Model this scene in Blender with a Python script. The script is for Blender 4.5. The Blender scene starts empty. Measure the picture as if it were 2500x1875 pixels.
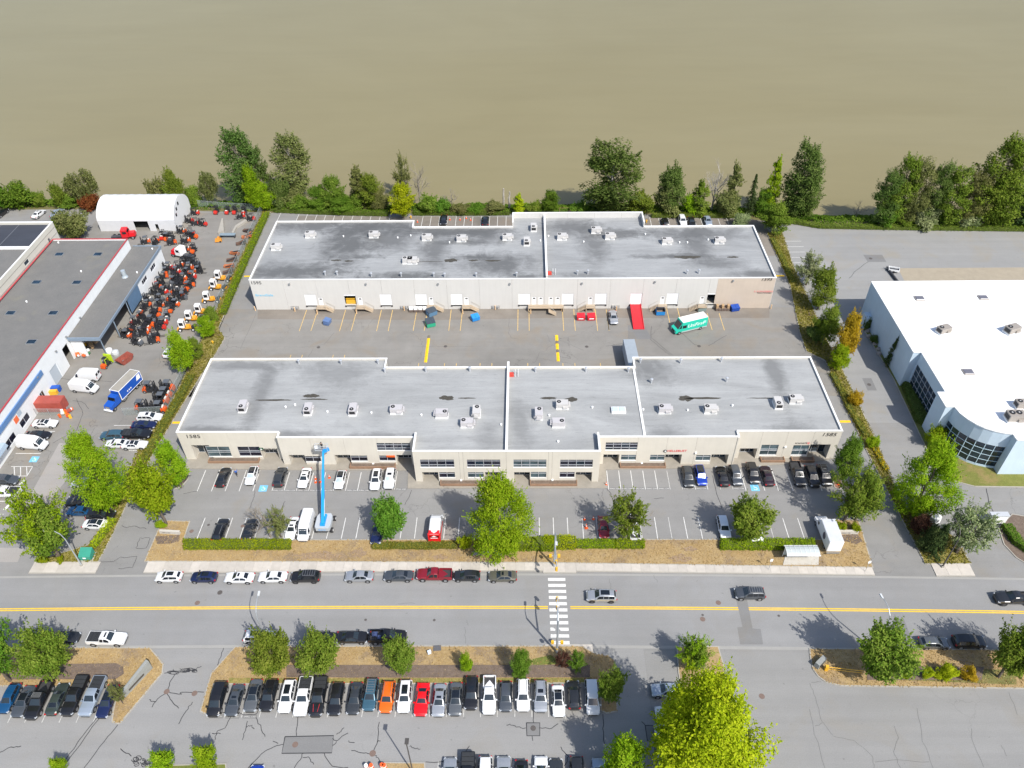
import bpy, math, random
from mathutils import Vector, Matrix
SC = bpy.context.scene
COL = SC.collection
RND = random.Random(11)

# ---------------------------------------------------------------- camera
CAM_H, FPX = 109.0, 1900.44                     # metres above the street, focal length in photo pixels (2500 wide)
_p, _yaw, _roll = 0.72149, 0.0220542, -0.0164019
_cp, _sp, _cz, _sz = math.cos(_p), math.sin(_p), math.cos(_yaw), math.sin(_yaw)
_rz = lambda v: Vector((v[0]*_cz - v[1]*_sz, v[0]*_sz + v[1]*_cz, v[2]))
_F, _U0, _R0 = _rz((0, _cp, -_sp)), _rz((0, _sp, _cp)), _rz((1, 0, 0))
_R = _R0*math.cos(_roll) + _U0*math.sin(_roll)
_U = _U0*math.cos(_roll) - _R0*math.sin(_roll)
cam = bpy.data.objects.new('camera', bpy.data.cameras.new('camera'))
COL.objects.link(cam)
cam.matrix_world = Matrix(((_R.x, _U.x, -_F.x, 0), (_R.y, _U.y, -_F.y, 0), (_R.z, _U.z, -_F.z, CAM_H), (0, 0, 0, 1)))
cam.data.sensor_width, cam.data.sensor_fit = 36, 'HORIZONTAL'
cam.data.lens = FPX/2500*36
cam.data.clip_start, cam.data.clip_end = 1, 6000
SC.camera = cam

# ---------------------------------------------------------------- sky, sun, exposure
SUN_EL, SUN_AZ = math.radians(50), math.radians(142.2)     # azimuth clockwise from +Y
wd = bpy.data.worlds.new('World'); SC.world = wd; wd.use_nodes = True
_n = wd.node_tree.nodes; _n.clear()
_sky = _n.new('ShaderNodeTexSky'); _sky.sky_type = 'NISHITA'; _sky.sun_disc = False
_sky.sun_elevation, _sky.sun_rotation = SUN_EL, SUN_AZ
_sky.air_density, _sky.dust_density, _sky.ozone_density = 1.0, 1.6, 1.0
_bg = _n.new('ShaderNodeBackground'); _bg.inputs[1].default_value = 0.125
_out = _n.new('ShaderNodeOutputWorld')
wd.node_tree.links.new(_sky.outputs[0], _bg.inputs[0]); wd.node_tree.links.new(_bg.outputs[0], _out.inputs[0])
_sl = bpy.data.lights.new('sun', 'SUN'); _sl.energy, _sl.angle, _sl.color = 3.85, math.radians(0.53), (1, 0.955, 0.875)
sun = bpy.data.objects.new('sun', _sl); COL.objects.link(sun)
SUNV = Vector((math.sin(SUN_AZ)*math.cos(SUN_EL), math.cos(SUN_AZ)*math.cos(SUN_EL), math.sin(SUN_EL)))
sun.rotation_euler = SUNV.to_track_quat('Z', 'Y').to_euler(); sun.location = (0, 60, 150)
SC.view_settings.view_transform, SC.view_settings.look = 'Standard', 'None'
SC.view_settings.exposure, SC.view_settings.gamma = 0.5, 1.0
SC.cycles.use_denoising = True
SC.cycles.max_bounces, SC.cycles.diffuse_bounces, SC.cycles.glossy_bounces = 6, 3, 3
SC.cycles.transmission_bounces, SC.cycles.transparent_max_bounces = 4, 6
SC.cycles.use_adaptive_sampling = True; SC.cycles.adaptive_threshold = 0.015

# ---------------------------------------------------------------- where things stand: survey of the photograph
# a point seen at (u, v) in the 2500 px photograph that lies z metres above the street
def G(u, v, z=0.0):
    d = _R*((u-1250)/FPX) - _U*((v-937.5)/FPX) + _F
    t = (z-CAM_H)/d.z
    return (d.x*t, d.y*t)
def proj(x, y, z):
    P = Vector((x, y, z-CAM_H)); k = P.dot(_F)
    return 1250+FPX*P.dot(_R)/k, 937.5-FPX*P.dot(_U)/k
def onwall(u, v, y):                              # point seen on a wall plane at this y
    d = _R*((u-1250)/FPX) - _U*((v-937.5)/FPX) + _F
    t = y/d.y
    return d.x*t, CAM_H+d.z*t
def onwallx(u, v, x):
    d = _R*((u-1250)/FPX) - _U*((v-937.5)/FPX) + _F
    t = x/d.x
    return d.y*t, CAM_H+d.z*t
def height(b, t):                                 # height of something whose base/top are seen at b/t
    x, y = G(*b); lo, hi = 0, 60
    for _ in range(40):
        m = (lo+hi)/2
        if proj(x, y, m)[1] > t[1]: lo = m
        else: hi = m
    return lo
TILE = {}
for _k, _x, _y, _s in (('a',0,400,0),('b',0,750,0),('c',0,1100,0),('d',0,1475,4.148),('e',500,280,0),('f',500,600,0),('g',420,950,0),
        ('h',350,1250,0),('i',350,1550,0),('j',1000,320,0),('k',1000,600,0),('l',900,950,0),('m',850,1250,0),('n',850,1550,0),
        ('o',1500,320,0),('p',1480,640,0),('q',1400,950,0),('r',1300,1250,0),('s',1350,1550,3.687),('t',2000,300,0),
        ('u',1900,640,3.687),('v',1900,1000,3.687),('w',1800,1350,3.16),('P',0,0,1)):
    TILE[_k] = (_x, _y, _s or 4.424)
def px(t, x, y):
    X, Y, s = TILE[t]; return X+x/s, Y+y/s
def W(t, x, y, z=0.0): return G(*px(t, x, y), z)
def dist(x, y, z=0): return Vector((x, y, z-CAM_H)).dot(_F)
def mpp(x, y, z=0): return dist(x, y, z)/FPX       # metres per photo pixel there

# ---------------------------------------------------------------- mesh helpers
class MB:
    def __init__(s): s.v, s.f, s.m = [], [], []
    def add(s, vs, fs, m=0):
        b = len(s.v); s.v += [tuple(p) for p in vs]
        for f in fs: s.f.append(tuple(b+i for i in f)); s.m.append(m)
        return s
    def box(s, x0, x1, y0, y1, z0, z1, m=0, top=None):
        tx = top or 0
        vs = [(x0,y0,z0),(x1,y0,z0),(x1,y1,z0),(x0,y1,z0),(x0+tx,y0+tx,z1),(x1-tx,y0+tx,z1),(x1-tx,y1-tx,z1),(x0+tx,y1-tx,z1)]
        return s.add(vs, [(3,2,1,0),(4,5,6,7),(0,1,5,4),(1,2,6,5),(2,3,7,6),(3,0,4,7)], m)
    def cbox(s, cx, cy, cz, sx, sy, sz, m=0, rz=0):
        c, n = math.cos(rz), math.sin(rz); vs = []
        for z in (-.5, .5):
            for x, y in ((-.5,-.5),(.5,-.5),(.5,.5),(-.5,.5)):
                vs.append((cx+x*sx*c-y*sy*n, cy+x*sx*n+y*sy*c, cz+z*sz))
        return s.add(vs, [(3,2,1,0),(4,5,6,7),(0,1,5,4),(1,2,6,5),(2,3,7,6),(3,0,4,7)], m)
    def tube(s, p0, p1, r0, r1=None, n=6, m=0, caps=True):
        p0, p1 = Vector(p0), Vector(p1); r1 = r0 if r1 is None else r1
        d = (p1-p0).normalized(); a = d.orthogonal().normalized(); b = d.cross(a); vs = []
        for p, r in ((p0, r0), (p1, r1)):
            for k in range(n):
                t = 2*math.pi*k/n; vs.append(p+(a*math.cos(t)+b*math.sin(t))*r)
        fs = [(k, (k+1) % n, n+(k+1) % n, n+k) for k in range(n)]
        if caps: fs += [tuple(range(n-1, -1, -1)), tuple(range(n, 2*n))]
        return s.add(vs, fs, m)
    def path(s, pts, rs, n=6, m=0):
        for i in range(len(pts)-1): s.tube(pts[i], pts[i+1], rs[i], rs[i+1], n, m)
        return s
    def prism(s, poly, z0, z1, m=0, mt=None):
        n = len(poly)
        vs = [(p[0],p[1],z0) for p in poly]+[(p[0],p[1],z1) for p in poly]
        if sum(poly[i][0]*poly[(i+1)%n][1]-poly[(i+1)%n][0]*poly[i][1] for i in range(n)) < 0:
            vs = vs[:n][::-1]+vs[n:][::-1]
        b = len(s.v); s.v += vs
        for i in range(n):
            s.f.append((b+i, b+(i+1)%n, b+n+(i+1)%n, b+n+i)); s.m.append(m)
        s.f.append(tuple(range(b+n, b+2*n))); s.m.append(m if mt is None else mt)
        return s
    def sheet(s, poly, z, m=0):
        n = len(poly); p = list(poly)
        if sum(p[i][0]*p[(i+1)%n][1]-p[(i+1)%n][0]*p[i][1] for i in range(n)) < 0: p = p[::-1]
        return s.add([(q[0],q[1],z) for q in p], [tuple(range(n))], m)
    def strip(s, pts, w, z, m=0):                # flat ribbon along a ground polyline
        L = len(pts)
        ls = []
        for i, p in enumerate(pts):
            a, b = pts[max(0,i-1)], pts[min(L-1,i+1)]
            dx, dy = b[0]-a[0], b[1]-a[1]; d = math.hypot(dx, dy) or 1
            ls.append((p[0]-dy/d*w/2, p[1]+dx/d*w/2)); ls.append((p[0]+dy/d*w/2, p[1]-dx/d*w/2))
        return s.add([(q[0],q[1],z) for q in ls], [(2*i+1, 2*i+3, 2*i+2, 2*i) for i in range(L-1)], m)
    def mesh(s, name, mats, smooth=None):
        me = bpy.data.meshes.new(name); me.from_pydata(s.v, [], s.f)
        for m in mats: me.materials.append(m)
        if len(mats) > 1: me.polygons.foreach_set('material_index', s.m)
        if smooth is not None:
            me.polygons.foreach_set('use_smooth', [True]*len(s.f)); me.update()
            me.set_sharp_from_angle(angle=math.radians(smooth))
        me.update()
        return me
    def build(s, name, mats, parent=None, loc=(0,0,0), rz=0, smooth=None, kind=None, label=None, cat=None, group=None):
        if not isinstance(mats, (list, tuple)): mats = [mats]
        o = bpy.data.objects.new(name, s.mesh(name, mats, smooth))
        return place(o, parent, loc, rz, kind, label, cat, group)
def place(o, parent=None, loc=(0,0,0), rz=0, kind=None, label=None, cat=None, group=None):
    COL.objects.link(o); o.parent = parent
    o.location = loc; o.rotation_euler = (0, 0, rz)
    if kind: o['kind'] = kind
    if label: o['label'] = label
    if cat: o['category'] = cat
    if group: o['group'] = group
    return o
def thing(name, label, cat, loc=(0,0,0), rz=0, group=None, parent=None):
    return place(bpy.data.objects.new(name, None), parent, loc, rz, None, label, cat, group)
def inst(name, me, parent, loc=(0,0,0), rz=0, paint=None):
    o = bpy.data.objects.new(name, me); place(o, parent, loc, rz)
    if paint: o.material_slots[0].link = 'OBJECT'; o.material_slots[0].material = paint
    return o
def text(s, name, body, size, loc, rot, mat, parent, ext=0.015, shear=0, align='LEFT', sx=1.0):
    c = bpy.data.curves.new(name, 'FONT'); c.body = body; c.size = size; c.extrude = ext; c.shear = shear; c.align_x = align
    c.resolution_u = 3
    tmp = bpy.data.objects.new(name, c); me = bpy.data.meshes.new_from_object(tmp); bpy.data.objects.remove(tmp)
    me.name = name; me.materials.clear(); me.materials.append(mat)
    o = bpy.data.objects.new(name, me); place(o, parent, loc); o.rotation_euler = rot; o.scale = (sx, 1, 1)
    return o
def inset(poly, d):
    n = len(poly); A = sum(poly[i][0]*poly[(i+1)%n][1]-poly[(i+1)%n][0]*poly[i][1] for i in range(n))
    p = poly if A > 0 else poly[::-1]; out = []
    for i in range(n):
        a, b, c = p[i-1], p[i], p[(i+1)%n]
        def nrm(u, v):
            dx, dy = v[0]-u[0], v[1]-u[1]; l = math.hypot(dx, dy) or 1; return -dy/l, dx/l
        n1, n2 = nrm(a, b), nrm(b, c)
        k = 1+n1[0]*n2[0]+n1[1]*n2[1]; k = max(k, .45)
        out.append((b[0]+(n1[0]+n2[0])/k*d, b[1]+(n1[1]+n2[1])/k*d))
    return out

# ---------------------------------------------------------------- materials
def nt(name):
    m = bpy.data.materials.new(name); m.use_nodes = True; t = m.node_tree
    b = t.nodes['Principled BSDF']; return m, t, b
def N(t, typ, **k):
    n = t.nodes.new('ShaderNode'+typ)
    for a, v in k.items():
        if a.startswith('i'): n.inputs[int(a[1:])].default_value = v
        else: setattr(n, a, v)
    return n
def L(t, a, b): t.links.new(a, b)
def coords(t, scale=(1,1,1), kind='Object'):
    c = N(t, 'TexCoord'); mp = N(t, 'Mapping'); mp.inputs['Scale'].default_value = scale
    L(t, c.outputs[kind], mp.inputs[0]); return mp.outputs[0]
def noise(t, vec, scale, detail=4, rough=.55, dist=0):
    n = N(t, 'TexNoise'); n.inputs['Scale'].default_value = scale; n.inputs['Detail'].default_value = detail
    n.inputs['Roughness'].default_value = rough; n.inputs['Distortion'].default_value = dist; L(t, vec, n.inputs['Vector']); return n.outputs['Fac']
def ramp(t, fac, *stops):
    r = N(t, 'ValToRGB'); e = r.color_ramp.elements
    while len(e) < len(stops): e.new(.5)
    for i, (p, c) in enumerate(stops):
        e[i].position = p; e[i].color = (*c, 1) if len(c) == 3 else c
    L(t, fac, r.inputs[0]); return r.outputs[0]
def mixc(t, fac, a, b, mode='MIX'):
    m = N(t, 'Mix', data_type='RGBA', blend_type=mode)
    for s, v in ((0, fac), (6, a), (7, b)):
        if hasattr(v, 'is_output'): L(t, v, m.inputs[s])
        else: m.inputs[s].default_value = v if s == 0 else ((*v, 1) if len(v) == 3 else v)
    return m.outputs[2]
def bump(t, b, h, s=.3, d=.02):
    n = N(t, 'Bump'); n.inputs['Strength'].default_value = s; n.inputs['Distance'].default_value = d
    L(t, h, n.inputs['Height']); L(t, n.outputs[0], b.inputs['Normal'])
_mats = {}
def M(name, col, rough=.6, var=.0, scale=1.0, metal=0, coat=0, spec=None):
    if name in _mats: return _mats[name]
    m, t, b = nt(name)
    b.inputs['Roughness'].default_value = rough; b.inputs['Metallic'].default_value = metal
    if spec is not None: b.inputs['Specular IOR Level'].default_value = spec
    if coat: b.inputs['Coat Weight'].default_value = coat; b.inputs['Coat Roughness'].default_value = .08
    if var:
        v = coords(t); n1 = noise(t, v, scale, 5)
        c = ramp(t, n1, (.3, [x*(1-var) for x in col]), (.7, [min(1, x*(1+var)) for x in col]))
        L(t, c, b.inputs['Base Color'])
    else: b.inputs['Base Color'].default_value = (*col, 1)
    _mats[name] = m; return m
def paint(name, col, metal=0.0):
    return M('car_paint_'+name, col, .28, metal=metal, coat=.6)
def asphalt(name, col, var=.12, warm=(1.06, 1.0, .9), crack=.0, fine=.10):
    m, t, b = nt(name); v = coords(t)
    big = noise(t, v, .045, 5, .6, .6); mid = noise(t, v, .35, 5, .65); sm = noise(t, v, 6, 3, .7)
    st = noise(t, coords(t, (.02, .45, 1)), 1.0, 4, .6)
    c = ramp(t, big, (.3, [x*(1-var) for x in col]), (.7, [x*(1+var*.6) for x in col]))
    c = mixc(t, .55, c, ramp(t, mid, (.3, (1-var,)*3), (.7, (1+var*.5,)*3)), 'MULTIPLY')
    c = mixc(t, ramp(t, noise(t, v, .11, 4, .6, 1), (.52, (0,0,0)), (.72, (1,1,1))), c, [col[i]*warm[i]*.94 for i in range(3)])
    c = mixc(t, 1, c, ramp(t, sm, (.25, (1-fine,)*3), (.75, (1+fine,)*3)), 'MULTIPLY')
    c = mixc(t, .5, c, ramp(t, st, (.35, (.9,)*3), (.65, (1.06,)*3)), 'MULTIPLY')
    spots = noise(t, v, 1.3, 2, .5)
    c = mixc(t, ramp(t, spots, (.70, (0,0,0)), (.78, (.55,)*3)), c, [x*.55 for x in col])
    if crack:
        vo = N(t, 'TexVoronoi', feature='DISTANCE_TO_EDGE'); vo.inputs['Scale'].default_value = .12
        wv = N(t, 'VectorMath', operation='ADD'); nn = N(t, 'TexNoise'); nn.inputs['Scale'].default_value = .5; nn.inputs['Detail'].default_value = 5
        L(t, v, nn.inputs['Vector']); sc = N(t, 'VectorMath', operation='SCALE'); sc.inputs[3].default_value = 3.0
        L(t, nn.outputs['Color'], sc.inputs[0]); L(t, v, wv.inputs[0]); L(t, sc.outputs[0], wv.inputs[1]); L(t, wv.outputs[0], vo.inputs['Vector'])
        gate = ramp(t, noise(t, v, .06, 3), (.50, (0,0,0)), (.62, (1,1,1)))
        k = ramp(t, vo.outputs['Distance'], (.0, (1,1,1)), (.008, (0,0,0)))
        kk = mixc(t, 1, k, gate, 'MULTIPLY')
        c = mixc(t, mixc(t, 1, kk, (crack,)*3, 'MULTIPLY'), c, [x*.35 for x in col])
    L(t, c, b.inputs['Base Color']); b.inputs['Roughness'].default_value = .88; b.inputs['Specular IOR Level'].default_value = .3
    bump(t, b, sm, .35, .02); return m
A_ROAD = asphalt('road_asphalt', (.25, .25, .25), .08, (1.02, 1, .97), .0)
A_LOT = asphalt('lot_asphalt', (.242, .239, .233), .10, (1.05, 1.0, .92), .55)
A_YARD = asphalt('yard_asphalt', (.235, .226, .21), .15, (1.06, .97, .86), .7)
A_DIRTY = asphalt('stained_asphalt', (.215, .193, .168), .22, (1.05, .97, .88), .3)
A_DARK = asphalt('patch_asphalt', (.195, .195, .195), .08)
A_PALE = asphalt('pale_asphalt', (.315, .298, .28), .05)
CRACK = M('crack_sealant', (.035, .035, .038), .6)
WHITE_LINE = M('white_road_paint', (.66, .66, .64), .7, .18, 2.5)
WORN_LINE = M('worn_road_paint', (.47, .47, .45), .8, .25, 3)
YELLOW_LINE = M('yellow_road_paint', (.80, .50, .012), .7, .12, 2)
PALE_YELLOW = M('faded_yellow_paint', (.62, .42, .14), .8, .25, 2)
BLUE_LINE = M('blue_road_paint', (.16, .47, .72), .7, .15, 2)
def concrete(name, col, var=.1):
    m, t, b = nt(name); v = coords(t); a = noise(t, v, .6, 6, .65); s = noise(t, v, 9, 3)
    c = ramp(t, a, (.3, [x*(1-var) for x in col]), (.7, [x*(1+var*.6) for x in col]))
    c = mixc(t, 1, c, ramp(t, s, (.3, (.93,)*3), (.7, (1.05,)*3)), 'MULTIPLY')
    L(t, c, b.inputs['Base Color']); b.inputs['Roughness'].default_value = .85; bump(t, b, s, .2, .01); return m
CONC = concrete('concrete', (.43, .405, .36)); KERB = concrete('kerb_concrete', (.36, .34, .30)); APRON = concrete('apron_concrete', (.30, .275, .235), .14)
PALE_CONC = concrete('pale_concrete', (.50, .475, .43)); GUTTER = concrete('gutter_concrete', (.30, .295, .28), .06)
def soil(name, c0, c1, scale=.5, c2=None):
    m, t, b = nt(name); v = coords(t); a = noise(t, v, scale, 6, .7); s = noise(t, v, 5, 5, .75); f = noise(t, v, 22, 2)
    c = ramp(t, a, (.35, c0), (.65, c1))
    if c2: c = mixc(t, ramp(t, noise(t, v, .22, 5, .7), (.52, (0,0,0)), (.64, (1,1,1))), c, c2)
    c = mixc(t, 1, c, ramp(t, s, (.3, (.72,)*3), (.7, (1.18,)*3)), 'MULTIPLY')
    c = mixc(t, .6, c, ramp(t, f, (.3, (.75,)*3), (.7, (1.2,)*3)), 'MULTIPLY')
    L(t, c, b.inputs['Base Color']); b.inputs['Roughness'].default_value = .95; bump(t, b, s, .8, .06); return m
DRY = soil('dry_grass', (.33, .225, .10), (.385, .28, .14), .35, (.26, .19, .115))
MULCH = soil('bark_mulch', (.13, .095, .072), (.185, .14, .11), 1.6)
GREEN = soil('green_grass', (.12, .15, .025), (.17, .19, .04), .6)
BANKM = soil('bank_soil', (.10, .10, .03), (.16, .14, .06), .3)
GOLDV = soil('verge_weeds', (.22, .20, .05), (.30, .25, .08), .4, (.16, .12, .07))
# ================================================================ THE SETTING
ST = 'structure'
# bank line seen from (u, v) along the foot of the riverside hedge
BANK = [(-420, 203.5), (-151, 200.5), (-120, 200.8), (-84, 198.6), (-60, 197.2), (-3, 196.6), (30, 196.2), (62, 193.5), (70, 190.2), (100, 188.2), (134, 186.4), (420, 180)]
def bank_y(x):
    for (a, ya), (b, yb) in zip(BANK, BANK[1:]):
        if a <= x <= b: return ya+(yb-ya)*(x-a)/(b-a)
    return BANK[-1][1]
MB().sheet([(-420, -60)]+[(420, -60)]+[(x, y) for x, y in BANK[::-1]], 0).build('ground', A_LOT, kind=ST)
bk = MB(); xs = [-420+i*6 for i in range(141)]; rows = []
for x in xs:
    y0 = bank_y(x); r = RND.random
    rows.append([(x, y0, 0.0), (x, y0+1.4+r()*.4, .25), (x, y0+4+r(), -.5-r()*.3), (x, y0+7.5+r()*1.2, -2.2), (x, y0+11+r(), -3.6), (x, y0+40, -6)])
for i in range(len(xs)-1):
    for k in range(5): bk.add([rows[i][k], rows[i+1][k], rows[i+1][k+1], rows[i][k+1]], [(0, 1, 2, 3)])
bk.build('river_bank', BANKM, kind=ST, smooth=60)
# river
m, t, b = nt('silty_river_water'); v = coords(t)
c1 = noise(t, coords(t, (.006, .012, 1)), 1, 4, .6, 1.2); c2 = noise(t, coords(t, (.02, .11, 1)), 1, 5, .6, .8)
c = ramp(t, c1, (.3, (.216, .186, .097)), (.7, (.234, .204, .112)))
c = mixc(t, .6, c, ramp(t, c2, (.3, (.95,)*3), (.7, (1.04,)*3)), 'MULTIPLY')
L(t, c, b.inputs['Base Color']); b.inputs['Roughness'].default_value = .3; b.inputs['IOR'].default_value = 1.33; b.inputs['Specular IOR Level'].default_value = .22
w1 = noise(t, coords(t, (.9, 1.3, 1)), 1.2, 5, .65); w2 = noise(t, coords(t, (.12, .2, 1)), 1, 3)
wm = mixc(t, .5, w1, w2); bump(t, b, wm, .22, .12)
WATER = m
MB().sheet([(-2500, 196), (2500, 170), (2500, 5000), (-2500, 5000)], -2.5).build('river', WATER, kind=ST)

# the street
def bow(x): return -.65*(min(abs(x), 120)/80)**2
def band(y0, y1, z, x0=-300, x1=300, n=40):
    q = [x0+(x1-x0)*i/n for i in range(n+1)]
    return [(x, y0+bow(x)) for x in q]+[(x, y1+bow(x)) for x in q[::-1]]
def bandmb(y0, y1, z, x0=-300, x1=300, n=40):
    mb = MB()
    for i in range(n):
        a, b = x0+(x1-x0)*i/n, x0+(x1-x0)*(i+1)/n
        mb.add([(a, y0+bow(a), z), (b, y0+bow(b), z), (b, y1+bow(b), z), (a, y1+bow(a), z)], [(0, 1, 2, 3)])
    return mb
road = bandmb(62.9, 76.1, .004).build('road', A_ROAD, kind=ST)
bandmb(62.75, 63.25, .010).build('gutter', GUTTER, road); bandmb(75.85, 76.25, .010).build('gutter', GUTTER, road)
for dy in (-.165, .165):
    for x0, x1 in ((-300, 3.6), (7.2, 300)): bandmb(69.82+dy-.09, 69.82+dy+.09, .011, x0, x1).build('centre_line', YELLOW_LINE, road)
for k in range(11):                              # zebra crossing, one bar each
    y = 75.1-k*1.145; x0 = 3.75+.02*k
    bar = MB()
    if k == 8:
        bar.sheet([(x0, y-.25), (x0+.75, y-.25), (x0+.75, y+.1), (x0+.5, y+.1), (x0+.5, y+.28), (x0, y+.28)], .012).sheet([(x0+1.4, y-.05), (x0+2.85, y-.05), (x0+2.85, y+.28), (x0+1.3, y+.28)], .012)
        bar.sheet([(x0+1.55, y-.28), (x0+2.85, y-.28), (x0+2.85, y-.05), (x0+1.55, y-.05)], .012)
    else: bar.sheet([(x0, y-.28), (x0+2.85, y-.28), (x0+2.85, y+.28), (x0, y+.28)], .012)
    bar.build('crossing_bar', WHITE_LINE, road)

def poly(t, pts, z=0): return [W(t, x, y, z) for x, y in pts]
def sheet(name, pts, z, mat, parent=None): return MB().sheet(pts, z).build(name, mat, parent, kind=None if parent else ST)
yard = sheet('loading_yard', [(-74, 120), (66, 120), (66, 151.2), (-74, 151.2)], .004, A_YARD)
MB().sheet([(-63, 147.2), (-20, 146.6), (10, 147.3), (57, 147), (58, 151.1), (-64, 151.1)], .008).build('stained_strip', A_DIRTY, yard)
front_lot = sheet('front_parking_lot', [(-66, 80.6), (64, 80.6), (64, 98.6), (-66, 98.6)], .004, A_LOT)
rear_lot = sheet('rear_parking_lot', [(-64, 174), (66, 174), (66, 193), (-64, 196)], .004, A_DIRTY)
lift_yard = sheet('forklift_yard', [(-121, 90), (-77, 90), (-70, 120), (-73, 198), (-121, 198)], .004, A_YARD)
south_lot = sheet('south_parking_lot', [(-120, 30), (18, 30), (18, 62.7), (-120, 62)], .004, asphalt('south_asphalt', (.262, .260, .256), .05, (1.03, 1, .95), .25))
east_lot = sheet('east_yard', [(66, 112), (150, 112), (150, 185.5), (66, 189.5)], .004, asphalt('east_asphalt', (.27, .27, .266), .07))
MB().sheet(poly('t', [(850, 1570), (2400, 1560), (2400, 1900), (1020, 1900)]), .009).build('concrete_pad', concrete('tan_concrete', (.34, .295, .225)), east_lot)
MB().sheet(poly('c', [(640, -80), (920, -80), (860, 150), (275, 850), (120, 850)]), .009).build('pale_lane', A_PALE, lift_yard)
MB().sheet(poly('c', [(-400, 1050), (260, 1050), (190, 1205), (-400, 1205)]), .009).build('pale_patch', A_PALE, lift_yard)
for par, tl, pts in ((road, 'w', [(-8, 360), (75, 360), (118, 582), (180, 587), (200, 706), (22, 706), (0, 575), (40, 570)]), (road, 'w', [(1210, 508), (1285, 508), (1370, 730), (1290, 730)]),
        (east_lot, 't', [(475, 1425), (680, 1425), (725, 1503), (525, 1503)]), (east_lot, 'u', [(755, 1045), (838, 1045), (888, 1155), (805, 1155)]),
        (south_lot, 'i', [(1530, 1100), (2055, 1088), (2035, 1275), (1495, 1280)]), (south_lot, 'n', [(1925, 950), (2070, 950), (2070, 1090), (1930, 1090)]),
        (south_lot, 's', [(830, 815), (940, 815), (960, 958), (850, 955)]), (yard, 'p', [(235, 680), (420, 690), (490, 830), (235, 830)])):
    P = poly(tl, pts); MB().sheet(P, .012).build('asphalt_patch', A_DARK, par)
    if par is south_lot: MB().strip(P+[P[0]], .14, .016).build('sealed_crack', CRACK, par)

# paint on the ground
def stalls(parent, tl, y, xs, ln, mat, w=.11, name='stall_line'):
    for q in xs:
        yy = y
        if isinstance(q, tuple): q, yy = q
        X, Y = W(tl, q, yy); a = RND.uniform(-.004, .004)
        MB().sheet([(X-w/2, Y), (X+w/2, Y), (X+w/2+a*ln, Y+ln), (X-w/2+a*ln, Y+ln)], .016).build(name, mat, parent)
stalls(front_lot, 'g', 1103, (272, 425, 573, 724, 873), 5.2, WHITE_LINE)
stalls(front_lot, 'g', 1097, (1080, 1210, 1343, 1475, 1610, 1740, 1873, 2003), 4.5, WHITE_LINE)
stalls(front_lot, 'l', 1085, (20, 150, 278), 4.5, WHITE_LINE)
stalls(front_lot, 'q', 1083, (380, 513, 645, 778, 910, 1320, 1452), 4.6, WHITE_LINE); stalls(front_lot, 'q', 1083, (1045, 1180, 1590, 1725), 4.6, WORN_LINE)
stalls(front_lot, 'q', 1098, (1865, 2068), 5.2, WHITE_LINE); stalls(front_lot, 'v', 732, (2, 135, 265, 395), 5.4, WHITE_LINE)
stalls(front_lot, 'g', 1615, (270, 425, 575, 730, 890, 1050, 1200, 1360, 1510, 1668, 1828, 1985, 2148), 4.6, WHITE_LINE)
stalls(front_lot, 'l', 1614, (25, 180, 340, 495, 655, 810, 965), 4.6, WHITE_LINE); stalls(front_lot, 'l', 1575, (1845, 2000, 2155), 3.8, WHITE_LINE)
stalls(front_lot, 'q', 1615, (110, 265, 910, 1235, 1395), 4.7, WHITE_LINE); stalls(front_lot, 'q', 1615, (745, 1065, 1700, 2165), 4.7, WORN_LINE); stalls(front_lot, 'v', 1168, (100, 238), 4.6, WHITE_LINE)
stalls(yard, 'f', 922, (1020, 1145, 1455, 1580, 1855, 1980), 8.3, PALE_YELLOW, .13); stalls(yard, 'k', 918, (38, 158, 423, 547, 1168, 1292, 1665, 1790, 2032, 2155), 8.3, PALE_YELLOW, .13)
stalls(yard, 'p', 735, (30, (687, 655), (795, 600), 1145, 1277), 6.5, PALE_YELLOW, .13)
stalls(yard, 'k', 1300, (95, 375, 503, 760, 888, 1277, 1405, 1657, 1787, 2063), 1.0, PALE_YELLOW, .13); stalls(yard, 'f', 1210, (920, 1045, 1380, 1505), 1.0, PALE_YELLOW, .13)
stalls(rear_lot, 'e', 1150, (780, 985, 1080, 1185, 1283, 1382, 1480, 1583, 1681, 1781, 1881, 1988), 5.6, WHITE_LINE); stalls(rear_lot, 'j', 1030, (125, 217, 309, 400, 492, 584, 674, 766, 859, 946, 1040), 5.6, WHITE_LINE)
stalls(rear_lot, 'o', 1035, (405, 500, 604, 695, 795, 890, 960, 1060, 1152, 1246), 5.4, WHITE_LINE)
stalls(south_lot, 'n', 888, (145, 320, 505, 690, 875, 1060, 1245, 1428, 1610, 1800, 1985, 2165), 5.2, WORN_LINE)
stalls(south_lot, 'i', 892, (690, 875, 1060, 1250, 1430, 1612, 1795, 1985), 5.2, WORN_LINE); stalls(south_lot, 'd', 1200, (-95, 78, 248, 423, 597, 770, 942), 5.2, WORN_LINE)
stalls(south_lot, 'n', 1438, (970, 1160, 1360, 1560, 1780, 1985, 2170), .9, WORN_LINE); stalls(south_lot, 's', 755, (113,), 5.2, WORN_LINE)
for yy, x0, x1 in ((1190, 1845, 2020), (1248, 1868, 2045), (1307, 1882, 2060), (1365, 1900, 2075), (1422, 1920, 2090)):
    a, b_ = W('o', x0, yy), W('o', x1, yy); MB().sheet([(a[0], a[1]-.05), (b_[0], a[1]-.05), (b_[0], a[1]+.05), (a[0], a[1]+.05)], .016).build('stall_line', WHITE_LINE, east_lot)
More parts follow.
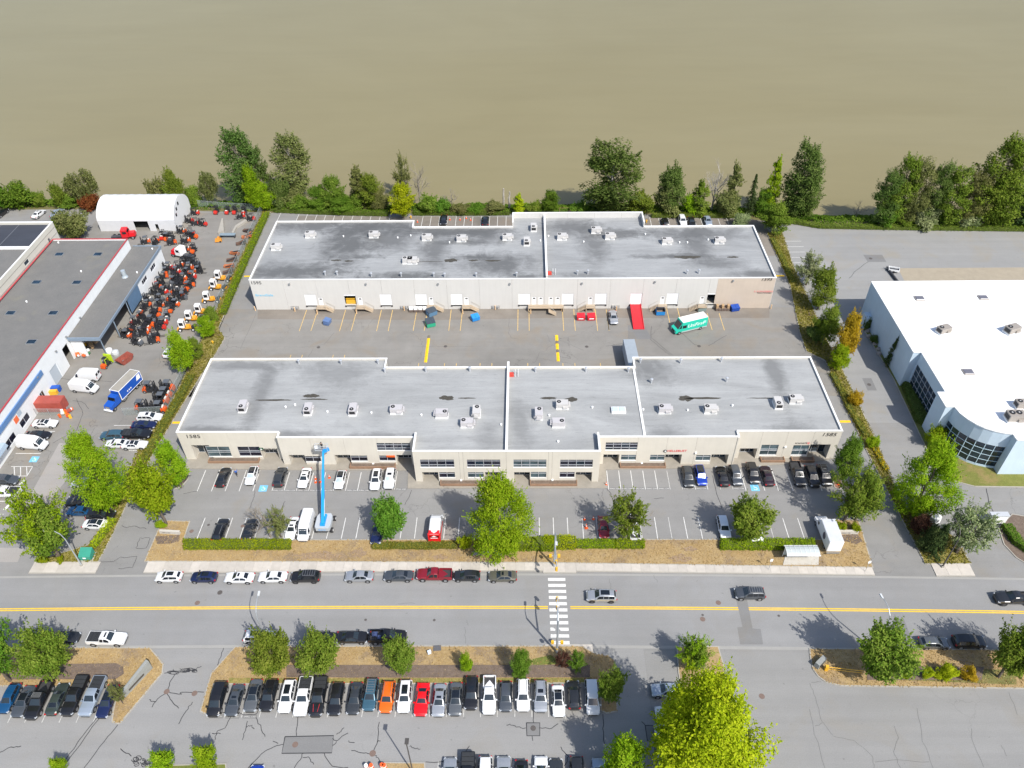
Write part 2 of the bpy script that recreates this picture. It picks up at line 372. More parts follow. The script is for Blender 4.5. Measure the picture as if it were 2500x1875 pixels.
for tl, p0, p1, w in (('b', (1230, 1278), (1440, 1276), .12), ('b', (470, 1342), (595, 1342), .12), ('b', (170, 1580), (440, 1580), .12), ('c', (120, 173), (355, 173), .12), ('c', (150, 275), (293, 275), .12), ('c', (152, 173), (160, 275), .12), ('c', (222, 173), (224, 275), .12),
        ('c', (288, 173), (293, 275), .12), ('c', (353, 173), (293, 275), .12), ('c', (215, 370), (262, 318), .5), ('c', (45, 640), (100, 585), .5), ('c', (-60, 548), (125, 548), .12), ('c', (0, 390), (215, 388), .12), ('c', (-60, 688), (40, 688), .12), ('c', (1395, 0), (1520, 0), .12), ('c', (1440, 100), (1490, 100), .12)):
    MB().strip([W(tl, *p0), W(tl, *p1)], w, .016).build('stall_line', WHITE_LINE, lift_yard)
for par, tl, x, y in ((lift_yard, 'c', 370, 95), (front_lot, 'g', 985, 1073), (front_lot, 'q', 1960, 1067)):
    X, Y = W(tl, x, y); o = MB().sheet([(X-.75, Y-.75), (X+.75, Y-.75), (X+.75, Y+.75), (X-.75, Y+.75)], .016).build('blue_bay_marking', BLUE_LINE, par)
    mb = MB(); ring = [(X+.05+.33*math.cos(k*.45), Y-.15+.33*math.sin(k*.45)) for k in range(-6, 6)]; mb.strip(ring, .1, .020)
    mb.strip([(X-.1, Y+.55), (X-.1, Y+.1), (X+.25, Y+.05), (X+.4, Y-.4)], .1, .021); mb.build('wheelchair_symbol', WHITE_LINE, o)
for tl, x0, x1, y, par in (('f', 425, 490, 330, yard), ('g', 5, 90, 362, front_lot), ('o', 1742, 1835, 1564, yard), ('u', 555, 650, 1435, east_lot)):
    a, b_ = W(tl, x0, y), W(tl, x1, y); MB().sheet([(a[0], a[1]-.3), (b_[0], a[1]-.3), (b_[0], a[1]+.3), (a[0], a[1]+.3)], .018).build('yellow_bar', YELLOW_LINE, par)
SMALL = M('stencil_paint', (.62, .62, .6), .8, .2, 4)
for tl, y, xs in (('g', 1093, (1145, 1277, 1410, 1542, 1675, 1940, 2070)), ('l', 1080, (214, 346)), ('q', 1075, (445, 578, 710, 845, 978, 1245, 1382, 1790))):
    for x in xs:
        X, Y = W(tl, x, y); o = MB().sheet([(X-1.05, Y-.28), (X+1.05, Y-.28), (X+1.05, Y+.28), (X-1.05, Y+.28)], .014).build('stencil_ground', A_DARK, front_lot)
        text(None, 'painted_lettering', 'SMALL CAR', .36, (X, Y-.13, .019), (0, 0, 0), SMALL, o, .0, align='CENTER')
for tl, x, y in (('i', 790, 880), ('i', 965, 882), ('i', 1150, 882)):
    X, Y = W(tl, x, y); o = MB().sheet([(X-1.0, Y-.3), (X+1.0, Y-.3), (X+1.0, Y+.3), (X-1.0, Y+.3)], .014).build('stencil_ground', A_DARK, south_lot)
    text(None, 'painted_lettering', 'SMALL CAR', .34, (X, Y-.13, .019), (0, 0, 0), WORN_LINE, o, .0, align='CENTER')
# tar-sealed cracks
def wig(pts, n=4, a=.12):
    out = []
    for p, q in zip(pts, pts[1:]):
        for k in range(n):
            f = k/n; out.append((p[0]+(q[0]-p[0])*f+RND.uniform(-a, a), p[1]+(q[1]-p[1])*f+RND.uniform(-a, a)))
    return out+[pts[-1]]
def cracks(par, tl, w, *lines):
    for ln in lines: MB().strip(wig(poly(tl, ln)), w, .017).build('sealed_crack', CRACK if w > .065 else FINE, par)
FINE = M('fine_crack', (.12, .12, .118), .8)
cracks(south_lot, 'd', .11, [(990, 1140), (800, 1390), (600, 1659)], [(1015, 1150), (860, 1350), (640, 1659)], [(1190, 1225), (1060, 1380), (850, 1659)], [(-40, 1515), (110, 1450), (215, 1437)], [(1690, 885), (1730, 760), (1790, 700)],
    [(1690, 885), (1840, 915), (1830, 895), (2065, 892)], [(1690, 890), (1600, 960), (1540, 1045)], [(1690, 900), (1730, 985), (1810, 1055)], [(1950, 990), (1880, 1090), (1810, 1215)], [(1515, 960), (1545, 990), (1580, 985)], [(1215, 1465), (1330, 1540)], [(2050, 625), (1960, 670), (1665, 700)])
for cx, cy, rx, ry in ((1800, 680, 110, 30), (1930, 670, 70, 22), (1400, 1590, 70, 50), (1480, 1600, 55, 50)):
    for q in range(7):
        x0, y0 = cx+RND.uniform(-.7, .7)*rx, cy+RND.uniform(-.7, .7)*ry; ph = RND.uniform(0, 6)
        MB().strip(poly('d', [(x0+rx*.42*math.cos(ph+k*.8), y0+ry*.45*math.sin(ph+k*.8)) for k in range(7)]), .1, .017+.0004*q).build('sealed_crack', CRACK, south_lot)
cracks(south_lot, 'i', .10, [(950, 890), (880, 1000), (790, 1050), (775, 1135)], [(745, 1060), (835, 1068)], [(1130, 925), (1110, 990), (1070, 1135)], [(1110, 990), (1170, 985), (1198, 1018)], [(1225, 890), (1270, 1010), (1315, 1100)], [(1670, 890), (1655, 1090)],
    [(1510, 1190), (1440, 1190), (1320, 1250), (1130, 1438)], [(2050, 1120), (2090, 1145), (2212, 1060)], [(2045, 1205), (2085, 1150)], [(1720, 1280), (1720, 1320), (1630, 1438)], [(1720, 1320), (1800, 1325), (1840, 1400)], [(1945, 1280), (2030, 1425), (2212, 1432)],
    [(870, 140), (835, 240), (800, 330)], [(835, 838), (1040, 840), (1070, 858), (1215, 862), (1250, 800)], [(2160, 1010), (2130, 1055), (2085, 1068)], [(1400, 1145), (1455, 1175)])
cracks(south_lot, 'n', .10, [(330, 950), (315, 1150), (270, 1260)], [(250, 1285), (180, 1270), (35, 1250)], [(290, 1300), (330, 1340), (380, 1420)], [(1305, 1200), (1220, 1360)], [(1920, 1008), (1820, 1000), (1780, 970), (1710, 975)], [(2070, 1005), (2200, 1012), (2270, 960)],
    [(2010, 820), (2003, 950)], [(1995, 1090), (1993, 1145)], [(670, 1198), (720, 1225), (780, 1232)], [(835, 1375), (1200, 1375)], [(0, 1145), (70, 1165)], [(310, 1150), (350, 1146)])
cracks(south_lot, 's', .11, [(445, 720), (455, 850), (465, 980)], [(800, 780), (830, 815)], [(915, 960), (935, 1198)], [(70, 1010), (140, 1090), (100, 1180)])
cracks(yard, 'f', .06, [(555, 720), (385, 1115)], [(910, 1095), (1160, 1095), (1290, 1065), (1395, 940)], [(1170, 1120), (1120, 1200)])
cracks(yard, 'k', .06, [(1075, 780), (1070, 950), (1100, 1000), (1180, 1010)], [(40, 1085), (350, 1087), (700, 1085)], [(1480, 960), (1520, 1040)], [(1620, 1015), (1880, 1130)], [(1340, 1270), (1390, 1190)])
cracks(yard, 'p', .07, [(470, 830), (690, 1005)], [(500, 825), (715, 1005)], [(0, 910), (180, 880), (245, 830)], [(820, 770), (950, 890), (1000, 905)], [(1300, 790), (1100, 905)], [(490, 690), (485, 830)])
cracks(front_lot, 'g', .08, [(895, 1100), (880, 1180), (835, 1290)], [(120, 1130), (270, 1105)], [(1215, 1215), (1185, 1290)]); cracks(front_lot, 'l', .08, [(465, 1090), (390, 1250)])
cracks(front_lot, 'q', .09, [(365, 1075), (410, 1140)], [(1500, 935), (1530, 1080), (1605, 1290)], [(870, 1180), (980, 1178)])
cracks(east_lot, 'v', .12, [(1875, 710), (1900, 840), (1955, 970)]); cracks(east_lot, 't', .10, [(525, 1500), (400, 1590), (320, 1680)])
ground_se = sheet('southeast_lot', [(18.1, 30), (130, 30), (130, 61.8), (18.1, 62.3)], .004, asphalt('southeast_asphalt', (.248, .246, .24), .06, (1.03, 1, .95), .3))
cracks(ground_se, 'w', .05, [(560, 1000), (600, 1120), (650, 1290), (740, 1410)], [(640, 990), (570, 1000)], [(560, 1205), (600, 1400), (675, 1659)], [(655, 1310), (600, 1335)], [(1215, 1340), (1240, 1430), (1200, 1530), (1260, 1659)], [(1060, 1615), (1230, 1600), (1480, 1612)], [(1390, 1200), (1430, 1450), (1510, 1659)], [(1800, 1350), (1820, 1480), (1900, 1650)], [(740, 1410), (900, 1450), (1040, 1560), (1055, 1659)], [(2030, 1480), (2080, 1570)], [(2100, 1080), (2160, 1250)])
cracks(lift_yard, 'b', .08, [(640, 770), (760, 785), (1210, 805)], [(820, 990), (900, 1150), (830, 1330), (570, 1470)], [(780, 1010), (900, 1025), (960, 1100)]); cracks(lift_yard, 'c', .08, [(1310, 815), (1380, 830), (1460, 820), (1580, 845)], [(1070, 1205), (1230, 1200), (1300, 1155), (1470, 1150), (1430, 1265), (1280, 1275)], [(1470, 1055), (1510, 945), (1625, 945), (1580, 1055), (1470, 1055)])
cracks(road, 'm', .05, [(540, 995), (620, 980), (720, 990)], [(1280, 1160), (1290, 1220)], [(1260, 1250), (1268, 1420)]); cracks(road, 'r', .04, [(830, 720), (845, 830)], [(1310, 680), (1350, 760)])
IRON = M('cast_iron', (.09, .08, .075), .7, .2, 6); RUSTIRON = M('rusty_iron', (.17, .12, .10), .8, .2, 6)
for par, tl, x, y, r, mt in ((road, 'h', 827, 870, .42, IRON), (road, 'h', 583, 982, .42, RUSTIRON), (south_lot, 'i', 252, 613, .42, RUSTIRON), (south_lot, 'i', 553, 632, .42, RUSTIRON), (south_lot, 'i', 1640, 1185, .42, RUSTIRON), (south_lot, 'n', 265, 1280, .45, RUSTIRON), (south_lot, 'n', 1998, 1008, .4, IRON),
        (yard, 'f', 1228, 1097, .4, IRON), (yard, 'k', 388, 1087, .4, IRON), (yard, 'k', 1913, 1090, .4, IRON), (yard, 'p', 1003, 908, .42, IRON), (road, 'r', 2007, 980, .42, RUSTIRON), (road, 'r', 1838, 1158, .42, RUSTIRON), (road, 'r', 1838, 1113, .2, IRON), (east_lot, 'u', 818, 1103, .42, IRON), (east_lot, 't', 555, 1465, .45, IRON),
        (ground_se, 's', 1880, 553, .42, RUSTIRON), (front_lot, 'h', 520, 208, .38, RUSTIRON), (front_lot, 'h', 704, 140, .25, IRON), (front_lot, 'h', 1072, 152, .35, RUSTIRON), (road, 'w', 320, 485, .2, IRON), (road, 'w', 1110, 540, .2, IRON), (road, 'm', 188, 1165, .22, IRON), (road, 'm', 930, 1168, .22, IRON)):
    X, Y = W(tl, x, y); mb = MB()
    mb.sheet([(r*math.cos(k*math.pi/8), r*math.sin(k*math.pi/8)) for k in range(16)], .004); mb.build('manhole_cover', mt, par, (X, Y, .02))

# kerbed islands: concrete kerb with planting inside
def island(name, pts, mat, h=.13, kerb=KERB, kw=.17):
    o = MB().prism(pts, -.05, h).build(name, kerb, kind=ST)
    p = inset(pts, kw); MB().sheet(p, h+.006).build('planting_bed', mat, o)
    return o
P_ = lambda *p: [G(u, v) for u, v in p]
verge = island('grass_verge', P_((352, 1372), (800, 1373), (1325, 1375), (2132, 1387), (2106, 1300), (2096, 1270), (2040, 1268), (2036, 1317), (1250, 1317), (449, 1319), (465, 1273), (400, 1271), (386, 1294)), DRY)
west_strip = island('west_planting_strip', P_((82, 1373), (215, 1330), (262, 1270), (341, 1089), (407, 1005), (457, 904), (529, 754), (597, 607), (642, 515), (661, 519), (622, 600), (576, 708), (534, 803), (550, 826), (522, 873), (498, 908), (440, 1000), (366, 1124), (316, 1222), (270, 1318), (240, 1374)), GOLDV)
east_strip = island('east_planting_strip', P_((2258, 1378), (2177, 1222), (2109, 1090), (2014, 881), (1968, 859), (1953, 818), (1927, 695), (1871, 569), (1909, 564), (1936, 645), (2022, 835), (2057, 903), (2144, 1085), (2171, 1155), (2215, 1245), (2330, 1310), (2372, 1378)), GOLDV)
island('office_lawn', P_((2106, 803), (2180, 925), (2250, 1074), (2262, 1100), (2299, 1157), (2330, 1176), (2380, 1189), (2540, 1191), (2560, 1040), (2320, 940), (2220, 810), (2150, 760)), soil('clover_lawn', (.14, .16, .03), (.19, .19, .045), .6, (.24, .19, .07)))
D_ = lambda *p: poly('d', p)
isl5 = island('southwest_verge', D_((-300, 440), (1520, 442), (1590, 520), (1660, 610), (1650, 700), (1230, 1200), (1190, 1220), (1130, 1190), (1150, 1060), (1200, 850), (-300, 830)), DRY)
isl6 = island('south_verge', P_((574, 1579), (515, 1645), (488, 1738), (506, 1747), (511, 1735), (523, 1672), (1000, 1671), (1465, 1669), (1466, 1735), (1480, 1743), (1508, 1738), (1501, 1612), (1488, 1601), (1455, 1596), (1420, 1577), (1000, 1577)), DRY)
isl7 = island('southeast_verge', poly('w', [(553, 737), (558, 800), (580, 900), (620, 955), (680, 1000), (800, 1030), (2500, 1055), (2500, 750), (1500, 742)]), DRY)
island('east_tree_bed', P_((1651, 1578), (1754, 1578), (1768, 1626), (1790, 1920), (1700, 1920), (1655, 1640)), DRY)
island('southwest_lawn', P_((362, 1869), (553, 1864), (557, 1920), (352, 1920)), GREEN)
island('south_bed', P_((932, 1861), (1038, 1862), (1042, 1920), (928, 1920)), DRY)
island('gate_bed', P_((2436, 1287), (2450, 1330), (2480, 1362), (2540, 1400), (2560, 1270), (2470, 1255)), MULCH)
island('lot_end_bed', P_((2030, 1163), (2036, 1190), (2044, 1195), (2054, 1194), (2057, 1179), (2046, 1165)), soil('red_mulch', (.25, .12, .09), (.33, .17, .12), 2))
island('west_end_bed', P_((424, 1195), (444, 1190), (460, 1170), (464, 1158), (446, 1148), (430, 1150)), MULCH)
MB().sheet(poly('d', [(60, 620), (1180, 605), (1250, 640), (1260, 710), (1180, 765), (60, 770)]), .207).build('mulch_bed', MULCH, isl5)
MB().sheet(P_((700, 1625), (1000, 1625), (1440, 1625), (1440, 1655), (1000, 1656), (700, 1655)), .207).build('mulch_bed', MULCH, isl6)
MB().sheet(P_((560, 1656), (1000, 1657), (1445, 1656), (1450, 1667), (560, 1668)), .142).build('grass_strip', soil('patchy_grass', (.16, .17, .035), (.30, .24, .08), .5), isl6)
MB().sheet(P_((1300, 1610), (1345, 1600), (1375, 1622), (1300, 1625)), .143).build('grass_strip', GREEN, isl6)
MB().sheet(poly('w', [(1270, 890), (2150, 905), (2150, 1020), (1270, 985)]), .142).build('grass_strip', soil('shrub_grass', (.14, .15, .04), (.2, .17, .06), .5), isl7)
MB().sheet(poly('w', [(1000, 880), (1900, 885), (1880, 985), (1000, 985)]), .207).build('mulch_bed', MULCH, isl7)
MB().sheet(poly('h', [(130, 270), (395, 250), (390, 320), (300, 345), (150, 350)]), .142).build('mulch_bed', MULCH, verge)
MB().sheet(poly('v', [(570, 1130), (710, 1125), (760, 1190), (700, 1215), (560, 1180)]), .142).build('mulch_bed', MULCH, verge)
for tl, pts in (('m', [(900, 470), (1090, 455), (1100, 520), (880, 520)]), ('r', [(1610, 370), (1790, 380), (1760, 440), (1620, 430)]), ('r', [(1440, 450), (1740, 480), (1750, 555), (1450, 545)]), ('m', [(0, 380), (230, 390), (200, 510), (0, 520)]), ('h', [(1600, 440), (2212, 420), (2212, 520), (1560, 525)])):
    P = poly(tl, pts); cx = sum(p[0] for p in P)/len(P); cy = sum(p[1] for p in P)/len(P)
    rr = [(cx+(max(p[0] for p in P)-cx)*(.75+.25*math.sin(k*2.3))*math.cos(k*.35), cy+(max(p[1] for p in P)-cy)*(.75+.25*math.sin(k*1.7+1))*math.sin(k*.35)) for k in range(18)]
    MB().sheet(rr, .1425).build('bare_soil', soil('bare_soil', (.27, .19, .12), (.32, .23, .145), .8), verge)
# pavements, slab by slab
def pavement(name, u0, v0, u1, v1, w, sl=1.52, mat=CONC):
    (x0, y0), (x1, y1) = G(u0, v0), G(u1, v1); n = max(1, round((x1-x0)/sl))
    root = MB().prism([(x0, y0-.06), (x1, y1-.06), (x1, y1+w), (x0, y0+w)], -.04, .10).build(name, KERB, kind=ST)
    vs = [M(f'pavement_slab_{i}_{mat.name}', [c*f for c in bc], .85, .07, 1.5) for i, (f, bc) in enumerate(zip((1, .93, 1.06, .97), [(.475, .44, .395)]*4))]
    for k in range(n):
        a, b_ = x0+(x1-x0)*k/n, x0+(x1-x0)*(k+1)/n; ya, yb = y0+(y1-y0)*k/n, y0+(y1-y0)*(k+1)/n
        MB().prism([(a+.015, ya+.12), (b_-.015, yb+.12), (b_-.015, yb+w-.02), (a+.015, ya+w-.02)], .09, .125).build('slab', RND.choice(vs), root)
    return root
pavement('pavement', 350, 1399, 1326, 1394, 2.25)
pavement('pavement', 1326, 1399, 1407, 1399, 2.1, 1.6)
pavement('pavement', 1407, 1395, 2136, 1405, 1.75)
pavement('pavement', 70, 1400, 233, 1400, 2.3, 2.4)
pavement('pavement', 2286, 1407, 2381, 1407, 2.4, 2.2)
pavement('pavement', 1331, 1596, 1448, 1596, 1.5, 1.9)
MB().prism(poly('v', [(60, 1325), (365, 1320), (360, 1402), (40, 1402)]), .1, .21).build('bus_stop_pad', PALE_CONC, kind=ST)
MB().sheet(poly('m', [(1355, 425), (1520, 430), (1530, 472), (1350, 475)]), .150).build('utility_pad', CONC, kind=ST)
# concrete walk in front of the office row
MB().prism(P_((445, 1144), (700, 1148), (997, 1149), (995, 1193), (1482, 1192), (1479, 1147), (1810, 1142), (1985, 1128), (2040, 1120))+[(57, 104), (-64, 104)], -.03, .11).build('office_walk', APRON, kind=ST)
# ================================================================ BUILDINGS
def wallmat(name, col, var=.04):
    m, t, b = nt(name); v = coords(t); a = noise(t, v, .35, 5, .6); s = noise(t, coords(t, (2.2, 2.2, .12)), 1, 4, .6)
    c = ramp(t, a, (.3, [x*(1-var) for x in col]), (.7, [min(1, x*(1+var)) for x in col]))
    c = mixc(t, 1, c, ramp(t, s, (.35, (.975,)*3), (.6, (1.005,)*3)), 'MULTIPLY')
    L(t, c, b.inputs['Base Color']); b.inputs['Roughness'].default_value = .8; return m
CREAM = wallmat('cream_wall_paint', (.60, .565, .495)); OFFW = wallmat('off_white_wall_paint', (.57, .557, .532), .02); BEIGE = wallmat('beige_wall_paint', (.52, .44, .365))
WHITEW = wallmat('white_wall_paint', (.74, .76, .77)); COPING = M('white_coping', (.80, .80, .79), .5, .03, 2); BONE = wallmat('bone_wall_paint', (.55, .53, .47))
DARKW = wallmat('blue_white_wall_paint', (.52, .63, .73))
ALU = M('aluminium_frame', (.60, .62, .66), .35, metal=.3); JOINT = M('dark_joint', (.25, .22, .19), .9)  # JOINT: dark tone of the panel joints and wall grooves
DOORW = M('white_door_paint', (.82, .82, .82), .5); STEEL = M('grey_steel', (.30, .31, .32), .5, metal=.4); DARKSTEEL = M('dark_steel', (.06, .065, .075), .5, metal=.2)
PLANTER = M('brown_planter', (.27, .165, .105), .85, .1, 1.5); YELLOWP = M('yellow_bollard_paint', (.72, .40, .03), .5); BLACK = M('black_rubber', (.02, .02, .022), .7); CREAMPOST = M('peach_bollard', (.75, .50, .27), .6)
def glassmat(name, col, rough=.06, streak=None):
    m, t, b = nt(name); v = coords(t, (.5, .5, .8)); n1 = noise(t, v, 1.1, 3, .5)
    c = ramp(t, n1, (.38, col), (.62, [x*2.1+.004 for x in col])); L(t, c, b.inputs['Base Color']); b.inputs['Roughness'].default_value = rough
    b.inputs['Specular IOR Level'].default_value = .7; return m
GLASS = glassmat('dark_window_glass', (.006, .008, .018)); GLASS2 = glassmat('blinds_window_glass', (.035, .055, .065)); GLASS3 = glassmat('blue_window_glass', (.008, .018, .03))
def roofmat(name, col, stains=(), streak=.10, dark=.35, seam=2.0):
    m, t, b = nt(name); v = coords(t)
    a = noise(t, v, .07, 5, .6, .8); s = noise(t, coords(t, (.10, 1.6, 1)), 1, 5, .7); g = noise(t, v, 4, 3, .6)
    c = ramp(t, a, (.32, [x*.93 for x in col]), (.68, [x*1.05 for x in col]))
    c = mixc(t, 1, c, ramp(t, s, (.3, (1-streak,)*3), (.65, (1+streak*.4,)*3)), 'MULTIPLY')
    c = mixc(t, 1, c, ramp(t, g, (.3, (.96,)*3), (.7, (1.04,)*3)), 'MULTIPLY')
    dash = noise(t, coords(t, (.55, 3.2, 1)), 1, 4, .7); c = mixc(t, ramp(t, dash, (.57, (0,)*3), (.70, (.55,)*3)), c, [x*.6 for x in col])
    pat = noise(t, coords(t, (.05, .16, 1)), 1, 4, .65, 1); c = mixc(t, 1, c, ramp(t, pat, (.35, (.85,)*3), (.65, (1.07,)*3)), 'MULTIPLY')
    sep = N(t, 'SeparateXYZ'); L(t, v, sep.inputs[0])
    # sheet seams across the roof
    w = N(t, 'Math', operation='PINGPONG'); w.inputs[1].default_value = seam/2; L(t, sep.outputs[1], w.inputs[0])
    k = ramp(t, w.outputs[0], (.0, (.82,)*3), (.045, (1,)*3)); brk = ramp(t, noise(t, coords(t, (.6, 2, 1)), 1, 3), (.45, (1,)*3), (.6, (0,)*3))
    c = mixc(t, mixc(t, 1, (.7,)*3, brk, 'MULTIPLY'), c, mixc(t, 1, c, k, 'MULTIPLY'))
    dn = noise(t, v, .28, 6, .7, .6); dn2 = noise(t, coords(t, (.35, 1.6, 1)), 1, 5, .7)
    for cx, cy, rx, ry, amt in stains:             # where rain water stands
        q = N(t, 'VectorMath', operation='SUBTRACT'); q.inputs[1].default_value = (cx, cy, 0); L(t, v, q.inputs[0])
        q2 = N(t, 'VectorMath', operation='DIVIDE'); q2.inputs[1].default_value = (rx*1.25, ry*1.25, 1e6); L(t, q.outputs[0], q2.inputs[0])
        ln = N(t, 'VectorMath', operation='LENGTH'); L(t, q2.outputs[0], ln.inputs[0])
        ad = N(t, 'Math', operation='MULTIPLY_ADD'); L(t, dn, ad.inputs[0]); ad.inputs[1].default_value = 2.2; L(t, ln.outputs['Value'], ad.inputs[2])
        ad2 = N(t, 'Math', operation='MULTIPLY_ADD'); L(t, dn2, ad2.inputs[0]); ad2.inputs[1].default_value = 1.0; L(t, ad.outputs[0], ad2.inputs[2])
        mr = N(t, 'MapRange'); mr.inputs[1].default_value = 1.95; mr.inputs[2].default_value = 2.95; mr.inputs[3].default_value = amt; mr.inputs[4].default_value = 0; L(t, ad2.outputs[0], mr.inputs[0])
        c = mixc(t, mr.outputs[0], c, [x*dark for x in col])
    L(t, c, b.inputs['Base Color']); b.inputs['Roughness'].default_value = .75; return m
def wall_panel(parent, axis, a0, a1, pos, z0, z1, th, openings, mat, sgn=-1, name='wall_panel'):
    """slab between a0..a1 along the axis ('x': outer face at y=pos looking to sgn; 'y': outer face at x=pos), with holes"""
    cs = sorted({a0, a1, *[min(max(o[k], a0), a1) for o in openings for k in (0, 1)]}); zs = sorted({z0, z1, *[min(max(o[k], z0), z1) for o in openings for k in (2, 3)]})
    solid = lambda i, j: 0 <= i < len(cs)-1 and 0 <= j < len(zs)-1 and not any(o[0]-1e-4 <= cs[i] and cs[i+1] <= o[1]+1e-4 and o[2]-1e-4 <= zs[j] and zs[j+1] <= o[3]+1e-4 for o in openings)
    p0, p1 = pos, pos-sgn*th; mb = MB()
    P = (lambda a, d, z: (a, d, z)) if axis == 'x' else (lambda a, d, z: (d, a, z))
    fl = (sgn < 0) == (axis == 'x')
    def q(v4, flip): mb.add(v4, [(0, 1, 2, 3)] if flip else [(3, 2, 1, 0)])
    for i in range(len(cs)-1):
        for j in range(len(zs)-1):
            if not solid(i, j): continue
            A, B, C, D = cs[i], cs[i+1], zs[j], zs[j+1]
            q([P(A, p0, C), P(B, p0, C), P(B, p0, D), P(A, p0, D)], fl); q([P(A, p1, C), P(B, p1, C), P(B, p1, D), P(A, p1, D)], not fl)
            if not solid(i-1, j): q([P(A, p0, C), P(A, p0, D), P(A, p1, D), P(A, p1, C)], fl)
            if not solid(i+1, j): q([P(B, p0, C), P(B, p0, D), P(B, p1, D), P(B, p1, C)], not fl)
            if not solid(i, j-1): q([P(A, p0, C), P(A, p1, C), P(B, p1, C), P(B, p0, C)], fl)
            if not solid(i, j+1): q([P(A, p0, D), P(A, p1, D), P(B, p1, D), P(B, p0, D)], not fl)
    return mb.build(name, mat, parent)
def panels(parent, axis, a0, a1, pos, z0, z1, th, openings, mat, joints, sgn=-1, gap=.035):
    js = [a0]+sorted(j for j in joints if a0+.3 < j < a1-.3)+[a1]
    for i in range(len(js)-1):
        l, r = js[i]+(gap/2 if i else 0), js[i+1]-(gap/2 if i < len(js)-2 else 0)
        wall_panel(parent, axis, l, r, pos, z0, z1, th, [o for o in openings if o[1] > l and o[0] < r], mat, sgn)
    mb = MB()                                     # recessed backing behind the joints
    lo, hi = min(pos-sgn*.05, pos-sgn*(th-.02)), max(pos-sgn*.05, pos-sgn*(th-.02))
    for j in js[1:-1]:
        if any(o[0] < j < o[1] for o in openings): continue
        if axis == 'x': mb.box(j-.05, j+.05, lo, hi, z0, z1-.02)
        else: mb.box(lo, hi, j-.05, j+.05, z0, z1-.02)
    if mb.v: mb.build('panel_joint', JOINT, parent)
def window(parent, axis, a0, a1, z0, z1, pos, cols, rowf, sgn=-1, glass=None, fw=.07, depth=.14, name='window'):
    """frame + one object per pane; rowf = heights as fractions from the bottom"""
    d = pos-sgn*depth; P = (lambda a, q, z: (a, q, z)) if axis == 'x' else (lambda a, q, z: (q, a, z))
    fr = MB()
    def bar(A, B, C, D):
        lo, hi = sorted((d+sgn*.06, d-sgn*.02))
        if axis == 'x': fr.box(A, B, lo, hi, C, D)
        else: fr.box(lo, hi, A, B, C, D)
    zs = [z0+(z1-z0)*f for f in (0, *rowf, 1)]; cw = (a1-a0)/cols
    for z in zs: bar(a0, a1, z-fw/2 if z > z0 else z0, z+fw/2 if z < z1 else z1)
    for k in range(cols+1): bar(a0+k*cw-fw/2 if k else a0, a0+k*cw+fw/2 if k < cols else a1, z0+.001, z1-.001)
    w = fr.build(name, ALU, parent)
    for k in range(cols):
        for r in range(len(zs)-1):
            A, B, C, D = a0+k*cw+fw*.4, a0+(k+1)*cw-fw*.4, zs[r]+fw*.4, zs[r+1]-fw*.4
            g = glass or RND.choice((GLASS, GLASS, GLASS, GLASS3))
            mb = MB().add([P(A, d, C), P(B, d, C), P(B, d, D), P(A, d, D)], [(0, 1, 2, 3) if (sgn < 0) == (axis == 'x') else (3, 2, 1, 0)])
            mb.build('pane', g, w)
    return w
def wrect(tl, x0, y0, x1, y1, y):                 # rectangle read off a facade
    xa, zb = onwall(*px(tl, x0, y1), y); xb, zt = onwall(*px(tl, x1, y0), y)
    xc = onwall(*px(tl, x0, y0), y)[0]
    return (xa, xb, zb, zt)
def coping(parent, pts, z, w=.34, h=.12, name='coping', mat=None):
    """white cap along a parapet line: list of axis-aligned points"""
    for p, q in zip(pts, pts[1:]):
        x0, x1 = sorted((p[0], q[0])); y0, y1 = sorted((p[1], q[1]))
        dx = dy = w/2
        if x1-x0 > y1-y0: MB().box(x0-dx, x1+dx, y0-dy, y1+dy, z, z+h).build(name, mat or COPING, parent)
        else: MB().box(x0-dx+.003, x1+dx-.003, y0+dy+.002, y1-dy-.002, z, z+h-.004).build(name, mat or COPING, parent)

# ---- front office row, numbered 1585
b2 = thing('office_building', 'long cream office row with grey roof, dark windows and number 1585, beside the front lot', 'building', (0, 110, 0))
b2.location = (0, 0, 0)
YL, YB, YM, YR = 102.1, 100.7, 96.4, 102.3
ROOFZ = 6.95
roof2 = roofmat('grey_roof_membrane', (.335, .342, .342), [(-58, 122, 8, 1.5, .7), (-52, 113, 1.6, 9, .7), (-38, 119, 5, 4, .55), (-60, 103, 6, 1.0, .8), (-44, 101.8, 5, 1, .7), (-27, 101.5, 5, .8, .7), (25, 121, 4, 4, .8), (50, 119, 1.6, 8, .75), (26, 101.8, 2.5, 2, .6), (-1, 104, 2, 5, .55), (50, 103, 4, 1.5, .7), (-7, 101, 2, 3, .5)], .07, .42)
MB().sheet([(-64.8, YL+.1), (-45.9, YL+.1), (-45.9, YB+.1), (-20.3, YB+.1), (-20.1, YM+.1), (13.4, YM+.1), (13.6, YB+.1), (39.1, YB+.1), (39.1, YR+.1), (58.2, YR+.1), (58.2, 123.7), (22.1, 123.7), (22.1, 120.7), (-28.4, 120.7), (-28.4, 123.6), (-64.8, 123.6)], ROOFZ).build('roof', roof2, b2)
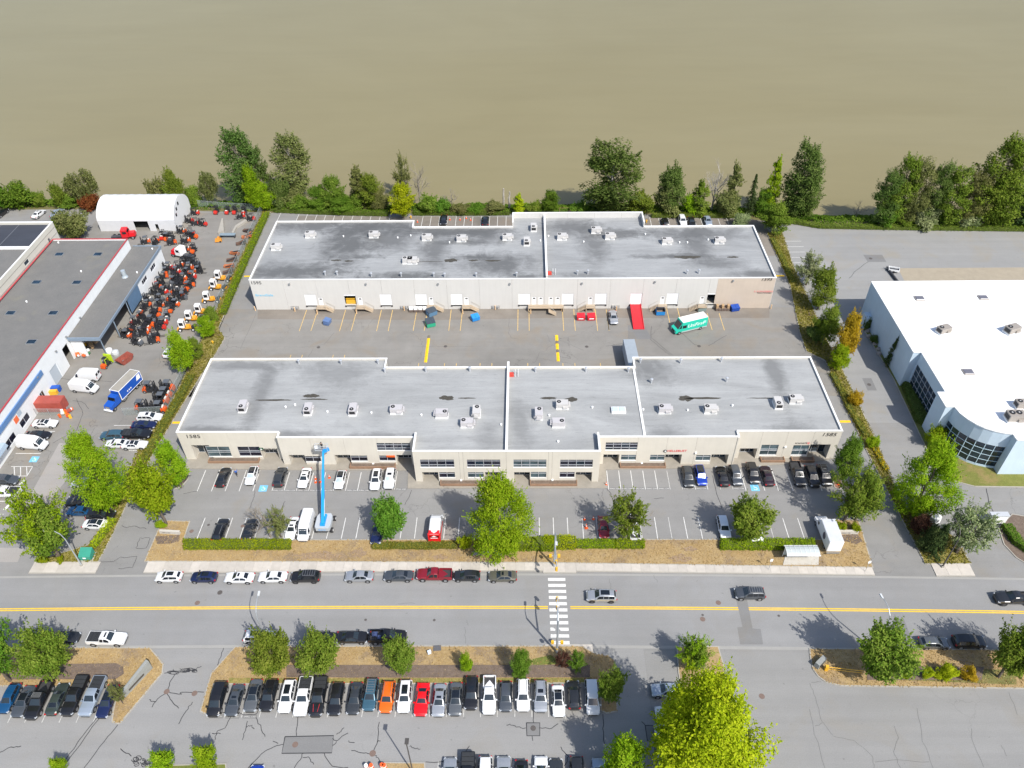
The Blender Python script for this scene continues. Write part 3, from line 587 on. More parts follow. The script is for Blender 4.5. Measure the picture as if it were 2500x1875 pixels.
def entry(parent, tl, x0, y0, x1, yw, hd, cols=3, depth=1.9, mat=CREAM, a=None, b=None):
    xa, _ = onwall(*px(tl, x0, y0), yw); xb, _ = onwall(*px(tl, x1, y0), yw)
    if a is not None: xa = a
    if b is not None: xb = b
    mb = MB(); yb = yw+depth
    mb.add([(xa, yw+.24, .05), (xa, yb, .05), (xa, yb, hd), (xa, yw+.24, hd)], [(0, 1, 2, 3)]); mb.add([(xb, yw+.24, .05), (xb, yb, .05), (xb, yb, hd), (xb, yw+.24, hd)], [(3, 2, 1, 0)])
    mb.add([(xa, yw+.24, hd+.01), (xb, yw+.24, hd+.01), (xb, yb, hd+.01), (xa, yb, hd+.01)], [(3, 2, 1, 0)]); mb.build('entrance_recess', mat, parent)
    window(parent, 'x', xa, xb, .12, hd, yb, cols, (.78,), glass=GLASS3, depth=0, name='entrance_glazing')
    return (xa, xb, 0, hd)
def sect(y, tl_wins, entries, xa, xb, top, joints, mat=CREAM, gl=None):
    ops = []
    for w_ in tl_wins:
        tl, x0, y0, x1, y1, cols, rowf = w_[:7]; r = wrect(tl, x0, y0, x1, y1, y); ops.append(r)
        window(b2, 'x', *r, y, cols, rowf, glass=w_[7] if len(w_) > 7 else None)
        MB().box(r[0]-.05, r[1]+.05, y-.06, y+.02, r[2]-.12, r[2]-.001).build('window_sill', COPING, b2)
    for e in entries: ops.append(entry(b2, *e))
    panels(b2, 'x', xa, xb, y, 0, top, .25, ops, mat, joints)
# upper windows have three bands of glass, ground floor windows two
sect(YL, [('g', 400, 622, 612, 728, 2, (.40, .56), GLASS2), ('g', 735, 622, 940, 725, 2, (.40, .56))], [('g', 200, 598, 395, YL, 3.9, 3, 1.9), ('g', 962, 665, 1140, YL, 2.75, 4, 1.7)], -64.95, -45.9, 7.25, (-60.2, -55.6, -50.4))
sect(YB, [('g', 1448, 725, 1600, 785, 2, (.68,)), ('g', 1938, 718, 2105, 778, 2, (.68,)), ('l', 95, 583, 445, 663, 4, (.3, .72)), ('l', 120, 718, 283, 776, 2, (.68,))],
     [('g', 1262, 725, 1432, YB, 2.7, 3, 1.8), ('g', 1755, 720, 1925, YB, 2.7, 3, 1.8), ('l', 298, 718, 460, YB, 2.7, 3, 1.8)], -45.8, -20.3, 7.25, (-39.8, -33.6, -27.4))
sect(YM, [('l', 562, 762, 920, 845, 4, (.28, .78)), ('l', 1065, 762, 1420, 845, 4, (.28, .78)), ('l', 1564, 762, 1920, 845, 4, (.28, .78), GLASS2), ('P', 1367, 1122.5, 1448, 1141, 4, (.28, .78)), ('l', 765, 898, 930, 957, 2, (.72,)), ('l', 1074, 898, 1240, 957, 2, (.72,), GLASS2), ('l', 1750, 895, 1920, 957, 2, (.72,), GLASS2), ('P', 1366, 1152.5, 1403, 1166, 2, (.72,))],
     [('l', 576, 898, 750, YM, 2.65, 3, 1.8), ('l', 1255, 898, 1422, YM, 2.65, 3, 1.8), ('l', 1570, 895, 1742, YM, 2.65, 3, 1.8), ('q', 28, 898, 203, YM, 2.65, 3, 1.8)], -20.2, 13.5, 8.1, (-11.9, -11.2, -3.4, 4.2, 4.9))
sect(100.8, [('q', 342, 576, 698, 658, 4, (.3, .72)), ('q', 510, 710, 680, 768, 2, (.68,), GLASS2), ('q', 822, 710, 988, 770, 2, (.68,), GLASS2), ('q', 1315, 713, 1485, 773, 2, (.68,), GLASS2)], [('q', 325, 710, 497, 100.8, 2.7, 3, 1.8), ('q', 995, 712, 1172, 100.8, 2.7, 3, 1.8), ('q', 1492, 715, 1676, 100.8, 2.7, 3, 1.8)], 13.6, 39.2, 7.25, (20.8, 26.2, 31.6))
sect(YR, [('P', 1853, 1086, 1902, 1111, 2, (.42, .55), GLASS2), ('P', 1930, 1087, 1977, 1111, 2, (.42, .55), GLASS2)], [('q', 1797, 653, 1985, YR, 2.75, 4, 1.7), ('v', 297, 298, 480, YR, 3.8, 3, 1.8)], 39.3, 58.4, 7.25, (43.9, 48.6, 53.4))
for ax, a0, a1, pos, top, sgn in (('y', YB, YL+.2, -45.8, 7.25, -1), ('y', YM, 101.4, -20.2, 8.1, -1), ('y', YM, 101.4, 13.5, 8.1, 1), ('y', YB, YR+.2, 39.2, 7.25, 1)):
    wall_panel(b2, ax, a0+.003, a1, pos, 0, top-.004, .25, [], CREAM, sgn)
wall_panel(b2, 'y', YL+.003, 123.7, -64.95, 0, 7.246, .25, [], CREAM, -1); wall_panel(b2, 'y', YR+.003, 123.9, 58.4, 0, 7.246, .25, [], CREAM, 1)
for x0, x1, y in ((-64.7, -28.4, 123.75), (-28.3, 22.0, 120.85), (22.2, 58.15, 123.85)): panels(b2, 'x', x0, x1, y, 0, 7.24, .25, [], CREAM, [x0+6.2*k for k in range(1, 9)], 1)
wall_panel(b2, 'y', 120.6, 123.74, -28.4, 0, 7.24, .25, [], CREAM, 1); wall_panel(b2, 'y', 120.6, 123.84, 22.15, 0, 7.24, .25, [], CREAM, -1)
coping(b2, [(-45.95, YL+.12), (-64.83, YL+.12), (-64.83, 123.6), (-28.5, 123.6), (-28.5, 120.75), (22.2, 120.75), (22.2, 123.72), (58.28, 123.72), (58.28, YR+.12), (39.25, YR+.12)], 7.26)
coping(b2, [(-45.7, YL+.2), (-45.7, YB+.12), (-20.5, YB+.12)], 7.27); coping(b2, [(13.8, 100.92), (39.1, 100.92), (39.1, YR+.2)], 7.27)
coping(b2, [(-20.06, 101.3), (-20.06, YM+.12), (13.36, YM+.12), (13.36, 101.3)], 8.11)
for x, y0, y1, z1 in ((-3.35, 96.7, 121.9, 7.75), (22.0, 101.2, 120.6, 7.05)):
    MB().box(x-.16, x+.16, y0, y1, ROOFZ-.1, z1).build('fire_wall', OFFW, b2); MB().box(x-.22, x+.22, y0-.02, y1+.02, z1+.002, z1+.09).build('coping', COPING, b2)
for tl, x0, x1, y in (('g', 425, 965, YL), ('l', -190, 298, YB), ('l', 760, 1247, YM), ('l', 1742, 2260, YM), ('q', 495, 985, 100.8), ('q', 1985, 2240, YR), ('v', -30, 262, YR)):
    xa = onwall(*px(tl, x0, 790 if tl == 'g' else 830), y)[0]; xb = onwall(*px(tl, x1, 790 if tl == 'g' else 830), y)[0]
    if tl == 'v': xa, xb = 50.4, 54.6
    o = MB().box(xa, xb, y-1.15, y-1.0, .08, .62).box(xa, xa+.15, y-1.0, y-.004, .08, .618).box(xb-.15, xb, y-1.0, y-.004, .08, .618).build('planter_wall', PLANTER, b2)
    MB().sheet([(xa+.15, y-1.0), (xb-.15, y-1.0), (xb-.15, y-.02), (xa+.15, y-.02)], .45).build('planter_soil', MULCH, o)
BLKT = M('black_lettering', (.03, .03, .032), .5); REDT = M('red_lettering', (.62, .03, .04), .5); BLUET = M('pale_blue_lettering', (.16, .50, .72), .5); GREENT = M('green_sign', (.03, .09, .05), .5); PINKT = M('salmon_lettering', (.75, .25, .24), .5)
FR = (math.pi/2, 0, 0)
def sign(tl, x, y, yw, body, size, mat, parent, shear=.0, sx=1.0):
    X, Z = onwall(*px(tl, x, y), yw); return text(None, 'sign_lettering', body, size, (X, yw-.03, Z), FR, mat, parent, .02, shear, sx=sx)
sign('g', 148, 527, YL, '1585', 1.25, BLKT, b2, .08, 1.15); sign('v', 384, 238, YR, '1585', 1.2, BLKT, b2, .2, 1.15)
sign('q', 1008, 676, 100.8, 'HELLEBUST', .72, REDT, b2, .2, 1.0); X_, Z_ = onwall(*px('q', 990, 668), 100.8)
MB().tube((X_, 100.78, Z_), (X_, 100.74, Z_), .36, n=14).build('sign_emblem', BLKT, b2); MB().tube((X_+.05, 100.738, Z_), (X_+.05, 100.72, Z_), .18, n=10).build('sign_emblem', COPING, b2)
sign('v', 150, 307, YR, 'aramark', .68, M('grey_lettering', (.16, .14, .13), .5), b2); X_, Z_ = onwall(*px('v', 272, 302), YR)
st_ = MB(); st_.sheet([(.42*(1 if k % 2 == 0 else .42)*math.cos(k*math.pi/5), .42*(1 if k % 2 == 0 else .42)*math.sin(k*math.pi/5)) for k in range(10)], 0)
o = st_.build('sign_emblem', PINKT, b2, (X_, YR-.03, Z_)); o.rotation_euler = FR
X_, Z_ = onwall(*px('g', 963, 645), YL); MB().box(X_-.42, X_+.42, YL-.06, YL-.01, Z_-.32, Z_+.32).build('sign_emblem', GREENT, b2)
mb = MB(); mb.add([(X_-.25, YL-.065, Z_-.2), (X_+.25, YL-.065, Z_-.2), (X_, YL-.065, Z_+.2)], [(0, 1, 2)]); mb.build('sign_emblem', COPING, b2)
sign('g', 990, 650, YL, 'GOLDEN BOILER', .36, BLKT, b2)
X0_, Z0_ = onwall(*px('l', 195, 733), YB); X1_, Z1_ = onwall(*px('l', 283, 715), YB); MB().box(X0_, X1_, YB-.09, YB-.02, Z0_, Z1_).build('sign_board', M('orange_sign', (.75, .12, .02), .5), b2)
for tl, x, y, yw in (('g', 688, 752, YL), ('g', 2175, 803, YB), ('l', 50, 803, YB), ('l', 1000, 978, YM), ('l', 1985, 975, YM), ('q', 738, 797, 100.8), ('q', 1320, 683, 100.8), ('v', 63, 332, YR)):
    X_, Z_ = onwall(*px(tl, x, y), yw); MB().box(X_-.18, X_+.18, yw-.3, yw-.01, Z_-.1, Z_+.12).build('wall_light', COPING, b2)

# ---- rear warehouse, numbered 1595
b1 = thing('warehouse_building', 'long cream warehouse by the river with loading doors, stained grey roof and number 1595', 'building')
YW = 151.0; Z1 = 8.4; R1Z = 8.05
roof1 = roofmat('stained_roof_membrane', (.31, .318, .322), [(-55, 176.5, 14, 3, .85), (-44, 168, 5, 9, .9), (-36, 176, 9, 3, .8), (-34, 170, 5, 5, .75), (-20, 173, 12, 2.0, .85), (-56, 155, 11, 3, .85), (-22, 165, 3, 7, .75), (-10, 172, 6, 4, .8), (-6, 158, 7, 4, .85), (-15, 168, 6, 1, .6), (-28, 153, 7, 1.5, .85), (0, 152.5, 4, 1, .7), (12, 175, 6, 3, .75), (17, 167, 3, 7, .7), (24, 172, 5, 2, .75), (41, 171.5, 10, 3, .75), (42, 166, 3, 6, .7), (37, 161, 8, .9, .9), (45, 158, 6, 1.6, .6), (54, 153, 5, 1.6, .75), (15, 153, 6, 1.2, .55), (-40, 161.5, 4, .8, .8), (-12, 161, 4, .8, .8)], .10, .30)
MB().sheet([(-63.9, YW+.1), (57.7, YW+.1), (57.7, 174.6), (30.2, 174.6), (30.2, 179.8), (-3.0, 179.8), (-3.0, 174.8), (-28.4, 174.8), (-28.4, 178.0), (-63.9, 178.0)], R1Z).build('roof', roof1, b1)
ops = []
LOAD = [('f', 1088, 542, 1208, 645), ('f', 1516, 542, 1633, 650), ('f', 1902, 542, 2013, 645), ('k', 73, 540, 181, 640), ('k', 458, 540, 563, 645), ('k', 1188, 535, 1290, 643), ('k', 1657, 533, 1757, 637), ('k', 2012, 528, 2116, 635), ('p', 268, 347, 374, 448), ('p', 658, 343, 770, 448), ('p', 1096, 337, 1206, 452)]
MAN = [('f', 1232, 567, 1281, 640), ('f', 1657, 570, 1708, 640), ('k', 213, 568, 257, 640), ('k', 594, 567, 638, 640), ('k', 1325, 567, 1363, 637), ('k', 1397, 567, 1435, 637), ('k', 1507, 565, 1543, 637), ('k', 1580, 565, 1618, 637), ('k', 1932, 557, 1973, 632), ('p', 586, 372, 630, 440), ('p', 1014, 368, 1058, 440)]
DOCKZ = 1.25
def ctrx(q): a = wrect(*q, YW); return (onwall(*px(q[0], (q[1]+q[3])/2, (q[2]+q[4])/2), YW)[0], a[3])
for i, q in enumerate(LOAD):
    cx, zt = ctrx(q); r = (cx-1.35, cx+1.35, DOCKZ, DOCKZ+3.05); ops.append(r)
    if i in (1, 10):
        dp = MB(); dp.box(r[0], r[1], YW+2.6, YW+2.7, DOCKZ, r[3]).build('dock_interior', M('dark_interior', (.03, .03, .035), .9), b1)
        MB().sheet([(r[0]-1, YW+.25), (r[1]+1, YW+.25), (r[1]+1, YW+2.6), (r[0]-1, YW+2.6)], DOCKZ+.01).build('dock_floor', KERB, b1)
        if i == 1: MB().box(r[0]+.15, r[1]-.2, YW+.5, YW+1.6, DOCKZ+.02, DOCKZ+1.1).box(r[0]+.15, r[1]-.2, YW+.5, YW+.6, DOCKZ+1.4, DOCKZ+1.55).build('stacked_goods', YELLOWP, b1)
        MB().box(r[0], r[1], YW+.06, YW+.12, r[3]-.45, r[3]).build('loading_door', DOORW, b1)
    else:
        o = MB().box(r[0], r[1], YW+.08, YW+.14, r[2], r[3]).build('loading_door', DOORW, b1)
        for k in range(1, 5): MB().box(r[0]+.02, r[1]-.02, YW+.062, YW+.079, r[2]+k*.61-.02, r[2]+k*.61+.02).build('door_seam', M('door_groove', (.62, .63, .65), .6), o)
    MB().box(r[0]-.1, r[0]+.25, YW-.16, YW-.004, DOCKZ-.42, DOCKZ-.1).box(r[1]-.25, r[1]+.1, YW-.16, YW-.004, DOCKZ-.42, DOCKZ-.1).box(r[0]+.3, r[1]-.3, YW-.13, YW-.004, DOCKZ-.25, DOCKZ-.08).build('dock_bumper', BLACK, b1)
mans = []
for q in MAN:
    cx, zt = ctrx(q); mans.append(cx); r = (cx-.5, cx+.5, DOCKZ, DOCKZ+2.15); ops.append(r)
    o = MB().box(r[0], r[1], YW+.06, YW+.11, r[2], r[3]).build('personnel_door', DOORW, b1)
    MB().box(cx-.26, cx+.26, YW+.045, YW+.058, r[3]-.62, r[3]-.3).build('notice', BLKT, o)
JB1 = [-64+7.63*k for k in range(1, 16)]
panels(b1, 'x', -64.1, 44.6, YW, 0, Z1, .25, [o for o in ops if o[0] < 44.4], OFFW, JB1); panels(b1, 'x', 44.62, 57.8, YW, 0, Z1, .25, [], BEIGE, ())
wall_panel(b1, 'y', YW+.003, 178.1, -64.1, 0, Z1-.004, .25, [], OFFW, -1); wall_panel(b1, 'y', YW+.003, 174.8, 57.85, 0, Z1-.004, .25, [], OFFW, 1)
for x0, x1, y, zt in ((-63.8, -28.4, 178.15, Z1), (-28.3, -3.1, 174.95, Z1), (-3.0, 30.2, 179.95, 9.5), (30.3, 57.6, 174.75, Z1)): panels(b1, 'x', x0, x1, y, 0, zt-.004, .25, [], OFFW, [x0+7*k for k in range(1, 6)], 1)
wall_panel(b1, 'y', 174.8, 178.14, -28.4, 0, Z1-.006, .25, [], OFFW, 1); wall_panel(b1, 'y', 174.8, 179.94, -3.1, 0, 9.49, .25, [], OFFW, -1); wall_panel(b1, 'y', 174.6, 179.94, 30.3, 0, 9.49, .25, [], OFFW, 1)
coping(b1, [(57.73, YW+.12), (-63.98, YW+.12), (-63.98, 178.02), (-28.52, 178.02), (-28.52, 174.83), (-3.2, 174.83)], Z1+.002); coping(b1, [(30.4, 174.63), (57.73, 174.63), (57.73, YW+.14)], Z1+.004)
coping(b1, [(-2.98, 174.9), (-2.98, 179.83), (30.18, 179.83), (30.18, 174.6)], 9.5)
MB().box(4.95, 5.25, YW+.3, 179.6, R1Z-.05, 9.0).build('fire_wall', OFFW, b1); MB().box(4.88, 5.32, YW+.26, 179.62, 9.002, 9.09).build('coping', COPING, b1)
sign('f', 497, 415, YW, '1595', 1.15, M('charcoal_lettering', (.06, .06, .065), .5), b1, -.05, 1.15); sign('p', 1664, 201, YW, '1595', 1.15, BLKT, b1, .25, 1.15)
sign('f', 548, 545, YW, 'BrandSafe', .85, BLUET, b1, 0, 1.25); sign('p', 1595, 325, YW, 'K KONGSBERG', .62, PINKT, b1, 0, 1.05); sign('p', 1628, 336, YW, 'Maritime Technologies', .36, BLKT, b1, 0, 1.0)
for tl, x, y in (('f', 912, 408), ('f', 1740, 408), ('k', 307, 407), ('k', 1083, 405), ('k', 1862, 400), ('p', 527, 208), ('p', 1372, 195)):
    X_, Z_ = onwall(*px(tl, x, y), YW); MB().box(X_-.22, X_+.22, YW-.35, YW-.01, Z_-.2, Z_+.15, top=.04).build('flood_light', STEEL, b1)
# loading dock landings with steps and rails, each its own thing
RAIL = M('galvanised_rail', (.42, .40, .36), .5, metal=.3); LAND = concrete('landing_concrete', (.40, .32, .23))
def landing(cx, d, label, w=1.0):
    t_ = thing('dock_stairs', label, 'stairs', (cx, YW, 0), group='concrete stairs to the dock doors')
    x0, x1 = -w-.1, w+.1
    MB().box(x0, x1, -1.5, -.01, DOCKZ-.22, DOCKZ).box(x0, x0+.2, -1.45, -.02, 0, DOCKZ-.221).build('platform', LAND, t_)
    for k in range(6):
        z = DOCKZ-(k+1)*DOCKZ/7; xa = (x1+k*.29)*d if d > 0 else -(x1+k*.29); xb = xa+d*.3
        MB().box(min(xa, xb), max(xa, xb), -1.45, -.05, max(0, z-.18), z).build('step', LAND, t_)
    r = MB()
    for yy in (-1.42, -.12): r.path([(x1*d, yy, DOCKZ+.95), ((x1+1.85)*d, yy, .95)], [.035]*2).tube(((x1+1.85)*d, yy, 0), ((x1+1.85)*d, yy, .95), .03)
    r.path([(-x1*d*.98, -1.42, DOCKZ), (-x1*d*.98, -1.42, DOCKZ+.95), (x1*d, -1.42, DOCKZ+.95), (x1*d, -1.42, DOCKZ)], [.035]*4); r.path([(-x1*d*.98, -1.42, DOCKZ+.5), (x1*d, -1.42, DOCKZ+.5)], [.02]*2)
    r.build('handrail', RAIL, t_)
    return t_
names_ = ['at the far west loading door', 'right of the open yellow dock', 'behind the grey and green bins', 'left of the small blue bin', None, None, None, None, 'above the two red bins', 'behind the blue recycling bin', 'behind the grey open bin']
for i, cx in enumerate(mans):
    if i in (4, 5, 6, 7): continue
    landing(cx, 1 if i < 4 else -1, 'concrete dock stairs with handrail '+names_[i])
cx = (mans[4]+mans[7])/2; t_ = thing('dock_stairs', 'wide concrete dock platform with two stair flights below four white doors', 'stairs', (cx, YW, 0), group='concrete stairs to the dock doors')
MB().box(-4.2, 4.2, -1.5, -.01, DOCKZ-.22, DOCKZ).box(-4.2, -4.0, -1.45, -.02, 0, DOCKZ-.221).box(4.0, 4.2, -1.45, -.02, 0, DOCKZ-.221).build('platform', LAND, t_)
for k in range(6): MB().box(.6+k*.3, .9+k*.3, -2.9, -1.52, max(0, DOCKZ-(k+1)*.18-.18), DOCKZ-(k+1)*.18).build('step', LAND, t_)
r = MB(); r.path([(-4.15, -1.45, DOCKZ), (-4.15, -1.45, DOCKZ+.95), (.5, -1.45, DOCKZ+.95), (2.4, -2.85, .95), (2.4, -2.85, 0)], [.035]*5).path([(1.2, -1.45, DOCKZ+.95), (4.15, -1.45, DOCKZ+.95), (4.15, -1.45, DOCKZ)], [.035]*3); r.build('handrail', RAIL, t_)
for tl, x, y, lab in (('f', 555, 680, 'at the southwest corner of the 1595 warehouse'), ('f', 975, 710, 'left of the first loading door'), ('f', 1218, 740, 'beside the first dock stairs'), ('f', 1640, 735, 'beside the open yellow dock'), ('k', 575, 735, 'left of the small blue bin'), ('k', 1308, 735, 'left of the wide dock platform'), ('k', 1640, 705, 'right of the wide dock platform'), ('k', 1990, 715, 'right of the red bins'), ('p', 1762, 465, 'at the southeast corner of the 1595 warehouse'), ('p', 110, 520, 'left of the silver sedan'), ('f', 2155, 700, 'below the gas meter between two docks'), ('k', 925, 685, 'before the empty middle wall')):
    X_, Y_ = W(tl, x, y); Y_ = min(Y_, YW-.35); MB().tube((0, 0, 0), (0, 0, 1.15), .11, n=8).tube((0, 0, 1.15), (0, 0, 1.22), .11, .05, n=8).build('bollard', CREAMPOST, None, (X_, Y_, 0), smooth=40, label='peach painted steel bollard '+lab, cat='bollard', group='bollards along the loading wall')
for tl, x, y, lab in (('f', 975, 665, 'left of the first loading door'), ('f', 2155, 665, 'between the third and fourth loading doors'), ('k', 930, 670, 'on the blank wall by the middle docks'), ('p', 100, 470, 'behind the silver sedan')):
    X_, Z_ = onwall(*px(tl, x, y), YW); t_ = thing('gas_meter', 'cluster of grey gas meters and pipes '+lab, 'gas meter', (X_, YW-.3, 0), group='gas meters on the loading wall')
    MB().path([(-.9, .2, .0), (-.9, .2, 1.0), (.9, .2, 1.0), (.9, .2, 0)], [.05]*4).build('pipe', RAIL, t_)
    for k in range(3): MB().cbox(-.6+.6*k, 0, .75, .34, .26, .4).build('meter', M('meter_grey', (.36, .37, .38), .5), t_)

# ---- white office block on the right with the curved glass corner
b3 = thing('white_office_building', 'bright white flat-roofed office building with curved dark glass corner at right edge', 'building')
ROOFW = M('white_roof_membrane', (.84, .84, .84), .6, .015, .2); ZW = 9.1
XW = 78.4
arc2 = [(79.95, 106.9), (80.25, 105.1), (80.95, 103.6), (81.9, 102.3), (83.0, 101.3), (84.4, 100.5), (86.0, 99.95), (87.4, 99.7)]
rp = [(XW, 148.3), (XW, 123.0), (79.95, 123.0), (79.95, 110.9), (XW, 110.9), (XW, 106.9)]+arc2+[(87.4, 98.2), (130, 97.8), (130, 148.6)]
MB().sheet(inset(rp, .12), ZW-.12).build('roof', ROOFW, b3)
def wall_line(parent, pts, z0, z1, mat, name='wall', th=.12):
    mb = MB()
    for p, q in zip(pts, pts[1:]): mb.add([(p[0], p[1], z0), (q[0], q[1], z0), (q[0], q[1], z1), (p[0], p[1], z1)], [(0, 1, 2, 3)])
    return mb.build(name, mat, parent)
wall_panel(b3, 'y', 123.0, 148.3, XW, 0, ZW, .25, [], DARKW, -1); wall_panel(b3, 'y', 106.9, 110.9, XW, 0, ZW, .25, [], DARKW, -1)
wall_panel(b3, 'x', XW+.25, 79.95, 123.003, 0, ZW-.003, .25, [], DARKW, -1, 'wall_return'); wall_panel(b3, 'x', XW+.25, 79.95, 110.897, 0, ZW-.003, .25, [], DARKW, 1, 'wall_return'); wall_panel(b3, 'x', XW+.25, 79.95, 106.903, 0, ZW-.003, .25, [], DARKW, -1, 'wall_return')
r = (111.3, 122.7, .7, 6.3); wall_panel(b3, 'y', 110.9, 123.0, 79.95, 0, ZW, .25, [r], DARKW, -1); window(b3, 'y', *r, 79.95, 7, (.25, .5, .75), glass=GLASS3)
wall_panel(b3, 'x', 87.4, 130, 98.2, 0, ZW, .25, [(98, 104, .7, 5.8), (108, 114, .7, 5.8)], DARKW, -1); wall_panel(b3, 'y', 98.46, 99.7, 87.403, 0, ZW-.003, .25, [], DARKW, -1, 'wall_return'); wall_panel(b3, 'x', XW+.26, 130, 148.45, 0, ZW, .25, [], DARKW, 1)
for xa in (98, 108): window(b3, 'x', xa, xa+6, .7, 5.8, 98.2, 4, (.33, .66), glass=GLASS3)
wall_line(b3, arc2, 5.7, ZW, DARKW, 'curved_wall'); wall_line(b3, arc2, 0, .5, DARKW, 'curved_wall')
# curved curtain glazing, pane by pane
full = arc2
lens = [0]
for p, q in zip(full, full[1:]): lens.append(lens[-1]+math.dist(p, q))
def along(s):
    for i in range(len(full)-1):
        if s <= lens[i+1]+1e-6:
            f = (s-lens[i])/(lens[i+1]-lens[i]); return (full[i][0]+(full[i+1][0]-full[i][0])*f, full[i][1]+(full[i+1][1]-full[i][1])*f)
    return full[-1]
cw = thing('curved_window', None, None, parent=b3); fr = MB()
for c_ in range(7):
    p, q = along(lens[-1]*c_/7), along(lens[-1]*(c_+1)/7)
    dx, dy = q[0]-p[0], q[1]-p[1]; l_ = math.hypot(dx, dy); nx, ny = dy/l_, -dx/l_
    for r_ in range(4):
        za, zb = .5+r_*1.3, .5+(r_+1)*1.3
        e = .05
        P0, P1 = (p[0]+dx*e/l_-nx*.1, p[1]+dy*e/l_-ny*.1), (q[0]-dx*e/l_-nx*.1, q[1]-dy*e/l_-ny*.1)
        MB().add([(*P0, za+e), (*P1, za+e), (*P1, zb-e), (*P0, zb-e)], [(0, 1, 2, 3)]).build('pane', GLASS3, cw)
        fr.tube((p[0]-nx*.08, p[1]-ny*.08, za), (q[0]-nx*.08, q[1]-ny*.08, za), .055, n=4)
    fr.tube((p[0]-nx*.08, p[1]-ny*.08, .5), (p[0]-nx*.08, p[1]-ny*.08, 5.7), .06, n=4)
    fr.tube((p[0]-nx*.08, p[1]-ny*.08, 5.7), (q[0]-nx*.08, q[1]-ny*.08, 5.7), .055, n=4)
fr.build('mullion', M('pale_blue_frame', (.50, .66, .76), .4), cw)
edge = MB()
for p, q in zip(rp, rp[1:]+rp[:1]): edge.tube((p[0], p[1], ZW), (q[0], q[1], ZW), .13, n=4)
edge.build('roof_edge', M('white_roof_trim', (.82, .82, .82), .5), b3)
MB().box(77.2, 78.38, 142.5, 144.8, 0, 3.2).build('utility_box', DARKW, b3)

# ---- white workshop on the left with red roof trim, lean-to canopy, tall neighbour, fabric tent
m, t, b = nt('gravel_ballast_roof'); v = coords(t); a = noise(t, v, .3, 5, .7); s = noise(t, v, 7, 4, .8)
c = ramp(t, a, (.3, (.14, .14, .136)), (.7, (.172, .168, .16))); c = mixc(t, 1, c, ramp(t, s, (.3, (.78,)*3), (.7, (1.22,)*3)), 'MULTIPLY')
c = mixc(t, ramp(t, noise(t, v, .12, 4, .6), (.60, (0,)*3), (.72, (.6,)*3)), c, (.20, .19, .15)); L(t, c, b.inputs['Base Color']); b.inputs['Roughness'].default_value = .95; bump(t, b, s, .6, .05); GRAVEL = m
REDTRIM = M('red_roof_trim', (.42, .05, .06), .6)
b4 = thing('workshop_building', 'white workshop with grey gravel roof and thin red roof trim at left', 'building')
MB().sheet([(-119, 80), (-100.25, 80), (-100.25, 170.2), (-119, 170.2)], 7.75).build('roof', GRAVEL, b4)
WINS = [(109.5, 112.8, 1.0, 2.6), (103.5, 107.2, 1.0, 2.6), (118.0, 119.4, .2, 2.6)]
eops = [(130.2, 132.6, 0, 4.6), (123.6, 126.6, 0, 3.9)]+WINS
wall_panel(b4, 'y', 80, 170.4, -100.1, 0, 8.0, .25, eops, WHITEW, 1)
for q in eops[:1]: MB().box(-103, -102.9, q[0]-.5, q[1]+.5, 0, 4.6).build('workshop_interior', M('dark_interior', (.03, .03, .035), .9), b4)
MB().box(-100.3, -100.22, 123.6, 126.6, 0, 3.9).build('roller_door', M('blue_grey_shutter', (.45, .50, .55), .5), b4)
for q in WINS: window(b4, 'y', *q, -100.1, 2, (), 1, glass=GLASS)
wall_panel(b4, 'x', -119, -100.35, 170.4, 0, 8.0, .25, [], WHITEW, 1); MB().box(-100.28, -99.98, 80, 170.5, 8.002, 8.14).build('roof_trim', REDTRIM, b4); MB().box(-119.1, -100.3, 170.2, 170.52, 8.004, 8.142).build('roof_trim', REDTRIM, b4); MB().box(-119.2, -118.9, 80, 170.15, 8.004, 8.142).build('roof_trim', REDTRIM, b4)
MB().box(-100.09, -99.85, 80, 121.5, 5.1, 6.2).build('blue_band', M('blue_fascia', (.10, .21, .42), .5), b4)
MB().box(-100.09, -98.9, 98.5, 103.0, 2.9, 3.8, top=.15).build('door_canopy', M('blue_grey_canopy', (.36, .45, .55), .6), b4)
o = MB().box(-100.085, -100.04, 108.6, 109.9, 3.1, 4.4).build('wall_emblem', M('orange_emblem', (.80, .16, .05), .5), b4); MB().box(-100.085, -100.04, 110.1, 111.4, 3.6, 4.6).build('wall_emblem', M('grey_emblem', (.40, .48, .55), .5), b4)
for yy in (140, 133, 128, 119.5): MB().cbox(-99.9, yy, 5.9, .35, .35, .3).build('wall_light', STEEL, b4)
for tl, x, y in (('a', 640, 978), ('a', 1057, 978), ('a', 395, 1280), ('a', 830, 1282), ('a', 115, 1612), ('a', 575, 1612), ('b', 340, 375)):
    X_, Y_ = W(tl, x, y, 7.9); o = MB().box(X_-1.0, X_+1.0, Y_-.75, Y_+.75, 7.75, 8.0).build('skylight', STEEL, b4); MB().box(X_-.9, X_+.9, Y_-.65, Y_+.65, 8.001, 8.08, top=.1).build('skylight_pane', GLASS3, o)
b5 = thing('lean_to_building', 'lower gravel-roofed lean-to with open canopy against the white workshop', 'building')
MB().sheet([(-100.0, 133.3), (-93.0, 133.3), (-93.0, 171.2), (-100.0, 171.2)], 5.35).build('roof', GRAVEL, b5)
FASC = M('blue_grey_fascia', (.20, .26, .33), .5); MB().box(-99.95, -92.8, 133.0, 133.28, 4.75, 5.5).build('fascia', FASC, b5); MB().box(-92.98, -92.78, 133.29, 171.4, 4.9, 5.5).build('fascia', FASC, b5); MB().box(-99.95, -93, 171.22, 171.42, 4.9, 5.498).build('fascia', FASC, b5)
MB().sheet([(-99.98, 133.4), (-93.0, 133.4), (-93.0, 155), (-99.98, 155)], 5.2).build('canopy_ceiling', DARKSTEEL, b5)
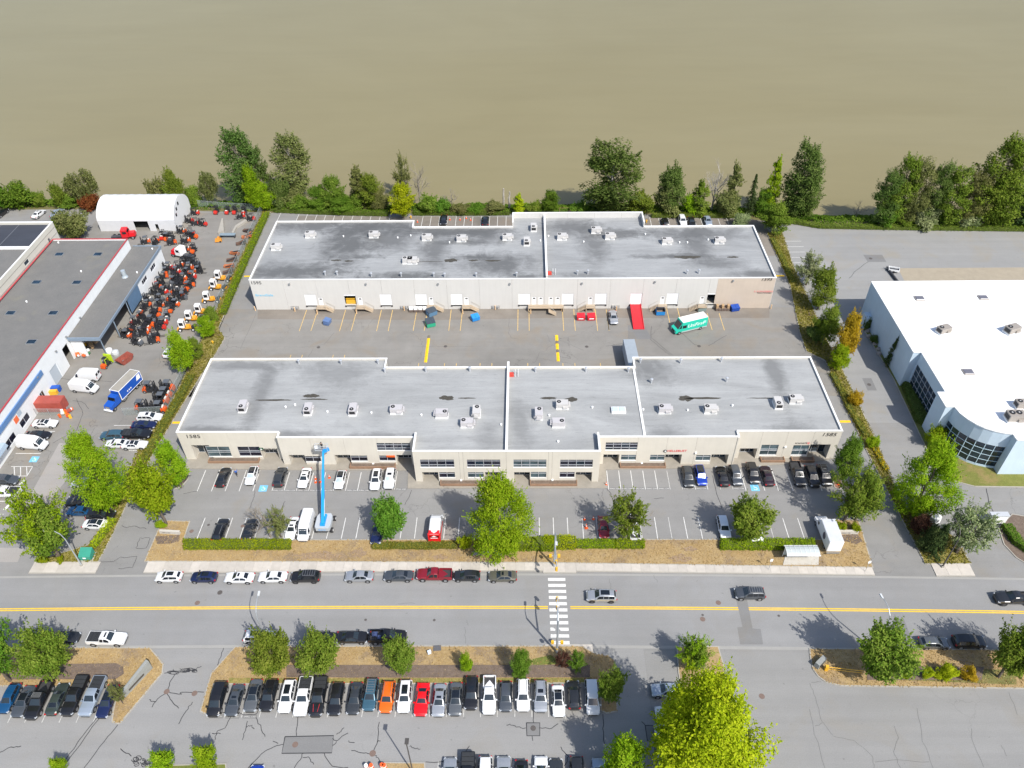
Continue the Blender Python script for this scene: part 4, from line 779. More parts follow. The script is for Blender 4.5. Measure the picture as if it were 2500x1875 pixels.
lops = [(163.2, 166.2, 2.7, 3.9), (157.4, 160.4, 2.7, 3.9)]; wall_panel(b5, 'y', 155, 171.3, -93.05, 0, 4.89, .2, lops, WHITEW, 1)
for q in lops: window(b5, 'y', *q, -93.05, 3, (), 1, glass=GLASS)
wall_panel(b5, 'x', -99.95, -93.3, 155, 0, 4.85, .2, [], WHITEW, -1); MB().box(-99.95, -97.4, 133.6, 133.8, 0, 4.74).build('wing_wall', WHITEW, b5); wall_panel(b5, 'x', -99.95, -93.2, 171.3, 0, 4.88, .2, [], WHITEW, 1)
MB().box(-92.98, -92.9, 148.5, 154.9, 1.0, 4.88).build('side_cladding', M('blue_cladding', (.11, .19, .30), .5, .1, 1), b5)
for yy in (133.4, 140.5, 147.8): MB().tube((-93.0, yy, 0), (-93.0, yy, 4.8), .12, n=6).build('canopy_post', FASC, b5)
X_, Y_ = W('a', 1350, 1220, 5.4); MB().tube((X_, Y_, 5.35), (X_, Y_, 5.7), .75, .6, n=10).tube((X_, Y_, 5.7), (X_, Y_, 7.2), .5, .5, n=12).build('exhaust_stack', M('galvanised_duct', (.46, .52, .56), .4, metal=.3), b5, smooth=40)
b6 = thing('tall_concrete_building', 'tall pale concrete building with dark membrane roof at far left edge', 'building')
wall_panel(b6, 'y', 60, 173.5, -119.3, 0, 11.2, .3, [(168.8, 169.8, 4.5, 9.0), (157, 159, 8.6, 9.6)], BONE, 1); wall_panel(b6, 'x', -200, -119.6, 173.5, 0, 11.2, .3, [], BONE, 1)
window(b6, 'y', 168.8, 169.8, 4.5, 9.0, -119.3, 1, (.5,), 1, glass=GLASS2); window(b6, 'y', 157, 159, 8.6, 9.6, -119.3, 1, (), 1)
for z in (9.9, 8.3): MB().box(-119.296, -119.25, 60, 173.4, z, z+.08).build('wall_groove', JOINT, b6)
MB().sheet([(-200, 162.2), (-119.6, 162.2), (-119.6, 173.2), (-200, 173.2)], 10.6).build('dark_roof', roofmat('dark_roof_membrane', (.045, .05, .065), [], .1, .6, 3.2), b6)
for k in range(8): MB().box(-128-k*4.5, -127.9-k*4.5, 162.3, 173.1, 10.602, 10.65).build('roof_seam', M('roof_seam_grey', (.17, .18, .2), .7), b6)
MB().sheet([(-200, 60), (-119.6, 60), (-119.6, 161.9), (-200, 161.9)], 10.3).build('gravel_roof', GRAVEL, b6); MB().box(-200, -119.6, 161.9, 162.2, 10.0, 11.0).build('roof_divider', COPING, b6)
MB().box(-119.62, -119.28, 60, 173.6, 11.2, 11.3).build('coping', COPING, b6); MB().box(-200, -119.63, 173.2, 173.6, 11.2, 11.298).build('coping', COPING, b6); MB().box(-135, -131, 156, 160, 10.3, 11.3).build('roof_hatch', BONE, b6)

TENTW = M('white_tent_fabric', (.66, .67, .69), .6, .02, .3); TENTG = M('grey_tent_fabric', (.60, .61, .63), .7, .04, .8)
tent = thing('fabric_tent', 'large white arched fabric storage tent with dark doorway beside the river trees', 'tent', (-117, 188.1, 0))
prof = [(0, 3.3), (.35, 4.2), (1.2, 5.3), (2.6, 6.3), (4.3, 7.0), (6, 7.25), (7.7, 7.0), (9.4, 6.3), (10.8, 5.3), (11.65, 4.2), (12, 3.3)]
TL = 21.3; cv = MB(); ns = 9
for k in range(ns):                               # fabric sags a little between the hoops
    for j in range(3):
        xa, xb = TL*(k+j/3)/ns, TL*(k+(j+1)/3)/ns
        za, zb = -.10*math.sin(math.pi*j/3), -.10*math.sin(math.pi*(j+1)/3)
        for p, q in zip(prof, prof[1:]): cv.add([(xa, p[0], p[1]+za), (xb, p[0], p[1]+zb), (xb, q[0], q[1]+zb), (xa, q[0], q[1]+za)], [(0, 1, 2, 3)])
cv.build('canopy', TENTW, tent, smooth=50)
wall_panel(tent, 'x', 0, TL, 0, 0, 3.32, .06, [(9.9, 13.8, 0, 3.0), (15.6, 16.4, 0, 2.1)], TENTG, -1, 'side_wall'); wall_panel(tent, 'x', 0, TL, 12, 0, 3.32, .06, [], TENTG, 1, 'side_wall')
for X_, fl in ((0.0, 1), (TL, 0)):
    g_ = MB(); pts = [(X_, 0, 0)]+[(X_, p[0], p[1]) for p in prof]+[(X_, 12, 0)]; g_.add(pts, [tuple(range(len(pts)))] if fl == 0 else [tuple(range(len(pts)))[::-1]]); g_.build('end_wall', TENTW, tent)
for yy, zz in ((3.2, 5.0), (5.0, 5.7), (2.1, 3.8)): MB().box(TL+.01, TL+.05, yy-.4, yy+.4, zz-.45, zz+.45).build('end_window', GLASS, tent)
MB().box(.3, TL-.3, 5, 5.1, .02, 5).build('inner_dark', M('dark_interior', (.03, .03, .035), .9), tent)
# ================================================================ VEHICLES
def lerp(a, b, f): return a+(b-a)*f
CGLASS = M('car_glass', (.010, .013, .018), .04, spec=.8); CGLASS_T = M('car_windscreen', (.02, .028, .034), .04, spec=.9); SHADE = M('foil_sunshade', (.62, .72, .80), .25, metal=.5)
TYRE = M('tyre_rubber', (.018, .018, .02), .8); RIM = M('alloy_rim', (.42, .43, .45), .35, metal=.6); DARKRIM = M('dark_rim', (.05, .05, .055), .4); HEADL = M('headlight_lens', (.45, .48, .52), .1); TAILL = M('tail_light_lens', (.42, .01, .015), .15); TRIM = M('black_trim', (.02, .02, .022), .5); CHROME = M('chrome_trim', (.6, .6, .62), .15, metal=.9); RAILM = M('roof_rail', (.28, .29, .3), .4, metal=.4); LINER = M('bed_liner', (.035, .035, .038), .8)
# body shapes: length, width, then stations (t from tail to nose, lower z, belt z, belt half width, top z, top half width) in fractions of half width
KINDS = {
 'sedan': (4.75, 1.84, [(0,.42,.72,.72,.80,.55),(.025,.30,.84,.88,.92,.66),(.07,.26,.92,.95,1.01,.74),(.17,.24,.95,.99,1.05,.76),(.31,.23,.96,1,1.41,.62),(.45,.22,.95,1,1.46,.65),(.56,.22,.94,1,1.42,.64),(.72,.23,.93,1,1.0,.82),(.84,.24,.88,.98,.93,.78),(.94,.26,.78,.92,.83,.70),(.985,.32,.66,.80,.70,.58),(1,.38,.58,.68,.62,.5)], (.185,.30), (.57,.705), ((.225,.425),(.44,.66)), .33),
 'hatchback': (4.35, 1.80, [(0,.40,.74,.76,.84,.60),(.02,.30,.90,.90,1.02,.70),(.05,.26,.97,.95,1.16,.72),(.13,.24,.99,.99,1.44,.64),(.30,.23,.98,1,1.52,.67),(.45,.22,.97,1,1.54,.68),(.57,.22,.95,1,1.47,.66),(.74,.23,.93,1,1.02,.82),(.86,.24,.87,.98,.93,.78),(.95,.26,.77,.91,.82,.70),(.985,.32,.66,.80,.70,.58),(1,.38,.58,.68,.62,.5)], (.045,.125), (.58,.725), ((.12,.42),(.435,.67)), .33),
 'suv': (4.75, 1.90, [(0,.44,.80,.80,.92,.66),(.015,.32,.98,.93,1.12,.74),(.04,.28,1.06,.97,1.30,.74),(.10,.26,1.08,1,1.62,.68),(.28,.25,1.07,1,1.70,.71),(.45,.25,1.06,1,1.71,.72),(.58,.25,1.04,1,1.64,.70),(.73,.26,1.03,1,1.12,.85),(.86,.28,.98,.99,1.04,.82),(.95,.30,.88,.93,.94,.76),(.985,.36,.76,.84,.80,.66),(1,.42,.68,.74,.72,.58)], (.03,.095), (.59,.72), ((.09,.27),(.285,.44),(.455,.67)), .37),
 'minivan': (5.1, 1.98, [(0,.42,.82,.80,.95,.68),(.015,.30,1.0,.94,1.15,.76),(.035,.27,1.06,.98,1.35,.76),(.08,.25,1.06,1,1.66,.72),(.30,.24,1.05,1,1.74,.75),(.50,.24,1.03,1,1.74,.76),(.63,.24,1.0,1,1.62,.73),(.80,.25,.97,1,1.10,.84),(.90,.27,.90,.97,.98,.80),(.96,.30,.80,.90,.86,.72),(.99,.36,.70,.80,.76,.62),(1,.42,.62,.72,.68,.56)], (.025,.075), (.64,.79), ((.07,.28),(.295,.5),(.515,.74)), .36),
 'coupe': (4.85, 1.92, [(0,.42,.76,.74,.86,.58),(.02,.30,.88,.90,.98,.70),(.08,.26,.93,.97,1.02,.76),(.18,.24,.94,1,1.08,.74),(.34,.23,.93,1,1.34,.58),(.46,.22,.92,.99,1.37,.60),(.53,.22,.91,.98,1.33,.60),(.67,.23,.90,.98,.96,.80),(.82,.24,.87,.99,.92,.80),(.94,.26,.78,.94,.83,.74),(.985,.32,.66,.82,.70,.62),(1,.38,.58,.70,.62,.54)], (.20,.33), (.54,.655), ((.27,.42),(.43,.61)), .34),
 'pickup': (5.75, 1.98, [(0,.5,.86,.92,.88,.86),(.02,.40,.90,.97,.92,.90),(.20,.38,.92,1,.94,.93),(.36,.36,.96,1,.98,.93),(.362,.36,1.08,1,1.16,.82),(.385,.36,1.12,1,1.80,.70),(.48,.36,1.12,1,1.87,.72),(.57,.36,1.11,1,1.82,.71),(.70,.36,1.11,1,1.20,.86),(.84,.38,1.10,.99,1.17,.84),(.95,.40,1.02,.95,1.07,.80),(.985,.44,.90,.88,.94,.74),(1,.50,.80,.80,.84,.68)], (.365,.383), (.58,.69), ((.395,.485),(.50,.64)), .40),
 'cargo van': (5.7, 2.06, [(0,.5,1.0,.90,2.2,.80),(.006,.42,1.2,.97,2.42,.86),(.03,.40,1.2,.99,2.50,.87),(.30,.38,1.2,1,2.55,.88),(.60,.38,1.2,1,2.54,.88),(.74,.38,1.15,1,2.30,.82),(.80,.38,1.13,1,2.02,.80),(.885,.38,1.10,.99,1.26,.80),(.95,.40,.98,.94,1.08,.76),(.985,.44,.86,.86,.92,.66),(1,.5,.76,.78,.82,.6)], (.001,.004), (.77,.875), ((.72,.845),), .36),
}
CAR_PARTS = {}
def car_proto(kind):
    if kind in CAR_PARTS: return CAR_PARTS[kind]
    Ln, Wd, ST_, rw, ws, sides, wr = KINDS[kind]; hw = Wd/2
    def sec(t):
        for a, b in zip(ST_, ST_[1:]):
            if a[0] <= t <= b[0]+1e-9:
                f = (t-a[0])/(b[0]-a[0]); return [lerp(a[k], b[k], f) for k in range(1, 6)]
        return list(ST_[-1][1:])
    X = lambda t: (t-.5)*Ln
    def half(t):
        zl, zb, wb, zt, wt = sec(t); mid = (zl+zb)/2
        return [(wb*.90*hw, zl), (min(1.0, wb*1.0)*hw, mid-.05), (wb*.985*hw, zb), (lerp(wb, wt, .15)*hw, lerp(zb, zt, .12)), (wt*1.02*hw, lerp(zb, zt, .93)), (wt*.90*hw, zt), (wt*.45*hw, zt+.025), (0, zt+.035)]
    body = MB(); ring = []
    for s_ in ST_:
        h_ = half(s_[0]); r_ = [(X(s_[0]), -y, z) for y, z in h_]+[(X(s_[0]), y, z) for y, z in h_[:-1][::-1]]; ring.append(r_)
    n = len(ring[0])
    for a, b in zip(ring, ring[1:]):
        for k in range(n-1): body.add([a[k], b[k], b[k+1], a[k+1]], [(0, 1, 2, 3)])
        body.add([a[0], a[-1], b[-1], b[0]], [(0, 1, 2, 3)], 1)
    body.add(ring[0], [tuple(range(n))]); body.add(ring[-1], [tuple(range(n))[::-1]])
    body.box(X(1)-.16, X(1)+.015, -hw*.62, hw*.62, .30, .50, 1); body.box(X(0)-.015, X(0)+.12, -hw*.7, hw*.7, .32, .5, 1)
    wx = (X(.175) if kind in ('pickup', 'cargo van') else X(.19), X(.815) if kind != 'cargo van' else X(.86))
    for x in wx:                                  # dark wheel arches
        for s_ in (-1, 1): body.tube((x, s_*(hw-.22), wr+.03), (x, s_*(hw+.006), wr+.03), wr+.10, n=12, m=1)
    parts = [('body', body.mesh('body', [TRIM, TRIM], 38), 'paint', (0, 0, 0))]
    def top(t, r):                                # point on the upper surface
        h_ = half(t); wt = sec(t)[4]*hw; return (X(t), r*wt*.92, lerp(h_[7][1], h_[5][1], abs(r)**1.5)+.012)
    def patch(t0, t1, r=.93, nt_=4, nr=6, k0=1.0, k1=1.0):
        mb = MB(); g = [[top(lerp(t0, t1, i/nt_), lerp(-r, r, j/nr)*lerp(k0, k1, i/nt_)) for j in range(nr+1)] for i in range(nt_+1)]
        for i in range(nt_):
            for j in range(nr): mb.add([g[i][j], g[i+1][j], g[i+1][j+1], g[i][j+1]], [(3, 2, 1, 0)][::1] if False else [(0, 1, 2, 3)])
        return mb
    parts.append(('windscreen', patch(*ws).mesh('windscreen', [CGLASS_T], 60), 'glass', (0, 0, 0)))
    if kind == 'pickup': mb = MB(); mb.box(X(.375)-.03, X(.375)-.0, -hw*.62, hw*.62, 1.25, 1.7); parts.append(('rear_window', mb.mesh('rear_window', [CGLASS]), None, (0, 0, 0)))
    elif kind == 'cargo van':
        for s_ in (-1, 1): mb = MB(); mb.box(X(0)-.02, X(0), s_*.47-.34, s_*.47+.34, 1.5, 2.1); parts.append(('rear_window', mb.mesh('rear_window', [CGLASS]), None, (0, 0, 0)))
    else: parts.append(('rear_window', patch(*rw, k0=.95, k1=.97).mesh('rear_window', [CGLASS], 60), None, (0, 0, 0)))
    for s_ in (-1, 1):
        for a, b in sides:
            mb = MB(); nn = 5; rows = []
            for i in range(nn+1):
                t = lerp(a, b, i/nn); zl, zb, wb, zt, wt = sec(t); lo, hi = lerp(zb, zt, .16), lerp(zb, zt, .86)
                wlo, whi = lerp(lerp(wb, wt, .15), wt*1.02, .05)*hw, wt*1.02*hw
                wlo = lerp(lerp(wb, wt, .15)*hw, wt*1.02*hw, .05)+.014; whi = lerp(lerp(wb, wt, .15)*hw, wt*1.02*hw, .91)+.016
                rows.append(((X(t), s_*wlo, lo), (X(t), s_*whi, hi)))
            for p, q in zip(rows, rows[1:]): mb.add([p[0], q[0], q[1], p[1]], [(0, 1, 2, 3) if s_ < 0 else (3, 2, 1, 0)])
            parts.append(('side_window', mb.mesh('side_window', [CGLASS], 60), None, (0, 0, 0)))
        zh = sec(.965)[1]; mb = MB(); mb.cbox(0, 0, 0, .34, .30, .13, rz=-s_*.5); parts.append(('headlight', mb.mesh('headlight', [HEADL]), None, (X(.962), s_*hw*.80, zh-.07)))
        zr = sec(.02)[1]; mb = MB(); mb.cbox(0, 0, 0, .2, .26, .18 if kind != 'cargo van' else .5, rz=s_*.3); parts.append(('tail_light', mb.mesh('tail_light', [TAILL]), None, (X(.016), s_*hw*.80, zr-.05)))
        tm = ws[1]-.02; zb = sec(tm)[1]; mb = MB(); mb.box(-.09, .09, min(0, s_*.24), max(0, s_*.24), -.07, .08, top=.02); parts.append(('wing_mirror', mb.mesh('wing_mirror', [TRIM]), 'paint', (X(tm), s_*hw*.97, zb+.1)))
    wm = MB(); wm.tube((0, -.11, 0), (0, .11, 0), wr, n=16, m=0); wm.tube((0, -.122, 0), (0, .122, 0), wr*.66, n=10, m=1)
    wme = wm.mesh('wheel', [TYRE, RIM], 40)
    for x in wx:
        for s_ in (-1, 1): parts.append(('wheel', wme, 'rim', (x, s_*(hw-.10), wr)))
    if kind == 'pickup':
        mb = MB(); mb.sheet([(X(.03), -hw*.80), (X(.355), -hw*.80), (X(.355), hw*.80), (X(.03), hw*.80)], .965); parts.append(('bed_floor', mb.mesh('bed_floor', [LINER]), None, (0, 0, 0)))
        for s_ in (-1, 1): mb = MB(); y0, y1 = sorted((s_*hw*.82, s_*hw*.97)); mb.box(X(.006), X(.361), y0, y1, .80, 1.30, top=.02); parts.append(('bed_side', mb.mesh('bed_side', [TRIM]), 'paint', (0, 0, 0)))
        mb = MB(); mb.box(X(.002), X(.016), -hw*.82, hw*.82, .80, 1.29); parts.append(('tailgate', mb.mesh('tailgate', [TRIM]), 'paint', (0, 0, 0)))
    CAR_PARTS[kind] = (parts, top, patch, X, hw, sec)
    return CAR_PARTS[kind]
PAINTS = {k: paint(k.replace(' ', '_'), c, mt) for k, c, mt in (('white', (.70, .71, .72), 0), ('black', (.012, .012, .014), 0), ('navy', (.012, .02, .075), .2), ('dark grey', (.045, .05, .056), .3), ('grey', (.13, .14, .15), .4), ('silver', (.42, .44, .47), .5), ('blue', (.012, .05, .38), .2), ('teal', (.05, .12, .17), .3),
    ('deep blue', (.01, .075, .19), .3), ('orange', (.68, .13, .005), .1), ('red', (.72, .006, .01), 0), ('maroon', (.22, .012, .022), .1), ('olive', (.135, .13, .105), .3), ('pale blue', (.36, .42, .50), .4), ('charcoal', (.028, .03, .034), .3), ('slate', (.075, .085, .10), .3), ('green grey', (.05, .065, .06), .3), ('pearl', (.72, .76, .80), .1), ('plum', (.035, .018, .026), .3))}
_extra = {}
def xmesh(key, fn):
    if key not in _extra: _extra[key] = fn()
    return _extra[key]
def car(tl, x, y, kind, colour, hd, label, group=None, ex='', scale=1.0, z0=.02):
    """ex flags: s sunroof, p panoramic roof, r roof rails, d dark roof, t tonneau cover, f foil sunshade, k dark rims, c canopy on bed, b rack"""
    parts, top, patch, X, hw, sec = car_proto(kind)
    cx, cy = W(tl, x, y, .75)
    t_ = thing(kind.replace(' ', '_') if kind not in ('sedan', 'hatchback', 'suv', 'coupe') else {'sedan': 'parked_sedan', 'hatchback': 'parked_hatchback', 'suv': 'parked_suv', 'coupe': 'parked_coupe'}[kind], label, {'pickup': 'pickup truck', 'cargo van': 'van', 'minivan': 'minivan', 'suv': 'SUV'}.get(kind, 'car'), (cx, cy, z0), math.radians(hd+RND.uniform(-1.2, 1.2)), group)
    t_.scale = (scale*RND.uniform(.97, 1.03), RND.uniform(.98, 1.02), RND.uniform(.98, 1.02))
    P = PAINTS[colour]
    for nm, me, how, loc in parts:
        if nm == 'windscreen' and 'f' in ex: inst(nm, me, t_, loc, 0, SHADE)
        else:
            o = inst(nm, me, t_, loc, 0, P if how == 'paint' else None)
            if how == 'rim' and 'k' in ex: o.material_slots[1].link = 'OBJECT'; o.material_slots[1].material = DARKRIM
    rs, re_ = (.30, .56)
    if kind == 'suv': rs, re_ = .12, .56
    if kind == 'hatchback': rs, re_ = .16, .55
    if kind == 'minivan': rs, re_ = .12, .6
    if kind == 'pickup': rs, re_ = .40, .56
    if kind == 'coupe': rs, re_ = .36, .52
    if 's' in ex: inst('sunroof', xmesh(kind+'s', lambda: patch(lerp(rs, re_, .60), lerp(rs, re_, .88), .62).mesh('sunroof', [CGLASS], 60)), t_)
    if 'p' in ex: inst('panoramic_roof', xmesh(kind+'p', lambda: patch(lerp(rs, re_, .28), lerp(rs, re_, .95), .70).mesh('panoramic_roof', [CGLASS], 60)), t_)
    if 'd' in ex: inst('dark_roof', xmesh(kind+'d', lambda: patch(rs+.01, re_-.005, .97).mesh('dark_roof', [CGLASS], 60)), t_)
    if 'r' in ex:
        for s_ in (-1, 1):
            def one(s_=s_):
                mb = MB(); q = [top(lerp(rs+.02, re_-.02, k/4), s_*.86) for k in range(5)]; mb.path([(a, b, c+.05) for a, b, c in q], [.028]*5, 4); return mb.mesh('roof_rail', [RAILM])
            inst('roof_rail', xmesh(f'{kind}r{s_}', one), t_)
    if 'b' in ex:
        def rack():
            mb = MB(); zz = top(lerp(rs, re_, .5), 0)[2]+.1
            for k in range(6): xx = X(lerp(rs+.02, re_-.02, k/5)); mb.tube((xx, -hw*.6, zz), (xx, hw*.6, zz), .03, n=4)
            for s_ in (-1, 1): mb.tube((X(rs+.02), s_*hw*.6, zz), (X(re_-.02), s_*hw*.6, zz), .03, n=4)
            return mb.mesh('roof_rack', [RAILM])
        inst('roof_rack', xmesh(kind+'b', rack), t_)
    if 't' in ex:
        def tono():
            mb = MB()
            for k in range(3): mb.box(X(lerp(.02, .355, k/3))+.015, X(lerp(.02, .355, (k+1)/3))-.015, -hw*.86, hw*.86, 1.29, 1.34, top=.02)
            return mb.mesh('bed_cover', [M('vinyl_bed_cover', (.028, .03, .033), .55)])
        inst('bed_cover', xmesh('tono', tono), t_)
    if 'c' in ex:
        def can():
            mb = MB(); mb.box(X(.015), X(.358), -hw*.9, hw*.9, 1.27, 1.82, top=.12); return mb.mesh('bed_canopy', [TRIM], 30)
        inst('bed_canopy', xmesh('can', can), t_, paint=P)
    if 'j' in ex:
        me = xmesh('load', lambda: MB().cbox(X(.15), .2, 1.12, .8, .7, .35).cbox(X(.28), -.3, 1.1, .5, .6, .3).mesh('bed_load', [M('tool_boxes', (.05, .07, .16), .5)])); inst('bed_load', me, t_)
    return t_
ORD = ['leftmost', 'second from left', 'third from left', 'fourth from left', 'fifth from left', 'sixth from left', 'seventh from left', 'eighth from left', 'ninth from left', 'tenth from left', 'eleventh from left', 'twelfth from left', 'thirteenth from left', 'fourteenth from left', 'fifteenth from left', 'sixteenth from left', 'seventeenth from left', 'eighteenth from left', 'nineteenth from left', 'twentieth from left', 'twenty-first from left', 'twenty-second from left', 'twenty-third from left']
WORD = {'suv': 'SUV', 'sedan': 'sedan', 'hatchback': 'hatchback', 'coupe': 'coupe', 'minivan': 'minivan', 'pickup': 'pickup', 'cargo van': 'cargo van'}
def row(where, group, specs):
    for i, (tl, x, y, kind, colour, hd, ex, det) in enumerate(specs):
        car(tl, x, y, kind, colour, hd, f'{colour} {WORD[kind]}{" "+det if det else ""}, {ORD[i]} {where}', group, ex)
row('in the long south car row', 'cars in the long south row', [
 ('i', 800, 690, 'minivan', 'black', -90, '', ''), ('i', 990, 700, 'sedan', 'slate', -90, 's', 'with sunroof'), ('i', 1190, 650, 'sedan', 'grey', -90, 'd', 'with dark glass roof'), ('i', 1360, 650, 'suv', 'black', -90, 's', ''), ('i', 1557, 660, 'suv', 'white', -90, 'p', 'with panoramic roof'), ('i', 1730, 665, 'pickup', 'white', -90, 't', 'with bed cover'), ('i', 1895, 665, 'pickup', 'black', -90, 't', 'with hood stripes'), ('i', 2085, 690, 'suv', 'black', -90, '', 'with greenish windscreen'),
 ('n', 72, 680, 'sedan', 'dark grey', -90, '', ''), ('n', 245, 642, 'suv', 'teal', -90, 'rb', 'with roof rack'), ('n', 425, 668, 'suv', 'orange', -90, 'r', ''), ('n', 613, 660, 'suv', 'white', -90, 'p', 'with large sunroof'), ('n', 797, 693, 'coupe', 'red', -90, '', ''), ('n', 983, 700, 'sedan', 'silver', -90, 's', ''), ('n', 1162, 687, 'sedan', 'grey', -90, 'd', 'with black roof'), ('n', 1330, 625, 'suv', 'black', -90, 's', ''), ('n', 1525, 650, 'pickup', 'white', -90, '', 'with white bed'), ('n', 1703, 660, 'hatchback', 'slate', -90, '', ''), ('n', 1890, 645, 'suv', 'white', -90, 'r', ''), ('n', 2078, 660, 'suv', 'silver', -90, 'sr', 'with sunroof'),
 ('s', 48, 590, 'sedan', 'white', -90, 'd', 'with full dark glass roof'), ('s', 188, 537, 'hatchback', 'charcoal', 90, '', ''), ('s', 353, 557, 'minivan', 'white', -90, '', 'partly under a tree')])
for nm in (0,):                                   # red stripes on the black pickup's hood
    o = [q for q in COL.objects if q.get('label', '').startswith('black pickup with hood')][0]
    for s_ in (-1, 1): MB().add([(1.35, s_*.42, 1.225), (1.35, s_*.47, 1.225), (2.45, s_*.33, 1.17), (2.45, s_*.28, 1.17)], [(0, 1, 2, 3) if s_ < 0 else (3, 2, 1, 0)]).build('hood_stripe', REDT, o)
row('in the lower left car row', 'cars in the southwest row', [
 ('d', 95, 950, 'hatchback', 'deep blue', -90, '', ''), ('d', 238, 980, 'sedan', 'slate', -90, 'd', 'with black roof'), ('d', 400, 968, 'pickup', 'black', -90, 'b', 'with roof rack'), ('d', 582, 955, 'sedan', 'green grey', 90, '', ''), ('d', 762, 925, 'pickup', 'black', -90, 't', 'with bed cover'), ('d', 942, 930, 'pickup', 'pale blue', -90, 't', 'with dark bed cover'), ('d', 1090, 980, 'sedan', 'navy', -90, 'd', 'beside the stone sign')])
row('along the far kerb of the road', 'cars parked along the north kerb', [
 ('h', 275, 695, 'hatchback', 'white', 180, 'p', 'with dark panoramic roof'), ('h', 652, 700, 'hatchback', 'navy', 180, 'p', ''), ('h', 1037, 705, 'sedan', 'white', 180, 's', 'with sunroof'), ('h', 1398, 697, 'sedan', 'white', 180, '', 'with plain roof'), ('h', 1750, 697, 'suv', 'black', 180, 'bk', 'with roof rack'), ('m', 120, 690, 'sedan', 'silver', 180, '', ''), ('m', 545, 685, 'sedan', 'slate', 180, '', ''), ('m', 930, 677, 'pickup', 'maroon', 180, '', 'with grey bed'), ('m', 1280, 685, 'hatchback', 'charcoal', 180, '', ''), ('m', 1668, 690, 'sedan', 'olive', 180, 's', 'with sunroof')])
row('along the near kerb of the road', 'cars parked along the south kerb', [
 ('d', 640, 335, 'sedan', 'charcoal', 0, '', 'half under a tree'), ('d', 1085, 350, 'pickup', 'white', 0, 'ts', 'with dark bed cover'), ('h', 1257, 1347, 'suv', 'white', 0, 'p', 'with dark sunroof'), ('P', 788, 1559, 'suv', 'black', 0, 'r', ''), ('P', 860, 1555, 'sedan', 'black', 0, '', ''), ('m', 430, 1348, 'pickup', 'black', 0, 'j', 'with tools aboard'), ('w', 1520, 692, 'hatchback', 'grey', 0, '', ''), ('w', 1790, 682, 'suv', 'black', 0, '', 'half under a tree')])
G_ = 'vehicles driving on the road'
car('r', 745, 905, 'suv', 'silver', 180, 'silver SUV with two roof windows driving left just past the zebra crossing', G_, 'spk'); car('w', 95, 312, 'suv', 'slate', 180, 'dark grey SUV with roof rack driving left between two grey road patches', G_, 'br'); car('w', 2135, 350, 'pickup', 'charcoal', 180, 'black pickup truck driving left at the right edge of the road', G_, 'k')
row('in the left office row', 'cars before the office, left', [
 ('g', 552, 945, 'sedan', 'charcoal', 90, 's', ''), ('g', 862, 930, 'hatchback', 'white', -90, 'df', 'with black roof'), ('g', 1170, 945, 'suv', 'dark grey', 90, '', ''), ('g', 1432, 955, 'sedan', 'white', -90, 's', 'with sunroof'), ('g', 1817, 975, 'hatchback', 'white', -90, 'df', 'with black roof'), ('l', 80, 975, 'suv', 'white', -90, 'p', 'with dark sunroof'), ('l', 230, 965, 'suv', 'white', -90, 'sf', 'with small sunroof')])
row('in the right office row', 'cars before the office, right', [
 ('q', 1237, 945, 'suv', 'dark grey', -90, '', ''), ('q', 1372, 930, 'suv', 'blue', -90, 'df', 'with sunshade'), ('q', 1612, 935, 'sedan', 'black', 90, 's', ''), ('q', 1752, 930, 'suv', 'slate', -90, '', ''), ('q', 1937, 905, 'suv', 'black', -90, '', 'by the blue bay marking'), ('q', 2092, 930, 'sedan', 'plum', 90, 's', ''), ('v', 175, 580, 'pickup', 'charcoal', -90, '', 'with open bed'), ('v', 306, 600, 'suv', 'black', -90, '', ''), ('v', 415, 590, 'suv', 'black', -90, 'b', 'with roof rack')])
row('in the lower front row', 'cars in the lower front row', [
 ('g', 525, 1517, 'suv', 'black', 90, 'r', ''), ('g', 838, 1510, 'sedan', 'charcoal', 90, '', 'behind the bare tree'), ('g', 1297, 1500, 'sedan', 'white', -90, 's', 'with sunroof'), ('g', 1450, 1488, 'cargo van', 'white', -90, '', 'beside the blue boom lift'), ('l', 92, 1545, 'sedan', 'navy', -90, '', 'under a round tree'), ('q', 325, 1490, 'sedan', 'maroon', -90, '', 'under a thin tree'), ('q', 655, 1490, 'pickup', 'white', 90, '', 'under thin tree'), ('q', 1622, 1490, 'suv', 'pearl', -90, '', 'left of a leafy tree'), ('q', 1950, 1510, 'cargo van', 'white', -90, '', 'hidden behind a leafy tree')])
row('behind the warehouse', 'cars behind the warehouse', [
 ('j', 370, 955, 'sedan', 'black', -90, '', ''), ('j', 820, 965, 'sedan', 'black', 90, '', ''), ('o', 550, 980, 'hatchback', 'black', 90, '', ''), ('o', 735, 965, 'suv', 'white', -90, '', ''), ('o', 832, 975, 'sedan', 'black', -90, '', ''), ('o', 1010, 965, 'sedan', 'pale blue', -90, '', '')])
car('p', 78, 592, 'sedan', 'silver', -90, 'silver sedan in the loading yard left of the red ramp')
row('at the bottom edge', 'cars at the bottom edge', [('i', 1190, 1600, 'sedan', 'blue', 90, '', 'barely in view'), ('n', 1095, 1520, 'sedan', 'silver', 90, '', ''), ('n', 1290, 1510, 'pickup', 'black', -90, 't', ''), ('n', 1480, 1510, 'suv', 'white', -90, '', ''), ('n', 1680, 1500, 'coupe', 'silver', 90, 'd', 'with dark stripes'), ('n', 1872, 1545, 'sedan', 'black', -90, '', ''), ('n', 2085, 1505, 'sedan', 'white', 90, '', ''), ('s', 30, 1275, 'sedan', 'dark grey', 90, '', ''), ('s', 217, 1262, 'suv', 'charcoal', -90, '', ''), ('s', 420, 1270, 'sedan', 'pale blue', 90, '', 'behind a lime tree')])
